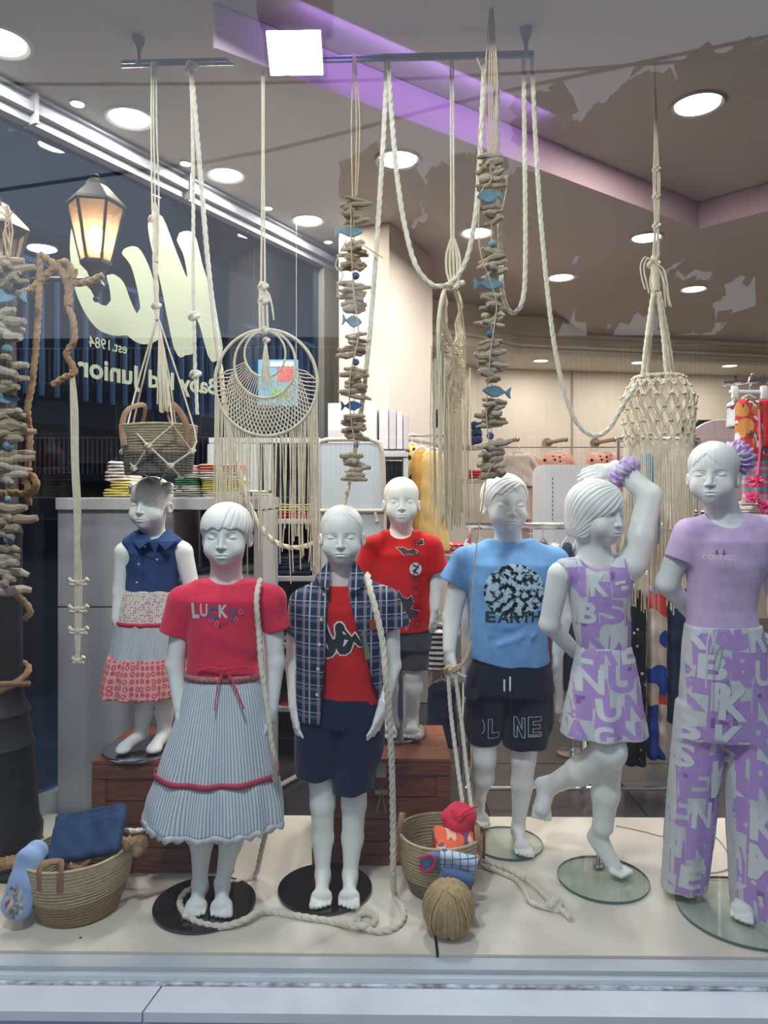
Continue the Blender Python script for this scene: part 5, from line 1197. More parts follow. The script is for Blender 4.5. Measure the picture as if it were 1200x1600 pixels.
# macrame basket
D5 = 2.52; mp = D5 / F
t = thing('macrame_basket', 'cream macrame basket with knotted straps and fringe hanging above the arm-up girl', 'macrame', W(1024, 60, D5)); o = Vector(t.location); L_ = lambda x, y, d=D5: W(x, y, d) - o
m = MB(); m.tube([L_(1023, 40 if False else 58), L_(1024, 250)], .004, 7)
for dx in (-5, -2, 2, 5): m.tube(spline([L_(1024, 130), L_(1025 + dx * .5, 230), L_(1026 + dx, 285), L_(1026 + dx * .6, 350), L_(1025 + dx, 400)], .03), .0026, 6)
for y in (264, 306, 352): knot(m, L_(1026, y), .009)
m.build('hanging_cord', M_cot, t)
m = MB(); m.tube(spline([L_(1023, 400), L_(1024, 425), L_(1025, 455)], .01), .013, 10, twist=60, lobe=.2); knot(m, L_(1022, 412), .014)
for pts in ([(1022, 410), (1008, 402), (1001, 415), (1003, 435), (1008, 452)], [(1022, 410), (1012, 404), (1006, 418), (1010, 440), (1014, 458)], [(1024, 412), (1036, 420), (1042, 440), (1045, 465), (1049, 480)], [(1026, 415), (1034, 430), (1038, 455), (1040, 480)], [(1024, 412), (1032, 425), (1040, 450), (1046, 478)], [(1020, 416), (1016, 440), (1018, 455)]): m.tube(spline([L_(x, y, D5 - .015) for x, y in pts], .01), .0028, 5)
m.build('knot_bundle', M_cot, t)
for pts in ([(1022, 452, 0), (1012, 520, -.03), (1004, 590, -.05)], [(1023, 452, 0), (1016, 520, .0), (1011, 590, .05)], [(1027, 452, 0), (1036, 520, -.03), (1042, 590, -.06)], [(1028, 452, 0), (1042, 520, .0), (1052, 588, .04)]):
    MB().tube(spline([L_(a, b, D5 + c) for a, b, c in pts], .008), .0075, 10, twist=110, lobe=.22, lobes=2).build('strap', M_cot, t)
zr = lambda y: CZ + (Y0 - y) * mp - o.z
cx = L_(1029, 0).x
def rad(y): return np.interp(y, [590, 622, 640, 700], [37, 56, 54, 51]) * mp
def bp(a, y, q=0.): r = float(rad(y)) + q; return Vector((cx + r * math.sin(a), -r * math.cos(a) * .95, zr(y)))
MB().tube([bp(2 * math.pi * k / 60, 590) for k in range(60)], .0058, 8, closed=True).build('rim', M_cot, t)
m = MB(); N = 17
ys_ = [592, 606, 621, 640, 661, 681, 698]
for j in range(len(ys_) - 1):
    for k in range(N):
        a = 2 * math.pi * (k + .5 * (j % 2)) / N; da = math.pi / N
        for s_ in (-1, 1):
            for e in (-.003, .003): m.tube([bp(a + e / .1, ys_[j]), bp(a + s_ * da * .35 + e / .1, ys_[j] * .6 + ys_[j + 1] * .4, .002), bp(a + s_ * da * .9 + e / .1, ys_[j + 1])], .0023, 5)
        m.tube([bp(a - da * .42, ys_[j] + 1, .003), bp(a, ys_[j] - 1, .006), bp(a + da * .42, ys_[j] + 1, .003)], .0038, 5)
m.build('net', M_cot, t)['kind'] = 'stuff'
m = MB()
for k in range(96):
    a = 2 * math.pi * k / 96; p = bp(a, 698); ye = rr.uniform(880, 960); e = Vector((p.x * 1 + rr.uniform(-.010, .010), p.y * .8 + rr.uniform(-.01, .01), zr(ye)))
    m.tube(spline([p, p * .66 + e * .34 + Vector((rr.uniform(-.004, .004), 0, 0)), p * .3 + e * .7, e], .07), .0021, 5)
m.build('fringe', M_cot, t)['kind'] = 'stuff'

# driftwood garlands
sticks = []
for i in range(6):
    rq = random.Random(50 + i); mb = MB(); n = 7; pts = [Vector((-.5 + k / 6, rq.uniform(-.035, .035), rq.uniform(-.035, .035))) for k in range(n)]
    mb.tube(pts, [.5 * q for q in (.13, .17, .19, .2, .19, .16, .10)], 8); me_o = mb.build('stick', None); me = me_o.data; bpy.data.objects.remove(me_o)
    me.materials.append(M_drift if i % 2 else M_drift2); sticks.append(me)
def fishmesh(m_, L=.10, H=.042, th=.009):
    out = [(-.5, .0), (-.44, .14), (-.30, .30), (-.1, .42), (.08, .38), (.22, .16), (.30, .07), (.42, .34), (.5, .44), (.46, .0), (.5, -.40), (.40, -.30), (.30, -.06), (.20, -.16), (.05, -.36), (-.14, -.42), (-.32, -.26), (-.45, -.10)]
    bm = bmesh.new(); vs = [bm.verts.new((x * L, -th / 2, z * H)) for x, z in out]; f_ = bm.faces.new(vs); r_ = bmesh.ops.extrude_face_region(bm, geom=[f_])
    for v in [q for q in r_['geom'] if isinstance(q, bmesh.types.BMVert)]: v.co.y += th
    bmesh.ops.bevel(bm, geom=[e for e in bm.edges if abs(e.verts[0].co.y - e.verts[1].co.y) < 1e-6], offset=.002, segments=2, affect='EDGES')
    bmesh.ops.triangulate(bm, faces=[q for q in bm.faces if len(q.verts) > 4]); bmesh.ops.recalc_face_normals(bm, faces=bm.faces); me = bpy.data.meshes.new('fish'); bm.to_mesh(me); bm.free(); me.materials.append(m_); return me
def garland(label, cx, d, top, cords, sets, sw, seed, jut):
    rq = random.Random(seed); t = thing('driftwood_garland', label, 'garland', W(cx, top, d)); o = Vector(t.location); mp = d / F; L_ = lambda x, y, dd=0.: W(x, y, d + dd) - o
    m = MB()
    for dx, dy in cords: m.tube(spline([L_(cx + dx * .2, top), L_(cx + dx, (top + dy) / 2), L_(cx + dx * .5, dy)], .05), .0024, 5)
    m.build('hanging_cord', M_jute, t)
    ye = max(s_[1] for s_ in sets); MB().tube([L_(cx, cords[0][1] - 4), L_(cx, ye)], .0016, 5).build('string', M_jute, t)
    for s_ in sets:
        if s_[0] == 's':
            y = s_[2]
            while y < s_[3]:
                st = bpy.data.objects.new('stick', rq.choice(sticks)); COL.objects.link(st); st.parent = t; ln = sw * mp * rq.uniform(.7, 1.25); th = rq.uniform(.85, 1.4) * sw * mp
                st.scale = (ln, th, th); st.location = L_(cx + rq.uniform(-.12, .12) * sw, y, rq.uniform(-.006, .006)); st.rotation_euler = (rq.uniform(0, 6), rq.uniform(-.22, .22), rq.uniform(-.9, .9) + (math.pi if rq.random() < .5 else 0)); y += s_[4] * rq.uniform(.8, 1.2)
        elif s_[0] == 'f':
            f_ = obj('wooden_fish', fishmesh(M_fishd if (len(s_) > 6 and s_[6] == 1) else M_fish, s_[3] * mp, s_[4] * mp), None, t); f_.location = L_(cx + s_[5], s_[2], -.012); f_.rotation_euler = (0, rq.uniform(-.1, .1), .25); f_.scale.x = s_[1] and 1
            if s_[-1] == 'flip' or (len(s_) > 7 and s_[7]): f_.rotation_euler.z += math.pi
        elif s_[0] == 'b': MB().ball(L_(cx + s_[3], s_[2], -.004), s_[4] * mp, 14).build('bead', M_fishd if len(s_) > 5 else M_fish, t)
    for pts in jut: MB().tube(spline([L_(x, y, -.02) for x, y in pts], .01), .0021, 5).build('loose_raffia', M_jute, t)
    return t
def S(a, b, st=7.0): return ('s', b, a, b, st)
def Fi(y, L, H, dx, deep=False, flip=False): return ('f', y, y, L, H, dx) + ((1,) if deep else ()) + (('flip',) if flip else ())
def Be(y, dx, r, deep=False): return ('b', y, y, dx, r) + ((1,) if deep else ())
garland('driftwood garland with blue fish left of the pillar', 553, 2.34, 84, [(-4, 312), (4, 315), (9, 305)],
    [S(312, 348, 7), Fi(362, 46, 20, -8, False, True), S(381, 420, 6.5), Be(431, 3, 6, True), S(445, 486, 6), Fi(502, 32, 22, -3, False, True), S(524, 560, 7), Be(566, 3, 5.5, True), S(578, 622, 7), Fi(634, 34, 18, -4, True, True), S(650, 688, 6.5), Be(696, 3, 4, True), S(712, 752, 6.5)], 42, 3,
    [[(548, 320), (549, 380), (552, 450), (560, 520), (553, 560)], [(541, 375), (524, 415), (536, 428), (527, 450), (530, 465)], [(550, 374), (575, 388), (598, 403)], [(556, 540), (546, 600), (548, 650), (556, 700)]])
garland('tall driftwood garland with blue fish hanging from a ceiling hook in the middle', 768, 2.23, 10, [(-4, 250), (0, 245), (4, 250), (-10, 240), (9, 240), (6, 170)],
    [S(244, 247, 8), S(254, 294, 6.5), Fi(307, 44, 26, -2), S(324, 352, 7), Be(381, 2, 6), S(392, 432, 7.5), Fi(444, 50, 22, -5, False, True), S(462, 512, 7.5), Be(522, -2, 6, True), S(535, 598, 8), Fi(612, 48, 22, 8), S(626, 670, 7), Be(681, -2, 6, True), S(695, 742, 7)], 44, 8,
    [[(762, 250), (768, 280), (752, 300), (748, 360), (752, 400), (768, 445), (776, 480), (768, 540), (760, 640), (766, 700)], [(745, 90), (758, 130), (755, 180), (747, 215), (752, 242)], [(790, 275), (792, 290), (784, 330)], [(780, 715), (762, 740), (754, 790), (745, 850), (738, 930), (734, 990), (727, 1024)]])
garland('driftwood garland with blue fish in front of the black lamp post', 10, 2.06, 322, [(-2, 405), (5, 408), (10, 400)],
    [S(408, 452, 7.5), Fi(463, 60, 26, 0), S(490, 530, 8), Be(546, 1, 8), S(562, 612, 8.5), Fi(622, 46, 22, -4, False, True), S(642, 686, 9), Be(697, 3, 8), S(710, 756, 9), Be(780, 2, 5), S(794, 838, 10), Be(843, 4, 8), S(858, 922, 11)], 66, 12,
    [[(0, 330), (15, 345), (5, 365), (12, 400)], [(20, 330), (8, 350), (14, 380)]])

# thin knotted macrame strip on the left
t = thing('knotted_macrame', 'long thin cream macrame strip with side bows hanging from the manila rope', 'macrame', W(114, 572, 2.2)); o = Vector(t.location); L_ = lambda x, y, d=2.2: W(x, y, d) - o
m = MB()
for dx in (-4.5, -1.5, 1.5, 4.5): m.tube(spline([L_(112 + dx * .3, 570), L_(116 + dx, 640), L_(117 + dx, 720), L_(121 + dx, 800), L_(120 + dx * .6, 850)], .04), .0032, 6)
for dx in (-4, -1, 2, 5): m.tube(spline([L_(120 + dx * .5, 848), L_(121 + dx, 880), L_(122 + dx, 960), L_(121 + dx * .7, 1000), L_(121 + dx * .4, 1032)], .03), .0028, 6)
m.build('cords', M_cot, t)
for y in (908, 950, 984, 1030):
    m = MB()
    for s_ in (-1, 1):
        sz = .6 if y == 1030 else 1
        m.tube([L_(122 + s_ * 3, y), L_(122 + s_ * 9 * sz, y + 1), L_(122 + s_ * 15 * sz, y - 4)], [.004, .005, .007], 7).tube([L_(122 + s_ * 3, y + 4), L_(122 + s_ * 8 * sz, y + 6), L_(122 + s_ * 13 * sz, y + 4)], [.004, .005, .006], 7)
    m.ball(L_(122, y + 2), .010, 8, (1, .8, 1)); m.build('bow', M_cot, t)

# manila ropes round the lamp
MR = [([(62, 397), (61, 450), (57, 530), (50, 600), (43, 640), (47, 690), (42, 740), (45, 790)], .0088, 'brown manila rope hanging down beside the left driftwood garland'),
      ([(62, 397), (78, 408), (96, 424), (106, 448), (108, 478)], .0105, 'thick brown manila rope arching over the lamp arm'),
      ([(26, 460), (48, 452), (70, 432), (88, 415), (102, 409), (110, 420), (106, 436)], .0098, 'brown manila rope wound back towards the lamp post'),
      ([(117, 443), (135, 441), (148, 436), (161, 430)], .0095, 'short brown manila rope end lying along the lamp arm'),
      ([(117, 420), (112, 445), (105, 472), (114, 500), (116, 530), (108, 545), (104, 556), (114, 572), (115, 584), (100, 590), (82, 602)], .0092, 'brown manila rope with frayed end that holds the knotted strip'),
      ([(-10, 772), (20, 770), (42, 772), (56, 762), (54, 748), (44, 742), (38, 756)], .0100, 'brown manila rope loop between the lower driftwood sticks'),
      ([(10, 918), (26, 930), (42, 945), (47, 957), (38, 968)], .0090, 'brown manila rope end below the left driftwood garland')]
for pts, r, lb in MR: cordthing('manila_rope', lb, 'rope', pts, r, M_manila, 95., 2.2)

# lamp post with two lanterns
pc_ = Vector(((-2 - 600) / F * 2.42, 2.42, 0)); zz = lambda y, d=2.42: CZ + (Y0 - y) / F * d
t = thing('lamp_post', 'black cast iron lamp post wound with rope at the left edge', 'lamp post', pc_)
MB().lathe([(.142, 0), (.142, .03), (.132, .045), (.134, .10), (.122, .13), (.104, .36), (.110, .38), (.102, .40), (.090, .47), (.097, .485), (.090, .50), (.076, .53), (.072, .60), (.070, 1.05), (.074, 1.07), (.060, 1.10), (.050, 1.80), (.056, 1.83), (.03, 1.86), (0, 1.86)], 40).build('post', M_iron, t)
MB().box((0, -.02, .006), (.34, .26, .012), bev=.003).build('foot_plate', M_iron, t)
lx = W(150, 0, 2.42).x - pc_.x; za = zz(437)
m = MB(); m.tube(spline([(.04, 0, za - .02), (.12, 0, za), (lx - .05, 0, za), (lx, 0, za)], .02), .0095, 10).tube(spline([(.05, 0, za - .10), (.12, 0, za - .05), (.16, 0, za - .01)], .01), .006, 8)
m.lathe([(0, -.075), (.008, -.07), (.010, -.062), (.006, -.055), (.016, -.035), (.03, -.02), (.018, 0), (.026, .02), (.03, .03)], 16, (lx, 0, za)).build('arm', M_iron, t)
M_amb = mat('lantern_glass_warm', (.9, .68, .50), .25, trans=.0); MATS.pop('lantern_glass_warm')
M_amb = bpy.data.materials.new('lantern_frosted_pane'); M_amb.use_nodes = True; _n = M_amb.node_tree; _n.nodes.clear()
_oo = _n.nodes.new('ShaderNodeOutputMaterial'); _t = _n.nodes.new('ShaderNodeBsdfTransparent'); _l = _n.nodes.new('ShaderNodeBsdfTranslucent'); _m = _n.nodes.new('ShaderNodeMixShader')
_t.inputs[0].default_value = (.95, .85, .78, 1); _l.inputs[0].default_value = (.9, .72, .6, 1); _m.inputs[0].default_value = .22
_n.links.new(_t.outputs[0], _m.inputs[1]); _n.links.new(_l.outputs[0], _m.inputs[2]); _n.links.new(_m.outputs[0], _oo.inputs[0])
M_bulb = mat('glowing_bulb', (1, 1, 1), .5, emit=(1, .62, .30), estr=60)
def lantern(c, par, lit):
    r0, r1, h = .046, .088, .235; c = Vector(c)
    hexp = lambda r, z, k: c + Vector((r * math.cos(math.radians(60 * k + 12)), r * math.sin(math.radians(60 * k + 12)), z))
    e = bpy.data.objects.new('lantern', None); COL.objects.link(e); e.parent = par
    m = MB(); m.lathe([(0, 0), (.03, 0), (.05, .02), (.052, .03), (0, .03)], 6, M=Matrix.Translation(c) @ Matrix.Rotation(math.radians(12), 4, 'Z'))
    for k in range(6): m.tube([hexp(r0, .03, k), hexp(r1, .03 + h * .78, k)], .0052, 4)
    for z, r in ((.03, r0), (.03 + h * .78, r1)): m.tube([hexp(r, z, k) for k in range(6)], .005, 4, closed=True)
    m.build('cage', M_iron, e, smooth=False)
    MB().lathe([(r1 * 1.08, .03 + h * .78), (r1 * 1.02, .03 + h * .82), (r1 * .62, .03 + h * .98), (r1 * .40, .03 + h * 1.06), (r1 * .34, .03 + h * 1.12), (.008, .03 + h * 1.17), (.012, .03 + h * 1.2), (0, .03 + h * 1.23)], 6, M=Matrix.Translation(c) @ Matrix.Rotation(math.radians(12), 4, 'Z')).build('roof', M_iron, e, smooth=False)
    for k in range(6):
        a, b, c2, d2 = hexp(r0, .032, k), hexp(r0, .032, k + 1), hexp(r1, .03 + h * .77, k + 1), hexp(r1, .03 + h * .77, k)
        MB().add([a, b, c2, d2], [(0, 1, 2, 3)]).build('pane', M_amb, e, smooth=False)
    MB().lathe([(.012, .03), (.012, .06), (0, .062)], 12, c).build('socket', mat('cream_socket', (.6, .5, .4), .5), e)
    MB().lathe([(.010, .06), (.022, .085), (.026, .11), (.020, .135), (0, .148)], 16, c).build('bulb', M_bulb if lit else mat('unlit_bulb', (.6, .6, .58), .2), e)
    return e
lantern((lx, 0, za + .028), t, True)
lantern((.0, 0, 1.85), t, False)
L = bpy.data.lights.new('bulb_light', 'POINT'); L.energy = 1.3; L.color = (1, .6, .3); L.shadow_soft_size = .03; ob = bpy.data.objects.new('bulb_lamp', L); COL.objects.link(ob); ob.parent = t; ob.location = (lx, -.0, za + .028 + .11)
m = MB(); m.tube([Vector((pc_.x + (.085 + .004 * math.sin(a * 3)) * math.cos(a), pc_.y + (.085) * math.sin(a), .60 + .03 * math.sin(a))) for a in [2 * math.pi * k / 60 for k in range(60)]], .011, 9, closed=True, twist=60, lobe=.15)
m.tube([Vector((pc_.x + .086 * math.cos(a), pc_.y + .086 * math.sin(a), .575 - .02 * math.sin(a))) for a in [2 * math.pi * k / 60 for k in range(60)]], .010, 9, closed=True)
tag(m.build('manila_rope', M_manila), 'brown manila rope wound round the foot of the lamp post', 'rope')
# ------------------------------------------------------------------ crates, baskets, ropes on the display floor
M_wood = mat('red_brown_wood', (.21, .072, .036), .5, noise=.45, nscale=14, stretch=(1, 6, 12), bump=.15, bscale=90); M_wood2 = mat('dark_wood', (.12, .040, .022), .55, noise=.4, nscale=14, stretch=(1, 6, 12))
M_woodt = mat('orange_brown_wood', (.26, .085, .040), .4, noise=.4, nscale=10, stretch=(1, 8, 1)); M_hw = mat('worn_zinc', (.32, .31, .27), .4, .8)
def crate(name, label, x0, x1, y0, y1, H, latch):
    w, dp = x1 - x0, y1 - y0; t = thing(name, label, 'crate', ((x0 + x1) / 2, (y0 + y1) / 2, 0)); hw, hd = w / 2, dp / 2
    MB().box((0, 0, H / 2), (w - .03, dp - .03, H - .02)).build('carcass', M_wood2, t, smooth=False)
    n = 3
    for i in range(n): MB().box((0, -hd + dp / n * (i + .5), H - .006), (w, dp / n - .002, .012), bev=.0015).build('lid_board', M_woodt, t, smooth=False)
    for sy in (-1, 1): MB().box((0, sy * (hd - .006), H - .034), (w - .002, .014, .040), bev=.002).build('lid_rail', M_wood, t, smooth=False)
    for sx in (-1, 1): MB().box((sx * (hw - .006), 0, H - .034), (.014, dp - .03, .040), bev=.002).build('lid_rail', M_wood, t, smooth=False)
    hh = (H - .06) / 4
    for sy in (-1, 1):
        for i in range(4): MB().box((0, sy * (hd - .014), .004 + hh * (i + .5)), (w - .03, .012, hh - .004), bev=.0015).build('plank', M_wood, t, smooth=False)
        for sx in (-1, 1): MB().box((sx * (hw - .022), sy * (hd - .006), (H - .056) / 2), (.044, .014, H - .058), bev=.002).build('stile', M_wood, t, smooth=False)
        MB().box((0, sy * (hd - .006), .016), (w - .09, .012, .030), bev=.002).build('bottom_rail', M_wood, t, smooth=False)
    for sx in (-1, 1):
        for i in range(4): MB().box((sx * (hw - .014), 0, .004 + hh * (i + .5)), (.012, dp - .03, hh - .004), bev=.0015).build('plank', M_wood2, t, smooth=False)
    for lx_ in latch:
        m = MB(); y = -hd - .003; m.box((lx_, y, H - .035), (.034, .005, .046), bev=.001).box((lx_, y, H - .105), (.042, .005, .016), bev=.001)
        m.tube([(lx_ - .004, y - .004, H - .085), (lx_ - .005, y - .006, H - .125)], .002, 6).tube([(lx_ + .004, y - .004, H - .085), (lx_ + .005, y - .006, H - .125)], .002, 6)
        m.tube([(lx_ - .006, y - .006, H - .128), (lx_ + .006, y - .006, H - .128), (lx_ + .016, y - .006, H - .168), (lx_ - .016, y - .006, H - .168)], .0032, 6, closed=True).ball((lx_, y, H - .022), .003, 8).build('latch', M_hw, t)
    return t
crate('wooden_crate', 'reddish wooden chest at left that the denim dress toddler stands on', -.922, -.474, 2.33, 2.68, CR1, (.16,))
crate('wooden_crate', 'reddish wooden chest with metal hasp behind the plaid shirt boy', -.232, .2155, 2.378, 2.725, CR2, (.0,))

def tilted(c, ax, ay): return Matrix.Translation(c) @ Matrix.Rotation(math.radians(ax), 4, 'X') @ Matrix.Rotation(math.radians(ay), 4, 'Y')
# left straw basket
c1 = G(126, 1418, 0)
b = thing('straw_basket', 'round golden straw basket with jeans at the lower left', 'basket', c1); Mt = Matrix.Rotation(math.radians(-3), 4, 'Y')
def pf1(u): return (.104 + .040 * math.sin(min(1, u * 1.25) * math.pi / 2) - .004 * max(0, u - .8), .006 + .165 * u, .0052)
coil_basket(b, pf1, 20, 1.0, (M_straw, M_gold), .40, Mt)
for a in (-100, 75):
    ca, sa = math.cos(math.radians(a)), math.sin(math.radians(a)); r = .149
    mb = MB()
    for q in (-.035, .035):
        ca2, sa2 = math.cos(math.radians(a) + q * 6), math.sin(math.radians(a) + q * 6)
        mb.box((0, 0, 0), (.018, .004, .052), M=Matrix.Translation((ca2 * r, sa2 * r, .150)) @ Matrix.Rotation(math.atan2(sa2, ca2) + math.pi / 2, 4, 'Z'), bev=.001)
    a1, a2 = math.radians(a) - .21, math.radians(a) + .21
    mb.tube(spline([(math.cos(a1) * r, math.sin(a1) * r, .17), (math.cos(a1) * r * .92, math.sin(a1) * r * .92, .19), (ca * r * .70, sa * r * .70, .186), (math.cos(a2) * r * .92, math.sin(a2) * r * .92, .19), (math.cos(a2) * r, math.sin(a2) * r, .17)], .006), .008, 8, flat=.25); mb.build('leather_handle', M_lea, b)
def sdf_thing(name, label, cat, loc, f, m, extra=None, group=None, planar=True):
    V, Q = f.build(); me = np_mesh(V, Q); cloth_attr(me, V, planar=planar); o = obj(name, me, m, None, loc); return tag(o, label, cat, group), BVHTree.FromPolygons([tuple(v) for v in V.tolist()], Q.tolist())
def crumple(f, amp, sc, seed):
    f.prim((-9,) * 3, (9,) * 3, lambda X, Y, Z: amp * (np.sin(X * sc + 2 * np.sin(Z * sc * .7 + seed)) * np.sin(Y * sc * .8 + seed) + .6 * np.sin(Z * sc * 1.7 + X * sc * .9 + seed * 2)), 0, 'add')
n_ = NB('jeans_denim', bump=.5); M_jean = n_.out(n_.mix(n_.noise(14, 3), (.006, .020, .065), (.035, .08, .18)))
f = Fld(.004); PQ = lambda x, y, d: W(x, y, d) - c1
f.prim(PQ(84, 1335, 2.12) - Vector((.02, .02, 0)), PQ(190, 1270, 2.26) + Vector((.02, .02, .02)), lambda X, Y, Z: 0 * (X + Y + Z) + 9)
def slab(f, c, sz, rx, ry, rz, rr=.012, k=.006):
    M = (Matrix.Rotation(math.radians(rz), 3, 'Z') @ Matrix.Rotation(math.radians(rx), 3, 'X') @ Matrix.Rotation(math.radians(ry), 3, 'Y')); c = np.array(c); e = math.sqrt(sum((q / 2) ** 2 for q in sz))
    def fn(X, Y, Z):
        x, y, z = X - c[0], Y - c[1], Z - c[2]
        u = [np.abs(M[0][i] * x + M[1][i] * y + M[2][i] * z) - sz[i] / 2 + rr for i in range(3)]
        return np.sqrt(sum(np.maximum(q, 0) ** 2 for q in u)) + np.minimum(np.maximum(u[0], np.maximum(u[1], u[2])), 0) - rr
    return f.prim(c - e, c + e, fn, k)
for i, (dx, dy, h) in enumerate(((0, 0, 0), (.004, .014, .022), (-.002, .028, .042))): slab(f, PQ(134 + i * 2, 1312 - i * 9, 2.13 + .028 * i), (.215, .115, .030), 38, -14, 6, .012)
crumple(f, .0035, 32, 1.); crumple(f, .0012, 80, 3.)
sdf_thing('folded_jeans', 'folded blue jeans sticking out of the golden straw basket', 'jeans', c1, f, M_jean)
# pale blue T-shirt hanging over the rim
f = Fld(.0035); f.chain([PQ(68, 1335, 2.12), PQ(58, 1330, 2.07), PQ(46, 1345, 2.05), PQ(36, 1385, 2.03), PQ(26, 1415, 2.02)], [.016, .026, .034, .040, .042], .02, sy=1.9)
f.cut(lambda X, Y, Z: (float(PQ(0, 1438, 2.03).z) - Z), .004); f.crease(PQ(60, 1335, 2.0), PQ(50, 1420, 1.99), .01, .005); f.crease(PQ(38, 1340, 2.0), PQ(24, 1400, 1.99), .008, .004); crumple(f, .0015, 50, 2.)
o, bv = sdf_thing('folded_t_shirt', 'pale blue T-shirt hanging over the left rim of the golden straw basket', 'T-shirt', c1, f, cloth('pale_blue_jersey', (.36, .50, .80)))
dl = Decal(bv); X_ = lambda x: (x - 600) / F * 2.03 - c1.x; Z_ = lambda y: CZ + (Y0 - y) / F * 2.03
dl.poly([(X_(30 + 15 * math.cos(a * .4)), Z_(1402 + 26 * math.sin(a * .4))) for a in range(16)], .001); dl.build('round_print', mat('pale_grey_print', (.62, .66, .72), .8, col2=(.16, .14, .15), nscale=60), o)
dl = Decal(bv); dl.poly([(X_(x), Z_(y)) for x, y in ((18, 1400), (24, 1396), (24, 1402), (19, 1406))], .0022); dl.build('red_print_mark', mat('red_print', (.5, .05, .05), .8), o)
mb = MB(); mb.tube(spline([W(x, y, d) for x, y, d in ((108, 1352, 2.08), (122, 1358, 2.08), (135, 1350, 2.09), (142, 1335, 2.10), (158, 1322, 2.11), (180, 1314, 2.12), (202, 1314, 2.12), (214, 1318, 2.10))], .005), .010, 12, twist=95, lobe=.26)
knot(mb, W(212, 1322, 2.10), .022); mb.tube([W(214, 1318, 2.10), W(226, 1316, 2.09)], [.010, .012], 8)
tag(mb.build('manila_rope', M_manila), 'brown manila rope with a knot over the rim of the golden straw basket', 'rope')
mb = MB(); mb.tube(spline([W(195, 1297, 2.20), W(215, 1298, 2.21), W(240, 1292, 2.24), W(268, 1283, 2.27), W(300, 1275, 2.29)], .005), .0068, 12, twist=100, lobe=.26)
tag(mb.build('white_rope', M_cotw), 'short white rope running from the jeans to behind the striped skirt', 'rope')
mb = MB()
for q in range(3): mb.tube(spline([W(-14, 1350 + 5 * q, 2.22 - .02 * q), W(10, 1344 + 4 * q, 2.20 - .02 * q), W(34, 1338 + 6 * q, 2.18 - .02 * q), W(54, 1326 + 5 * q, 2.16)], .006), .010, 12, twist=95, lobe=.26)
tag(mb.build('manila_rope', M_manila), 'coiled brown manila rope on the lamp post foot behind the straw basket', 'rope')

# right straw basket with clothes
c2 = G(690, 1372, 0); c2.y = 2.245; c2.x = (688 - 600) / F * 2.245
b = thing('straw_basket', 'tall pale straw basket full of small clothes in the middle of the floor', 'basket', c2)
coil_basket(b, lambda u: (.088 + .036 * math.sin(min(1, u * 1.15) * math.pi / 2), .006 + .150 * u + .018 * u * u, .0050), 19, 1.0, (M_straw, mat('greyish_straw', (.24, .18, .11), .85, noise=.3, nscale=70)), .30)
for a in (178, -20):
    mb = MB(); r = .128; a1, a2 = math.radians(a) - .26, math.radians(a) + .26
    mb.tube(spline([(math.cos(a1) * r, math.sin(a1) * r, .095), (math.cos(a1) * r, math.sin(a1) * r, .175), (math.cos((a1 + a2) / 2) * r * .9, math.sin((a1 + a2) / 2) * r * .9, .225 if a > 0 else .205), (math.cos(a2) * r, math.sin(a2) * r, .175), (math.cos(a2) * r, math.sin(a2) * r, .095)], .006), .009, 8, flat=.25); mb.build('leather_handle', M_lea, b)
PQ = lambda x, y, d: W(x, y, d) - c2
def bundle(name, label, cat, px, py, d, rx, ry, rz, m, seed, amp=.004, slabs=None):
    f = Fld(.0035)
    if slabs: [slab(f, PQ(*s_[0]), s_[1], *s_[2], .010) for s_ in slabs]
    else: f.ell(PQ(px, py, d), (rx, ry, rz), .01)
    crumple(f, amp, 60, seed); return sdf_thing(name, label, cat, c2, f, m, group=None)
bundle('folded_shorts', 'bright red drawstring shorts rolled at the top of the straw basket', 'shorts', 717, 1283, 2.27, .055, .05, .055, M_red1, 1.)
mb = MB(); mb.tube(spline([W(705, 1266, 2.22), W(716, 1276, 2.212), W(726, 1268, 2.22), W(738, 1262, 2.23), W(747, 1260, 2.23)], .006), .0035, 6); tag(mb.build('drawstring', M_red1), 'red drawstring of the rolled shorts in the straw basket', 'cord')
n_ = NB('orange_print_cloth'); M_or = n_.out(n_.mix(n_.math('GREATER_THAN', n_.noise(30, 1), .52), (.72, .13, .06), n_.mix(n_.math('GREATER_THAN', n_.noise(22, 0), .5), (.75, .45, .30), (.16, .08, .16))))
bundle('folded_shirt', 'orange patterned shirt folded in the middle of the straw basket', 'shirt', 712, 1325, 2.26, 0, 0, 0, M_or, 2., .002, [((708, 1313, 2.225), (.125, .05, .05), (30, 8, -6)), ((714, 1333, 2.185), (.125, .05, .04), (30, 10, -6))])
n_ = NB('white_blue_check'); M_chk = n_.out(n_.mix(n_.stripe(n_.v, .020, .12), n_.mix(n_.stripe(n_.u, .022, .12), (.58, .66, .76), (.05, .12, .32)), (.05, .12, .32)))
bundle('folded_shirt', 'white and blue checked shirt on the front edge of the straw basket', 'shirt', 715, 1350, 2.22, 0, 0, 0, M_chk, 3., .0022, [((716, 1346, 2.115), (.110, .030, .055), (25, 12, -4))])
M_lb = cloth('faded_blue_twill', (.12, .22, .45))
bundle('folded_shorts', 'blue shorts with pink hem hanging over the front of the straw basket', 'shorts', 705, 1368, 2.19, 0, 0, 0, M_lb, 4., .0022, [((712, 1374, 2.098), (.092, .026, .052), (12, 12, -4)), ((673, 1347, 2.112), (.060, .024, .048), (12, -18, 4))])
M_pk = mat('pink_red_trim', (.62, .03, .08), .8)
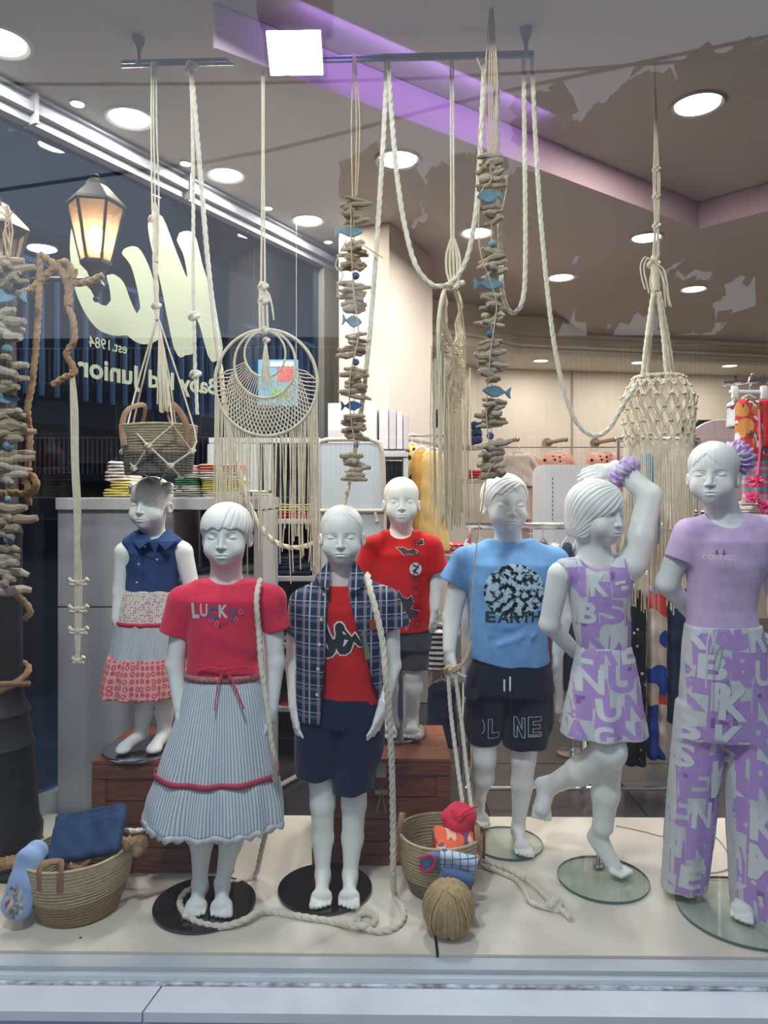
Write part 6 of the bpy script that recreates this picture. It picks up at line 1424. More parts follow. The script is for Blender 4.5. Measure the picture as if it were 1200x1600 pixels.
for pts, lb in (([(684, 1381), (700, 1389), (716, 1394), (722, 1398)], 'pink hem tape of the blue shorts, on the longer leg'), ([(653, 1341), (662, 1338), (672, 1336), (680, 1345), (674, 1357), (662, 1362), (655, 1350)], 'pink hem tape round the shorter leg of the blue shorts')):
    mb = MB(); mb.tube(spline([W(x, y, 2.080 if y > 1378 else 2.094) for x, y in pts], .006), .0042, 7); tag(mb.build('hem_tape', M_pk), lb, 'tape')

# ball of jute twine
M_twine = mat('jute_twine', (.55, .40, .20), .85, noise=.25, nscale=70)
c3 = G(701, 1440, 0); Rb = .070; c3.y = 2.005; c3.x = (701 - 600) / F * 2.005
t = thing('twine_ball', 'large ball of golden jute twine in front of the tall straw basket', 'twine ball', c3)
MB().ball((0, 0, Rb + .004), Rb * .965, 28, (1, .95, 1.08)).build('core', M_twine, t)
m = MB(); rr = random.Random(21)
tops = Vector((-.02, -.35, 1)).normalized()
for k in range(64):                                     # turns that all pass near the crown
    ax = Vector((math.cos(k * math.pi / 64 * 1.0), math.sin(k * math.pi / 64), 0)); e1 = (tops + ax * rr.uniform(-.18, .18)).normalized(); e2 = tops.cross(ax).normalized() if 0 else (ax - e1 * ax.dot(e1)).normalized(); q = Rb * rr.uniform(.985, 1.0); off = tops.cross(ax) * rr.uniform(-.14, .14) * Rb
    pts = [Vector((0, 0, Rb + .004)) + Vector(((p_ := (e1 * math.cos(a) + e2 * math.sin(a)) * q + off * .8).x, p_.y * .95, p_.z * 1.08)) for a in [2 * math.pi * i / 40 for i in range(40)]]
    m.tube(pts, .0021, 5, closed=True)
m.build('windings', M_twine, t)['kind'] = 'stuff'
mb = MB(); mb.tube(spline([Vector((0, 0, Rb + .004)) + Vector((x, y, z)) * Rb for x, y, z in ((-.1, -.5, .95), (.25, -.75, .75), (.55, -.85, .25), (.68, -.78, -.2), (.70, -.68, -.5))], .005), .0024, 6); mb.build('loose_end', M_twine, t)

# ropes lying on the boards and hanging on the mannequins
def GF(x, y, r=.0085, z=None): p = G(x, y, r if z is None else z); return p
hang = [W(574, 897, 2.13), W(578, 920, 2.085), W(586, 950, 2.065), W(597, 1000, 2.05), W(603, 1060, 2.035), W(608, 1120, 2.05), W(612, 1200, 2.08), W(614, 1290, 2.12), W(614, 1360, 2.14)]
floor_ = [GF(616, 1396), GF(628, 1416), GF(631, 1432), GF(620, 1447), GF(598, 1455), GF(575, 1452), GF(560, 1442), GF(562, 1430), GF(574, 1426), GF(586, 1434), GF(582, 1444), GF(560, 1447, .022), GF(520, 1440), GF(470, 1432), GF(430, 1425), GF(405, 1424, .02), GF(385, 1436, .02), GF(350, 1447, .012), GF(315, 1443, .012), GF(290, 1428, .020), GF(281, 1410, .020), GF(290, 1394, .020), GF(312, 1384, .020)]
mb = MB(); mb.tube(spline(hang + floor_, .005), .0082, 12, twist=85, lobe=.26)
tag(mb.build('white_rope', M_cotw), 'thick white rope from the plaid boy shoulder across the floor to the black disc', 'rope')
mb = MB(); mb.tube(spline([W(407, 905, 2.115), W(402, 925, 2.075), W(401, 950, 2.06), W(404, 985, 2.065), W(408, 1040, 2.05), W(416, 1100, 2.04), W(424, 1160, 2.035), W(430, 1200, 2.06), W(424, 1260, 2.2), W(408, 1330, 2.28), GF(398, 1368), GF(370, 1378), GF(345, 1376)], .005), .0070, 12, twist=95, lobe=.26)
tag(mb.build('white_rope', M_cotw), 'white rope over the shoulder of the raspberry T-shirt girl down beside her skirt', 'rope')
mb = MB()
for pts in ([(700, 1046, 2.40), (704, 1110, 2.39), (714, 1190, 2.34), (724, 1264, 2.28)], [(710, 1046, 2.39), (720, 1120, 2.38), (729, 1200, 2.34), (737, 1268, 2.28)]): mb.tube(spline([W(*p) for p in pts], .005), .0062, 12, twist=100, lobe=.26)
tag(mb.build('white_rope', M_cotw), 'two white ropes hanging from the blue T-shirt boy hand into the basket', 'rope')
mb = MB()
for q in range(3): mb.tube(spline([W(694 + q, 1046 - q, 2.40), W(708, 1043 + 3 * q, 2.38), W(722, 1036 + 2 * q, 2.37), W(732, 1020 + q, 2.36), W(736, 1002, 2.36)], .006), .0036, 6)
for x in (700, 712): knot(mb, W(x, 1045, 2.385), .009)
tag(mb.build('raffia_loop', M_jute), 'twisted raffia loop in the hand of the blue T-shirt boy', 'raffia loop')
mb = MB(); mb.tube(spline([GF(752, 1344), GF(776, 1352), GF(802, 1362), GF(830, 1380), GF(852, 1400), GF(866, 1412), GF(880, 1424), GF(893, 1436)], .005), .0078, 12, twist=85, lobe=.26).tube(spline([GF(752, 1352), GF(780, 1362), GF(806, 1374), GF(820, 1392), GF(828, 1408), GF(846, 1416), GF(864, 1420)], .005), .0070, 12, twist=85, lobe=.26)
knot(mb, GF(866, 1414, .016), .017); tag(mb.build('white_rope', M_cotw), 'knotted white rope end lying on the boards right of the twine ball', 'rope')
mb = MB(); mb.tube(spline([GF(962, 1290, .003), GF(1010, 1300, .003), GF(1040, 1307, .003), GF(1110, 1304, .003), GF(1140, 1340, .003), GF(1133, 1360, .003), GF(1080, 1366, .003)], .02), .0016, 5)
tag(mb.build('thin_wire', mat('grey_wire', (.25, .25, .24), .5)), 'thin grey wire curling on the boards behind the tallest girl', 'wire')
mb = MB(); mb.ball((0, 0, .0015), .004, 8, (1, 1, .4)); tag(mb.build('small_pebble', M_gap, loc=G(126, 1466, 0)), 'tiny dark speck lying on the boards below the golden straw basket', 'pebble')
# ------------------------------------------------------------------ shop furniture and stock behind the display
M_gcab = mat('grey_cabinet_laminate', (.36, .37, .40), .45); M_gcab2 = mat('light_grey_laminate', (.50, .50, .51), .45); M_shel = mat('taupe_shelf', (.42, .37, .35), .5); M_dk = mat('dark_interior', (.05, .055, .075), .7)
zf = lambda py, d: CZ + (Y0 - py) / F * d
xf = lambda px, d: (px - 600) / F * d
# long low cabinet along the window
D = 2.80
t = thing('display_cabinet', 'grey side cabinet with folded clothes on top behind the left mannequins', 'cabinet', (xf(92, D), D, FLZ + .005))
o = t.location; H_ = zf(778, D) - o.z; w1 = xf(272, D) - o.x; w2 = xf(412, D) - o.x
MB().box((w1 / 2, .20, (H_ - .05) / 2), (w1, .40, H_ - .05), bev=.002).build('body', M_gcab, t, smooth=False)
zs_ = zf(948, D) - o.z
MB().box((w1 / 2, -.006, (H_ + zs_) / 2), (w1 - .002, .012, H_ - zs_ - .006), bev=.002).build('panel', M_gcab, t, smooth=False); MB().box((w1 / 2, -.006, zs_ / 2), (w1 - .002, .012, zs_ - .006), bev=.002).build('panel', M_gcab, t, smooth=False)
MB().box((w2 / 2, .19, H_ - .022), (w2, .44, .044), bev=.002).build('top_board', M_gcab2, t, smooth=False)
MB().box((w2 - .02, .2, (H_ - .05) / 2), (.035, .40, H_ - .05), bev=.002).build('upright', M_gcab2, t, smooth=False)
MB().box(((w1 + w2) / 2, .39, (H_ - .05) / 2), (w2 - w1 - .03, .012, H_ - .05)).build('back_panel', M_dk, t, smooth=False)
for y in (905, 1040, 1150): MB().box(((w1 + w2) / 2 - .01, .2, zf(y, D) - o.z), (w2 - w1 - .05, .38, .022), bev=.002).build('shelf', M_gcab, t, smooth=False)
def folded(px0, px1, py0, py1, d, m, label, cat='folded clothes', name='folded_garment', dep=.18, group=None, seed=0, rz=0.):
    rq = random.Random(seed + int(px0 * 7 + py0)); x0, x1 = xf(px0, d), xf(px1, d); z0, z1 = zf(py1, d), zf(py0, d); w = x1 - x0; h = z1 - z0; mb = MB(); lay = 3 if h > .02 else 2
    for i in range(lay):                                # folded layers with a rounded front fold
        hh = h / lay; zc = z0 + hh * (i + .5); ww = w * rq.uniform(.92, 1.0); k = 18; pts = []
        N = 16; prof = []
        for j in range(N):
            a = 2 * math.pi * j / N; ca, sa = math.cos(a), math.sin(a); prof.append((dep / 2 * math.copysign(abs(ca) ** .35, ca), hh * .52 * math.copysign(abs(sa) ** .8, sa)))
        vs = []; S_ = 7
        for s_ in range(S_):
            u = -1 + 2 * s_ / (S_ - 1); e = (1 - abs(u) ** 8 * .25)
            for (yy, zz_) in prof: vs.append((u * ww / 2, yy * e + rq.uniform(-.002, .002), zz_ * (e if abs(u) == 1 else 1) + .10 * hh * math.sin(3 * u + i * 2)))
        fs = [(s_ * N + j, s_ * N + (j + 1) % N, (s_ + 1) * N + (j + 1) % N, (s_ + 1) * N + j) for s_ in range(S_ - 1) for j in range(N)] + [tuple(range(N))[::-1], tuple((S_ - 1) * N + j for j in range(N))]
        mb.add([(x + rq.uniform(-.003, .003), y, z + hh * (i + .5)) for x, y, z in vs], fs)
    o = mb.build(name, m, None, loc=((x0 + x1) / 2, d, z0)); o.rotation_euler.z = rz
    me = o.data; cloth_attr(me, np.array([tuple(v.co) for v in me.vertices]), planar=True); return tag(o, label, cat, group)
def fc(n, c): return cloth(n, c, .2)
C_yel, C_cor, C_wht, C_lgr, C_pnk, C_red, C_olv, C_nvy, C_grn = fc('yellow_cotton', (.68, .58, .15)), fc('coral_cotton', (.80, .25, .18)), fc('white_cotton', (.72, .71, .68)), fc('grey_marl', (.40, .40, .42)), fc('dusty_pink_cotton', (.70, .42, .44)), fc('red_cotton', (.50, .03, .04)), fc('olive_cotton', (.36, .38, .22)), fc('navy_cotton', (.02, .035, .08)), fc('green_cotton', (.04, .22, .13))
n_ = NB('white_pink_floral'); v_ = n_.voro(45, 1.); M_wpf = n_.out(n_.mix(n_.math('LESS_THAN', v_.outputs['Distance'], .35), (.70, .66, .60), (.62, .30, .38)))
n_ = NB('leafy_print'); v_ = n_.voro(38, 1.); M_leafy = n_.out(n_.mix(n_.math('LESS_THAN', v_.outputs['Distance'], .42), (.66, .60, .54), (.20, .26, .18)))
D2 = 2.98
for a in ((172, 212, 764, 776, C_yel, 'yellow folded garment at the left end of the cabinet top'), (182, 218, 752, 764, C_yel, 'yellow garment under the floral ones left of the toddler'), (174, 214, 737, 752, M_wpf, 'white floral folded garment left of the toddler, lower one'), (178, 212, 722, 737, M_wpf, 'white floral folded garment left of the toddler, topmost'),
          (276, 322, 768, 778, C_lgr, 'grey folded garment low in the stack right of the hair buns'), (278, 320, 758, 768, M_leafy, 'leafy folded garment right of the hair buns'), (280, 318, 748, 758, C_grn, 'green folded garment in the middle of the stack right of the toddler'), (284, 320, 738, 748, M_leafy, 'leafy folded garment near the top right of the toddler'), (288, 318, 728, 738, C_pnk, 'pink folded garment topmost right of the toddler'),
          (322, 386, 768, 778, C_wht, 'white folded garment at the bottom of the coral stack'), (320, 384, 758, 768, C_yel, 'yellow folded garment in the coral stack, lower'), (322, 386, 749, 758, C_yel, 'yellow folded garment in the coral stack, upper'), (318, 380, 738, 749, C_wht, 'white folded garment under the coral one'), (316, 384, 726, 738, C_cor, 'coral folded garment topmost on the cabinet'),
          (386, 424, 766, 778, M_leafy, 'leafy folded garment on the cabinet behind the fringe')):
    folded(a[0], a[1], a[2], a[3], D2, a[4], a[5], dep=.20)
for a in ((290, 330, 888, 904, C_nvy, 'navy folded garment on the upper cabinet shelf'), (352, 376, 880, 904, C_red, 'red folded garment on the upper cabinet shelf beside the girl'), (380, 400, 884, 904, C_olv, 'olive folded garment at the right end of the upper shelf'),
          (345, 396, 1022, 1040, C_red, 'red folded garment on the middle cabinet shelf'), (280, 330, 1020, 1038, C_lgr, 'grey folded garment on the middle cabinet shelf'), (345, 398, 1132, 1148, C_pnk, 'pink folded garment on the lowest cabinet shelf'), (270, 320, 1120, 1148, fc('magenta_cotton', (.25, .01, .06)), 'dark magenta folded garment behind the toddler feet')):
    folded(a[0], a[1], a[2], a[3], 2.96, a[4], a[5], dep=.20)
# taller shelving unit behind the ringed macrame
D = 3.42
t = thing('shelving_unit', 'tall grey shelving unit behind the fringe of the ringed macrame', 'shelf unit', (xf(326, D), D, FLZ + .005)); o = t.location; w = xf(500, D) - o.x; H_ = zf(684, D) - o.z
MB().box((w / 2, .15, H_ - .012), (w, .30, .024), bev=.002).build('top_board', M_gcab2, t, smooth=False)
for u in (.008, (xf(418, D) - o.x), w - .012): MB().box((u, .15, (H_ - .03) / 2), (.03, .29, H_ - .03), bev=.002).build('upright', M_gcab2, t, smooth=False)
MB().box(((xf(326, D) + xf(404, D)) / 2 - o.x, .01, H_ - .19), (xf(404, D) - xf(326, D), .015, .33), bev=.002).build('front_panel', M_gcab2, t, smooth=False)
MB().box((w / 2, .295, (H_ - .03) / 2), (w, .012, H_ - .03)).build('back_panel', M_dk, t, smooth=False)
for y in (815, 905, 1010, 1110): MB().box((w / 2, .15, zf(y, D) - o.z), (w - .04, .28, .022), bev=.002).build('shelf', M_gcab2, t, smooth=False)
for a in ((436, 492, 798, 812, C_red, 'red folded garment on the tall shelving unit'), (434, 494, 786, 798, C_yel, 'yellow patterned garment on top of the red one in the shelving unit'), (438, 490, 776, 786, C_nvy, 'dark blue folded garment topmost in the shelving unit'), (436, 492, 880, 902, C_nvy, 'black folded garment behind the plaid shirt collar'), (436, 470, 868, 880, C_nvy, 'dark jersey on top of the black folded garment'), (440, 492, 990, 1007, C_olv, 'olive folded garment behind the plaid shirt'), (436, 490, 1092, 1107, C_red, 'dark red folded garment low in the shelving unit')):
    folded(a[0], a[1], a[2], a[3], 3.56, a[4], a[5], dep=.22)
# counter with boxes beside the pillar
D = 3.60
t = thing('counter', 'pale counter at the foot of the pillar carrying white boxes', 'counter', (xf(512, D), D, FLZ + .005)); o = t.location; w = xf(638, D) - o.x; H_ = zf(706, D) - o.z
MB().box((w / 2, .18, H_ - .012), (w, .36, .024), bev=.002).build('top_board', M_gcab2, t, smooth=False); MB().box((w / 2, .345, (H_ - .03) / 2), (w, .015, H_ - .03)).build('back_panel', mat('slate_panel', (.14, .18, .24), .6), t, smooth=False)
for u in (.012, w - .012): MB().box((u, .17, (H_ - .03) / 2), (.024, .33, H_ - .03), bev=.002).build('side_panel', M_gcab2, t, smooth=False)
M_box = mat('white_card', (.62, .60, .60), .5); M_pap = mat('pale_pink_card', (.55, .49, .52), .5)
def carton(px0, px1, py0, py1, d, dep, m, label, rz=0., name='white_box'):
    w = xf(px1, d) - xf(px0, d); h = zf(py0, d) - zf(py1, d); o = MB().box((0, 0, h / 2), (w, dep, h), bev=.002).build(name, m, None, smooth=False, loc=((xf(px0, d) + xf(px1, d)) / 2, d, zf(py1, d))); o.rotation_euler.z = rz; return tag(o, label, 'box')
carton(516, 592, 632, 700, 3.72, .14, M_box, 'big white carton leaning by the driftwood garland', -.12)
carton(514, 548, 672, 703, 3.66, .06, M_pap, 'flat pale carton at the left end of the counter')
for i, (a, b_, y) in enumerate(((594, 608, 640), (609, 620, 643), (621, 630, 646), (631, 638, 650))): carton(a, b_, y, 703, 3.70, .16, M_pap if i % 2 else M_box, ('first', 'second', 'third', 'last')[i] + ' of the upright white folders beside the carton', -.06, 'box_file')
# grey panel stand with rounded tube frame
D = 3.30
t = thing('panel_stand', 'grey fabric panel in a rounded beige tube frame behind the plaid boy', 'panel stand', (xf(550, D), D, FLZ + .005)); o = t.location; L_ = lambda x, y, d=D: W(x, y, d) - o
M_tube = mat('beige_enamel_tube', (.52, .44, .36), .4); zb = .012
m = MB(); m.tube(spline([Vector((L_(497, 0).x, 0, zb)), L_(497, 1000), L_(497, 700), L_(500, 690), L_(510, 687), L_(580, 687), L_(592, 692), L_(597, 704), L_(600, 760), L_(603, 1000), Vector((L_(605, 0).x, 0, zb))], .02), .010, 10); m.build('tube_frame', M_tube, t)
m = MB(); m.tube(spline([L_(500, 798, D - .012), L_(600, 798, D - .012)], .05), .009, 8)
for x in (508, 585): m.tube([L_(x, 798, D - .014), L_(x + 4, 812, D - .014)], .007, 8).ball(L_(x + 4, 814, D - .014), .009, 8)
m.build('cross_bar', M_tube, t)
m = MB(); m.tube(spline([Vector((L_(497, 0).x, 0, zb)), Vector((L_(440, 0).x, -.28, zb)), Vector((L_(430, 0).x, -.30, zb)), Vector((L_(426, 0).x, -.26, zb + .012))], .01), .011, 8); m.build('foot', M_tube, t)
MB().box((0, .004, (L_(0, 692).z + L_(0, 1180).z) / 2), (xf(597, D) - xf(502, D), .012, L_(0, 692).z - L_(0, 1180).z), bev=.004).build('panel', mat('pale_grey_fabric', (.44, .48, .51), .8, bump=.2), t, smooth=False)
# garments on hangers
M_hang = mat('clear_white_plastic', (.72, .72, .74), .3)
def hanger(mb, c, w, hook=.05):
    c = Vector(c); mb.tube(spline([c + Vector((-w, 0, -.045)), c + Vector((-w * .5, 0, -.012)), c, c + Vector((w * .5, 0, -.012)), c + Vector((w, 0, -.045))], .02), .005, 6)
    mb.tube(spline([c, c + Vector((0, 0, hook * .6)), c + Vector((.012, 0, hook * .85)), c + Vector((0, 0, hook)), c + Vector((-.012, 0, hook * .9))], .006), .0022, 6)
def garmh(name, label, cat, px0, px1, py0, py1, d, m, kind='top', sleeves=True, depth=.035, flare=1.2, group=None, rz=0., waist=None, seed=0):
    cx = (px0 + px1) / 2; c = W(cx, py0, d); mp_ = d / F; w = (px1 - px0) / 2 * mp_; h = (py1 - py0) * mp_; f = Fld(.008 if h > .5 else .006)
    hw = w / max(1, flare) if not sleeves else w * .62
    if kind == 'trousers':
        for s_ in (-1, 1): f.loft([(-h, s_ * w * .5, 0, w * .46, depth), (-h * .5, s_ * w * .45, 0, w * .50, depth), (-.02, s_ * w * .35, 0, w * .6, depth)], .01, lambda th, Z: 1 + .05 * np.cos(5 * th + seed))
    else:
        wz = -h * (waist or .4); f.loft([(-h, 0, 0, w * (1 if not sleeves else .85), depth * 1.3), (wz, 0, 0, hw, depth), (-h * .12, 0, 0, hw * 1.02, depth), (-.012, 0, 0, hw * .55, depth * .6)], .012, lambda th, Z: 1 + .07 * np.cos(9 * th + seed) * np.clip(-Z / h, 0, 1))
        if sleeves:
            for s_ in (-1, 1): f.cone((s_ * hw * .8, 0, -.035), (s_ * w, 0, -h * .55), .028, .022, .02, sy=1.2)
        f.ell((0, -depth, .0), (hw * .38, depth * 1.5, .028), .004, 's')
    crumple(f, .0016, 35, seed); V, Q = f.build(); e = thing(name, label, cat, c, rz, group); me = np_mesh(V, Q); cloth_attr(me, V, planar=True); obj('cloth', me, m, e)
    mb = MB(); hanger(mb, (0, 0, .004), hw * .85); mb.build('hanger', M_hang, e); return e
n_ = NB('yellow_black_spots'); v_ = n_.voro(26, .9); M_ysp = n_.out(n_.mix(n_.math('LESS_THAN', v_.outputs['Distance'], .40), (.70, .54, .16), (.02, .02, .02)))
n_ = NB('pink_black_spots'); v_ = n_.voro(20, .6); M_psp = n_.out(n_.mix(n_.math('LESS_THAN', v_.outputs['Distance'], .30), (.72, .38, .32), (.04, .015, .02)))
M_yd = cloth('mustard_muslin', (.72, .48, .18)); M_wd = cloth('ecru_muslin', (.62, .54, .50)); M_pd = cloth('salmon_knit', (.66, .34, .30))
garmh('hanging_dress', 'yellow sleeveless dress with black spots on the rail by the pillar', 'dress', 632, 656, 692, 790, 4.02, M_ysp, sleeves=False, flare=1.1)
garmh('hanging_dress', 'long mustard dress with tied waist behind the turned macrame', 'dress', 652, 702, 700, 862, 3.86, M_yd, sleeves=False, flare=1.35, waist=.28)
garmh('hanging_dress', 'ochre dress half hidden behind the long mustard one', 'dress', 640, 676, 698, 840, 3.98, cloth('ochre_muslin', (.58, .32, .08)), sleeves=False, flare=1.2)
mb = MB(); mb.tube([W(628, 680, 3.94), W(706, 682, 3.94)], .008, 8); tag(mb.build('clothes_rail', M_steel), 'thin chrome rail that carries the yellow dresses', 'rail')
garmh('hanging_blouse', 'ecru child blouse with knotted front hanging on the back wall', 'blouse', 778, 842, 706, 760, 6.60, M_wd, sleeves=True)
garmh('hanging_dress', 'ecru tiered skirt hanging below the ecru blouse', 'dress', 786, 842, 762, 812, 6.62, M_wd, sleeves=False, flare=1.2)
garmh('hanging_coat', 'salmon child coat left of the spotted tops on the back wall', 'coat', 822, 848, 712, 830, 6.62, M_pd, sleeves=False, flare=1.1)
garmh('spotted_blouse', 'pink top with black spots on the second wall peg', 'top', 838, 906, 706, 800, 6.60, M_psp, sleeves=True)
garmh('spotted_blouse', 'pink spotted top partly behind the lilac scrunchie on the third peg', 'top', 905, 985, 706, 800, 6.62, M_psp, sleeves=True)
for px, lb in ((795, 'brass wall peg above the ecru blouse'), (869, 'brass wall peg above the first spotted pink top'), (944, 'brass wall peg above the raised arm')):
    mb = MB(); c = W(px - 14, 692, 6.72); mb.lathe([(0, -.02), (.045, -.02), (.045, 0), (0, 0)], 16, M=Matrix.Translation(c) @ Matrix.Rotation(math.radians(90), 4, 'X')); mb.tube([c, c + Vector((.13, -.16, .02))], .018, 10).ball(c + Vector((.13, -.16, .02)), .024, 10)
    tag(mb.build('wall_peg', mat('antique_brass', (.42, .34, .22), .35, .8)), lb, 'peg', 'wall pegs')
# side wall shelves
for (x, y, z0, lb) in ((.50, 6.02, zf(700, 6.0), 'small wall shelf with jeans beside the turned macrame'), (.52, 6.05, zf(752, 6.0), 'lower wall shelf with red garment beside the turned macrame')):
    s_ = MB().box((x + .08, y - .10, z0), (.46, .24, .03), rz=1.05, bev=.002).build('wall_shelf', M_shel, None, smooth=False); tag(s_, lb, 'shelf')
folded(736, 752, 660, 694, 5.7, fc('indigo_denim', (.02, .05, .14)), 'dark indigo jeans stack on the wall shelf', dep=.2); folded(732, 752, 735, 748, 5.6, C_red, 'red folded garment on the lower wall shelf', dep=.2); folded(672, 690, 640, 668, 5.2, C_nvy, 'black garment on the wall beside the pillar', dep=.14)
# central low gondola with clothes rail
D = 2.95
t = thing('clothes_rack', 'chrome clothes rack with hanging garments behind the blue T-shirt boy', 'clothes rack', (xf(735, D), D, FLZ + .005)); o = t.location
za, x1 = zf(822, D) - o.z, xf(912, D) - o.x
MB().tube([(-.02, 0, za), (x1, 0, za)], .013, 10).build('rail', M_steel, t); MB().tube([(0, 0, .02), (0, 0, za)], .012, 8).build('post', M_steel, t); MB().tube([(x1, 0, .02), (x1, 0, za)], .012, 8).build('post', M_steel, t)
MB().tube([(-.02, 0, zf(1232, D) - o.z), (xf(1042, D) - o.x, 0, zf(1232, D) - o.z)], .009, 8).build('lower_rail', M_steel, t)
cols = [C_lgr, C_nvy, M_wd, C_olv, C_pnk, C_nvy, fc('brown_cotton', (.12, .07, .05)), C_wht, C_nvy, C_lgr]; names = ['grey', 'navy', 'ecru', 'olive', 'dusty pink', 'dark navy', 'brown', 'white', 'midnight blue', 'pale grey']
for i in range(10):
    px = 722 + i * 19; garmh('hanging_garment', names[i] + ' garment on the chrome rack behind the blue T-shirt boy', 'garment', px, px + 24, 842, 1060 + (i * 37) % 70, D + .0, cols[i], sleeves=False, flare=1.05, depth=.045, seed=i, group='garments on the chrome rack')
# long tall rack right of the arm-up girl: black, printed and navy trousers
n_ = NB('black_white_flecks'); v_ = n_.voro(26, 1.); M_bfl = n_.out(n_.mix(n_.math('LESS_THAN', v_.outputs['Distance'], .16), (.012, .012, .014), (.55, .52, .45)))
n_ = NB('red_blue_cream_print'); a_ = n_.noise(9, 0); b_ = n_.noise(7, 0); M_rbc = n_.out(n_.mix(n_.math('GREATER_THAN', a_, .50), (.58, .48, .40), n_.mix(n_.math('GREATER_THAN', b_, .60), (.02, .06, .32), (.60, .05, .04))))
garmh('hanging_trousers', 'black trousers with white flecks between the two lilac girls', 'trousers', 975, 1009, 915, 1195, 3.17, M_bfl, kind='trousers')
garmh('hanging_trousers', 'long cream trousers printed with blue and red shapes between the two lilac girls', 'trousers', 1011, 1041, 915, 1185, 3.17, M_rbc, kind='trousers', seed=2)
garmh('hanging_trousers', 'navy trousers right of the printed cream ones', 'trousers', 1043, 1068, 915, 1130, 3.17, C_nvy, kind='trousers', seed=3)
garmh('hanging_garment', 'teal blue garment hanging behind the fringe of the macrame basket', 'garment', 978, 1032, 704, 850, 3.60, cloth('teal_cotton', (.04, .24, .42)), sleeves=False, flare=1.3)
garmh('hanging_garment', 'taupe garment behind the fringe near the tallest girl', 'garment', 1034, 1082, 704, 830, 3.60, M_wd, sleeves=False)
mb = MB(); mb.tube([W(965, 896, 3.17), W(1075, 896, 3.17)], .011, 8).tube([W(967, 896, 3.17), Vector((xf(967, 3.17), 3.17, FLZ + .02))], .011, 8).tube([W(1074, 896, 3.17), Vector((xf(1074, 3.17), 3.17, FLZ + .02))], .011, 8); tag(mb.build('clothes_rail', M_steel), 'chrome rail that carries the trousers between the lilac girls', 'rail')
garmh('hanging_garment', 'black and white striped skirt behind the red T-shirt toddler arm', 'skirt', 660, 712, 975, 1045, 3.15, (lambda n_: n_.out(n_.mix(n_.stripe(n_.v, .022, .5), (.60, .60, .58), (.02, .02, .025))))(NB('black_white_stripes')), sleeves=False, flare=1.2)
garmh('hanging_garment', 'dark grey jacket low on the rack behind the white ropes', 'jacket', 664, 716, 1062, 1165, 3.15, C_nvy, sleeves=False)
# low tables with folded stock
def table(px0, px1, py, d, dep, label, m=M_shel):
    t = thing('display_table', label, 'table', (xf(px0, d), d, FLZ + .005)); o = t.location; w = xf(px1, d) - o.x; h = zf(py, d) - o.z
    MB().box((w / 2, dep / 2, h - .015), (w, dep, .03), bev=.003).build('table_top', m, t, smooth=False)
    for u in (.03, w - .03):
        for v in (.03, dep - .03): MB().box((u, v, (h - .03) / 2), (.04, .04, h - .03), bev=.003).build('leg', m, t, smooth=False)
    MB().box((w / 2, dep / 2, h * .45), (w - .06, dep - .04, .025), bev=.003).build('shelf', m, t, smooth=False)
    return t
table(655, 735, 868, 4.30, .5, 'table with patterned red garments behind the red T-shirt toddler'); table(842, 915, 838, 4.60, .4, 'table with orange printed garments behind the sign board'); table(1058, 1230, 822, 3.75, .45, 'pale counter with striped folded clothes behind the tallest girl', M_gcab2)
n_ = NB('red_paisley_print'); v_ = n_.voro(60, 1.); M_rp = n_.out(n_.mix(n_.math('LESS_THAN', v_.outputs['Distance'], .38), (.60, .12, .12), (.66, .55, .48)))
n_ = NB('orange_print'); v_ = n_.voro(40, 1.); M_op = n_.out(n_.mix(n_.math('LESS_THAN', v_.outputs['Distance'], .34), (.74, .20, .11), (.20, .05, .03)))
n_ = NB('white_black_bars'); M_wb = n_.out(n_.mix(n_.math('MULTIPLY', n_.stripe(n_.u, .11, .35), n_.stripe(n_.v, .02, .4)), (.66, .64, .62), (.03, .03, .03)))
for a in ((660, 730, 858, 867, M_rp, 4.5, 'red paisley garment, lower one on the table behind the toddler'), (662, 726, 848, 858, M_rp, 4.5, 'red paisley garment, topmost on the table behind the toddler'), (846, 906, 824, 836, M_op, 4.78, 'orange printed garment at the bottom of the stack behind the sign board'), (846, 908, 812, 824, M_op, 4.78, 'orange printed garment in the middle of the stack behind the sign board'), (848, 898, 800, 812, M_op, 4.78, 'orange printed garment topmost behind the sign board'),
          (1066, 1100, 808, 820, M_wb, 3.9, 'white black barred garment left of the tallest girl neck, lower'), (1068, 1100, 797, 808, M_wb, 3.9, 'white black barred garment left of the tallest girl neck, upper'), (1156, 1200, 808, 820, M_wb, 3.9, 'white black barred garment right of the tallest girl neck, lower'), (1157, 1200, 797, 808, C_wht, 3.9, 'white folded garment right of the tallest girl neck'), (1156, 1180, 772, 796, M_wb, 3.9, 'small barred garment topmost right of the tallest girl')):
    folded(a[0], a[1], a[2], a[3], a[5], a[4], a[6], dep=.2)
# sign board
t = thing('sign_board', 'pale grey rounded display board behind the arm-up girl', 'sign', W(873, 840, 3.45)); o = t.location
w = xf(958, 3.45) - xf(833, 3.45); h = zf(726, 3.45) - zf(860, 3.45); r = .05; bm = []
for cx_, cz_, a0 in ((w / 2 - r, h - r, 0), (-w / 2 + r, h - r, 90), (-w / 2 + .005, .005, 180), (w / 2 - .005, .005, 270)):
    rr_ = r if a0 < 180 else .005
    for q in range(7): a = math.radians(a0 + 15 * q); bm.append((cx_ + rr_ * math.cos(a), cz_ + rr_ * math.sin(a)))
n = len(bm); xo = xf(895, 3.45) - o.x; vs = [(x + xo, -.005, z - .06) for x, z in bm] + [(x + xo, .005, z - .06) for x, z in bm]
obj('board', mesh(vs, [tuple(range(n)), tuple(range(n, 2 * n))[::-1]] + [(i, n + i, n + (i + 1) % n, (i + 1) % n) for i in range(n)]), mat('pale_grey_acrylic', (.60, .60, .62), .3), t)
m = MB()
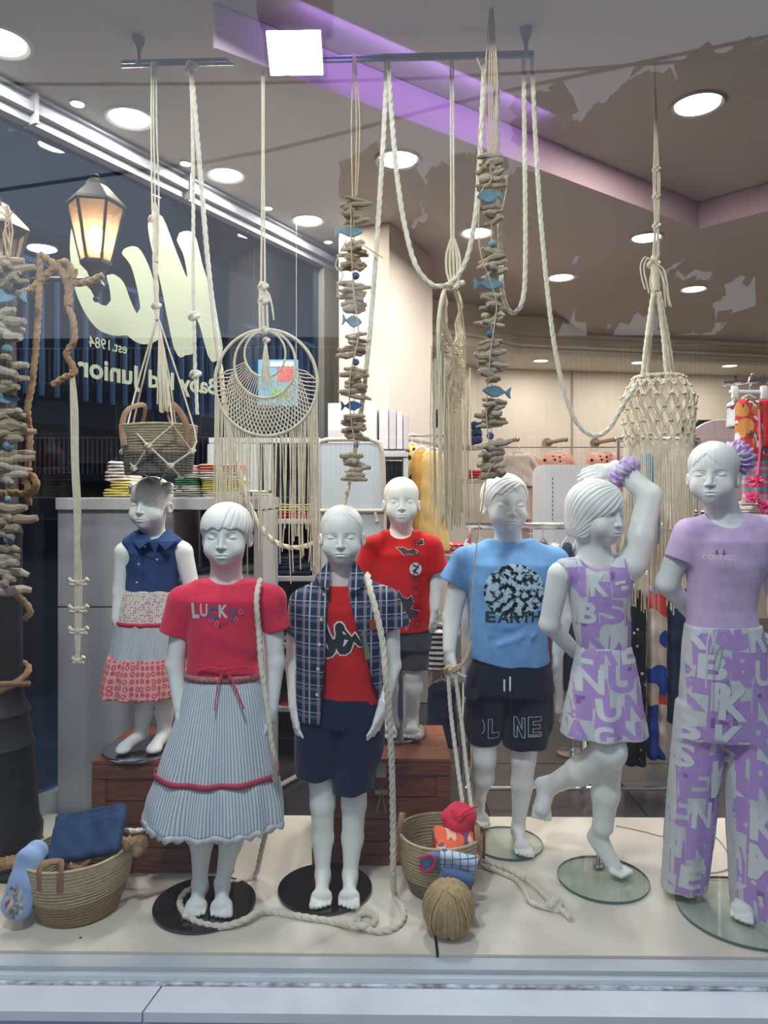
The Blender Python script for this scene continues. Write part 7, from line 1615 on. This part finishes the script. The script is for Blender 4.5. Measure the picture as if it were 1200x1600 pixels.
for i in range(12): m.box((xf(863, 3.45) - o.x, -.006, zf(748 + i * 7, 3.45) - o.z), (.0035, .002, .010))
e = m.build('text_line', M_blackp, t, smooth=False); e['kind'] = 'stuff'
MB().tube([(xo, .02, -.06), (xo, .02, FLZ + .02 - o.z)], .010, 8).build('stand', M_steel, t); MB().lathe([(0, 0), (.07, 0), (.07, .008), (0, .012)], 24, (xo, .02, FLZ + .005 - o.z)).build('foot', M_steel, t)
# round pink mirror disc and dark shelf
D = 3.62; t = thing('round_board', 'round dusty pink board behind the head of the tallest girl', 'board', W(1127, 722, D))
MB().lathe([(0, -.006), (.205, -.006), (.21, 0), (.205, .006), (0, .006)], 48, M=Matrix.Rotation(math.radians(90), 4, 'X')).build('disc', mat('dusty_pink_lacquer', (.44, .35, .35), .35), t)
MB().tube([(0, .012, -.20), (0, .012, FLZ + .004 - zf(722, D))], .010, 8).build('stand', M_steel, t)
tag(MB().box((0, 0, 0), (.16, .12, .075), bev=.006).build('storage_box', mat('black_card', (.012, .012, .014), .5), smooth=False, loc=W(1088, 668, 4.1)), 'black box left of the round pink board', 'box'); tag(MB().box((0, 0, 0), (.18, .14, .02), bev=.004).build('wall_shelf', mat('rose_shelf', (.55, .30, .34), .5), smooth=False, loc=W(1090, 684, 4.1)), 'rose shelf under the black box', 'shelf')
# swimwear on hangers at the right
n_ = NB('tropical_print'); v_ = n_.voro(16, 1.); w_ = n_.noise(20, 1)
M_trop = n_.out(n_.mix(n_.math('GREATER_THAN', w_, .55), n_.mix(n_.math('LESS_THAN', v_.outputs['Distance'], .5), (.45, .04, .04), (.50, .22, .06)), n_.mix(n_.math('GREATER_THAN', n_.noise(33, 1), .5), (.66, .60, .58), (.10, .04, .04))))
n_ = NB('pink_stripe_print'); M_pst = n_.out(n_.mix(n_.stripe(n_.v, .030, .45), (.72, .20, .36), n_.mix(n_.stripe(n_.v, .055, .5), (.60, .52, .55), (.20, .50, .48))))
D = 3.05
garmh('hanging_swimsuit', 'red and orange tropical swimsuit at the right edge', 'swimsuit', 1148, 1192, 618, 720, D, M_trop, sleeves=False, flare=1.1)
garmh('hanging_swimsuit', 'grey and plum leaf print swim top left of the tropical swimsuit', 'swimsuit', 1138, 1162, 624, 668, D + .14, (lambda n_: n_.out(n_.mix(n_.math('GREATER_THAN', n_.noise(26, 1), .52), (.55, .58, .60), (.16, .03, .12))))(NB('plum_leaf_print')), sleeves=False, flare=1.0)
garmh('hanging_swimsuit', 'pink and turquoise striped beach dress at the right edge', 'swimsuit', 1158, 1222, 650, 790, D + .22, M_pst, sleeves=False, flare=1.2)
garmh('hanging_swimsuit', 'plain red swimsuit behind the tropical one at the right edge', 'swimsuit', 1176, 1230, 618, 700, D + .12, C_red, sleeves=False)
M_hot = mat('hot_pink_yarn', (.85, .12, .30), .9, bump=.8, bscale=300)
for px, py, r, lb in ((1182, 752, .034, 'upper hot pink pompom at the right edge'), (1176, 778, .030, 'left hot pink pompom above the lilac shoulder'), (1196, 792, .036, 'lowest hot pink pompom at the right edge')):
    mb = MB(); rq = random.Random(px)
    for k in range(60): dq = Vector((rq.gauss(0, 1), rq.gauss(0, 1), rq.gauss(0, 1))).normalized(); mb.tube([(0, 0, 0), dq * r * .6, dq * r], [.004, .005, .001], 4)
    tag(mb.build('pompom', M_hot, loc=W(px, py, D - .05)), lb, 'pompom', 'hot pink pompoms')
mb = MB(); mb.tube([W(1186, 640, D - .04), W(1188, 700, D - .045), W(1183, 748, D - .05)], .005, 6); tag(mb.build('pink_strap', M_hot), 'hot pink strap hanging down to the upper pompom', 'strap')
t = thing('clip_hanger', 'white plastic clip hanger above the tropical swimsuit', 'hanger', W(1170, 612, D)); m = MB(); m.box((0, 0, 0), (.16, .012, .014), bev=.003); m.build('bar', M_hang, t)
for dx in (-.06, .06): MB().box((dx, -.004, -.004), (.026, .02, .055), bev=.006).build('clip', M_hang, t)
m = MB(); m.tube(spline([(0, 0, .005), (0, 0, .05), (.02, 0, .075), (.04, 0, .06)], .01), .003, 6); m.build('hook', M_steel, t)
mb = MB(); mb.tube([W(1130, 600, D + .1), W(1230, 590, D + .1)], .010, 8).tube([W(1228, 590, D + .1), Vector((xf(1228, D + .1), D + .1, FLZ + .02))], .012, 8); tag(mb.build('clothes_rail', M_steel), 'chrome rail that carries the swimwear at the right edge', 'rail')
# coloured poster in the window behind the ringed macrame
t = thing('window_poster', 'pale blue poster with red and green shapes behind the macrame rings', 'poster', W(430, 598, 3.9)); w = xf(466, 3.9) - xf(394, 3.9); h = zf(562, 3.9) - zf(634, 3.9)
MB().box((0, 0, 0), (w, .006, h)).build('sheet', mat('sky_blue_card', (.12, .30, .45), .5), t, smooth=False)
MB().box((w * .22, -.005, h * .18), (w * .34, .004, h * .30), bev=.001).build('red_shape', mat('poster_red', (.60, .02, .03), .5), t, smooth=False); MB().ball((w * .1, -.004, -h * .25), h * .2, 14, (1, .03, .7)).build('green_shape', mat('poster_green', (.10, .30, .05), .5), t); MB().box((w * .15, -.005, h * .40), (w * .5, .004, h * .10)).build('white_strip', M_white, t, smooth=False)
for dx in (-w / 2 + .01, w / 2 - .01): MB().tube([(dx, 0, h / 2), (dx, 0, HI - zf(598, 3.9))], .001, 4).build('thread', M_wl, t)

# writing on the outside of the side window, read mirrored from indoors
M_vin = mat('cream_vinyl', (.24, .28, .21), .7)
def flat_on_glass(name, polys, parent=None, off=.003, th=.0010):
    mb = MB()
    for pl in polys:
        bm = bmesh.new(); P = [GL(x, y, off) for x, y in pl]; f_ = bm.faces.new([bm.verts.new(p) for p in P]); r_ = bmesh.ops.extrude_face_region(bm, geom=[f_])
        for v in [q for q in r_['geom'] if isinstance(q, bmesh.types.BMVert)]: v.co += Vector((LN.x, LN.y, 0)) * th
        bmesh.ops.triangulate(bm, faces=[q for q in bm.faces if len(q.verts) > 4]); bm.verts.index_update(); mb.add([v.co for v in bm.verts], [tuple(v.index for v in f_.verts) for f_ in bm.faces]); bm.free()
    return mb.build(name, M_vin, parent, smooth=False)
sg = bpy.data.objects.new('window_lettering', None); COL.objects.link(sg); sg.location = (0, 0, 0); tag(sg, 'cream shop name lettering on the side window seen mirrored from indoors', 'lettering')
sp2 = lambda pl: [(p.x, p.z) for p in spline([(x, 0, y) for x, y in pl], 6, closed=True)]
flat_on_glass('big_letter', [sp2([(231, 350), (238, 338), (250, 336), (258, 348), (276, 395), (292, 433), (287, 400), (276, 375), (280, 364), (295, 361), (306, 372), (318, 420), (333, 460), (336, 475), (342, 510), (348, 545), (344, 560), (334, 566), (325, 556), (312, 510), (300, 485), (302, 520), (305, 550), (290, 555), (282, 559), (272, 545), (262, 500), (250, 440), (236, 385)])], sg)
flat_on_glass('big_letter', [sp2([(190, 395), (200, 386), (214, 386), (226, 402), (240, 440), (248, 500), (248, 530), (238, 536), (222, 538), (208, 532), (198, 524), (186, 525), (168, 522), (150, 512), (132, 488), (118, 455), (112, 420), (109, 390), (111, 358), (116, 352), (124, 380), (128, 405), (140, 420), (140, 440), (150, 470), (166, 478), (173, 470), (170, 445), (166, 430), (176, 428), (192, 440), (204, 470), (214, 490), (219, 482), (214, 450), (204, 415)])], sg)
def glass_text(txt, x0, y0, x1, y1, size, bold=.012, name='small_lettering'):  # baseline from pixel (x0,y0) (text start, right side) to (x1,y1)
    A_, B_ = GL(x0, y0, .004), GL(x1, y1, .004); ud = (B_ - A_).normalized(); v, fs = glyph(txt, bold); wmax = max(p[0] for p in v); sx = (B_ - A_).length / (wmax); up_ = Vector((0, 0, 1))
    pts = [A_ + ud * (p[0] * sx) + up_ * (p[1] * size) for p in v]; return obj(name, mesh(pts, fs), M_vin, sg)
glass_text('est.1984', 199, 553, 139, 541, .062)['kind'] = 'stuff'; glass_text('Baby kid', 341, 616, 232, 604, .105, .03)['kind'] = 'stuff'; glass_text('Junior', 217, 602, 121, 586, .115, .03)['kind'] = 'stuff'

mb = MB(); za_ = zf(687, 3.60); mb.tube([Vector((xf(966, 3.6), 3.6, za_)), Vector((xf(1092, 3.6), 3.6, za_))], .011, 8)
for px in (966, 1092): mb.tube([Vector((xf(px, 3.6), 3.6, za_)), Vector((xf(px, 3.6), 3.6, FLZ + .004))], .010, 8)
tag(mb.build('clothes_rail', M_steel), 'chrome rail that carries the teal garment behind the macrame basket', 'rail')
mb = MB()
for py in (958, 1045): mb.tube([W(652, py, 3.15), W(722, py, 3.15)], .008, 8)
for px in (652, 722): mb.tube([W(px, 958, 3.15), Vector((xf(px, 3.15), 3.15, FLZ + .004))], .009, 8)
tag(mb.build('clothes_rail', M_steel), 'low chrome stand that carries the striped skirt behind the red toddler', 'rail')

mb = MB(); mb.tube([W(770, 699, 6.62), W(992, 699, 6.62)], .005, 6)
for px in (772, 990): mb.tube([W(px, 699, 6.62), W(px, 699, 6.62) + Vector((0, .16, 0))], .005, 6)
mb.tube([W(812, 699, 6.62), W(812, 752, 6.62)], .003, 6)
tag(mb.build('hanging_rail', M_steel), 'thin steel rail on the back wall behind the spotted pink tops', 'rail')
# ------------------------------------------------------------------ what stands outdoors (seen through the side window or mirrored in the panes)
M_bark = mat('bark', (.10, .08, .06), .9, noise=.4, nscale=12); M_leaf = mat('dusk_foliage', (.035, .045, .03), .9)
def tree(x, y, h, cr, label, seed, n=1500):
    rr = random.Random(seed); t = thing('street_tree', label, 'tree', (x, y, -.62), 0, 'street trees mirrored in the shop window')
    tr = MB(); tr.tube(spline([(0, 0, 0), (.1, .1, h * .3), (-.05, .1, h * .55), (.1, 0, h * .8)], .4), .16, 8)
    for i in range(6):
        a = i * 1.05; z = h * (.45 + .06 * i); tr.tube([(0, .05, z), (math.cos(a) * cr * .6, math.sin(a) * cr * .6, z + h * .18)], .05, 6)
    tr.build('trunk', M_bark, t); v = []; fs = []
    blobs = [(rr.uniform(-cr, cr) * .75, rr.uniform(-cr, cr) * .75, h * rr.uniform(.48, .93), rr.uniform(.28, .48) * cr) for _ in range(26)]
    for k in range(n):
        b = blobs[k % len(blobs)]; d = Vector((rr.gauss(0, 1), rr.gauss(0, 1), rr.gauss(0, 1))).normalized() * b[3] * rr.uniform(.5, 1.05); c = Vector(b[:3]) + d
        e1 = Vector((rr.gauss(0, 1), rr.gauss(0, 1), rr.gauss(0, 1))).normalized() * .16; e2 = e1.orthogonal().normalized() * .16; i0 = len(v)
        v += [c - e1, c + e2, c + e1, c - e2]; fs.append((i0, i0 + 1, i0 + 2, i0 + 3))
    for b in blobs:
        mb = MB().ball(b[:3], b[3] * .85, 10); i0 = len(v); v += mb.v; fs += [tuple(q + i0 for q in f_) for f_ in mb.f]
    o = obj('foliage', mesh(v, fs), M_leaf, t); o['kind'] = 'stuff'
def mirr(px, py, D):                                    # real place of what is mirrored in the front pane at a pixel, D metres deep in the mirror
    p = W(px, py, D); return Vector((p.x, 3.72 - D, p.z))
for px, top, D, cr, sd, lb in ((640, 245, 10.5, 1.1, 1, 'round street tree mirrored in the middle of the pane'), (905, 75, 11.5, 1.45, 2, 'tall street tree mirrored above the macrame basket'), (1165, 45, 11, 1.5, 3, 'tall dark street tree mirrored at the upper right'), (1500, 20, 10.5, 1.4, 4, 'street tree standing beyond the right end of the pane'), (770, 215, 12.0, .95, 5, 'lower street tree between the two tall mirrored ones')):
    p = mirr(px, top, D); tree(p.x, p.y, p.z + .62, cr, lb, sd, 1500)
M_fac = mat('dusk_render', (.16, .17, .20), .9, noise=.1, nscale=2); M_facd = mat('dark_render', (.06, .06, .07), .9); M_rail = mat('white_railing', (.55, .60, .68), .6); M_win = mat('dark_window', (.02, .025, .035), .1, spec=.8)
def block(name, label, o_, ux, L_, h, depth, floors, fh, bal=True, mfac=None, z0=-.62, wl=0, rail=1.0):
    # o_ corner, ux unit direction along the facade; the facade looks towards +n
    t = thing(name, label, 'building', (o_[0], o_[1], z0)); u = Vector((ux[0], ux[1], 0)).normalized(); n = Vector((u.y, -u.x, 0)) * (1 if wl == 0 else -1)
    def B(a, b, p, q, za, zb): return [tuple((u * s_ + n * r_).to_2d()) for s_, r_ in ((a, p), (b, p), (b, q), (a, q))], za, zb
    def pr(nm, m, *bb):
        mb = MB()
        for b in bb: mb.prism(*b)
        return mb.build(nm, m, t, smooth=False)
    pr('wall', mfac or M_fac, B(0, L_, -depth, 0, 0, h))
    for k in range(floors):
        z = .35 + k * fh
        nwin = int(L_ / 2.4)
        for i in range(nwin):
            a = .7 + i * 2.4; f_ = pr('window', mat('window_frame_dusk', (.30, .32, .36), .6), B(a, a + 1.1, 0, .05, z + .7, z + 2.2)); 
            mb = MB(); mb.prism(*B(a + .06, a + 1.04, .05, .06, z + .76, z + 2.14)); mb.build('pane', M_win, f_, smooth=False)
        if bal:
            pr('balcony_slab', mfac or M_fac, B(.2, L_ - .2, 0, 1.1, z + fh - .62, z + fh - .42))
            rl = MB()
            rl.prism(*B(.2, L_ - .2, 1.02, 1.07, z + fh - .42 + rail - .04, z + fh - .42 + rail))
            s_ = .25
            while s_ < L_ - .2: rl.prism(*B(s_, s_ + .025, 1.03, 1.06, z + fh - .42, z + fh - .42 + rail)); s_ += .13
            o = rl.build('balcony_railing', M_rail, t, smooth=False); o['kind'] = 'stuff'
    return t
# across the side street: its facade runs parallel to the side window
w0 = Vector((-7.4, -1.2)); 
block('apartment_building', 'dusky apartment building with white balcony railings beyond the side window', tuple(w0 + LD * 10.3), tuple(LD), 12.0, 8.2, 5, 3, 2.6)
block('low_building', 'low dark building left of the railed apartment building beyond the side window', tuple(w0 + LD * (-3.0)), tuple(LD), 13.2, 4.2, 4.2, 1, 2.6, True, M_facd)
# across the front street, mirrored in the shop pane
block('street_building', 'dark building across the street mirrored low in the pane', (-16, -17.0), (1, 0), 48, 6.2, 4, 2, 2.4, True, M_facd, wl=1)
wi = mat('cable_rubber', (.01, .01, .012), .8)
for i, (pts, lb) in enumerate((([(-200, 118, 9), (300, 126, 9), (760, 118, 9), (1300, 85, 9)], 'thin overhead cable mirrored level along the top of the pane'), ([(-150, 305, 8), (120, 270, 8), (400, 232, 8), (740, 150, 8), (1200, 60, 8)], 'overhead cable mirrored sloping up to the right'))):
    tag(MB().tube(spline([mirr(*p) for p in pts], .5), .022, 6).build('overhead_cable', wi), lb, 'cable', 'overhead street cables')
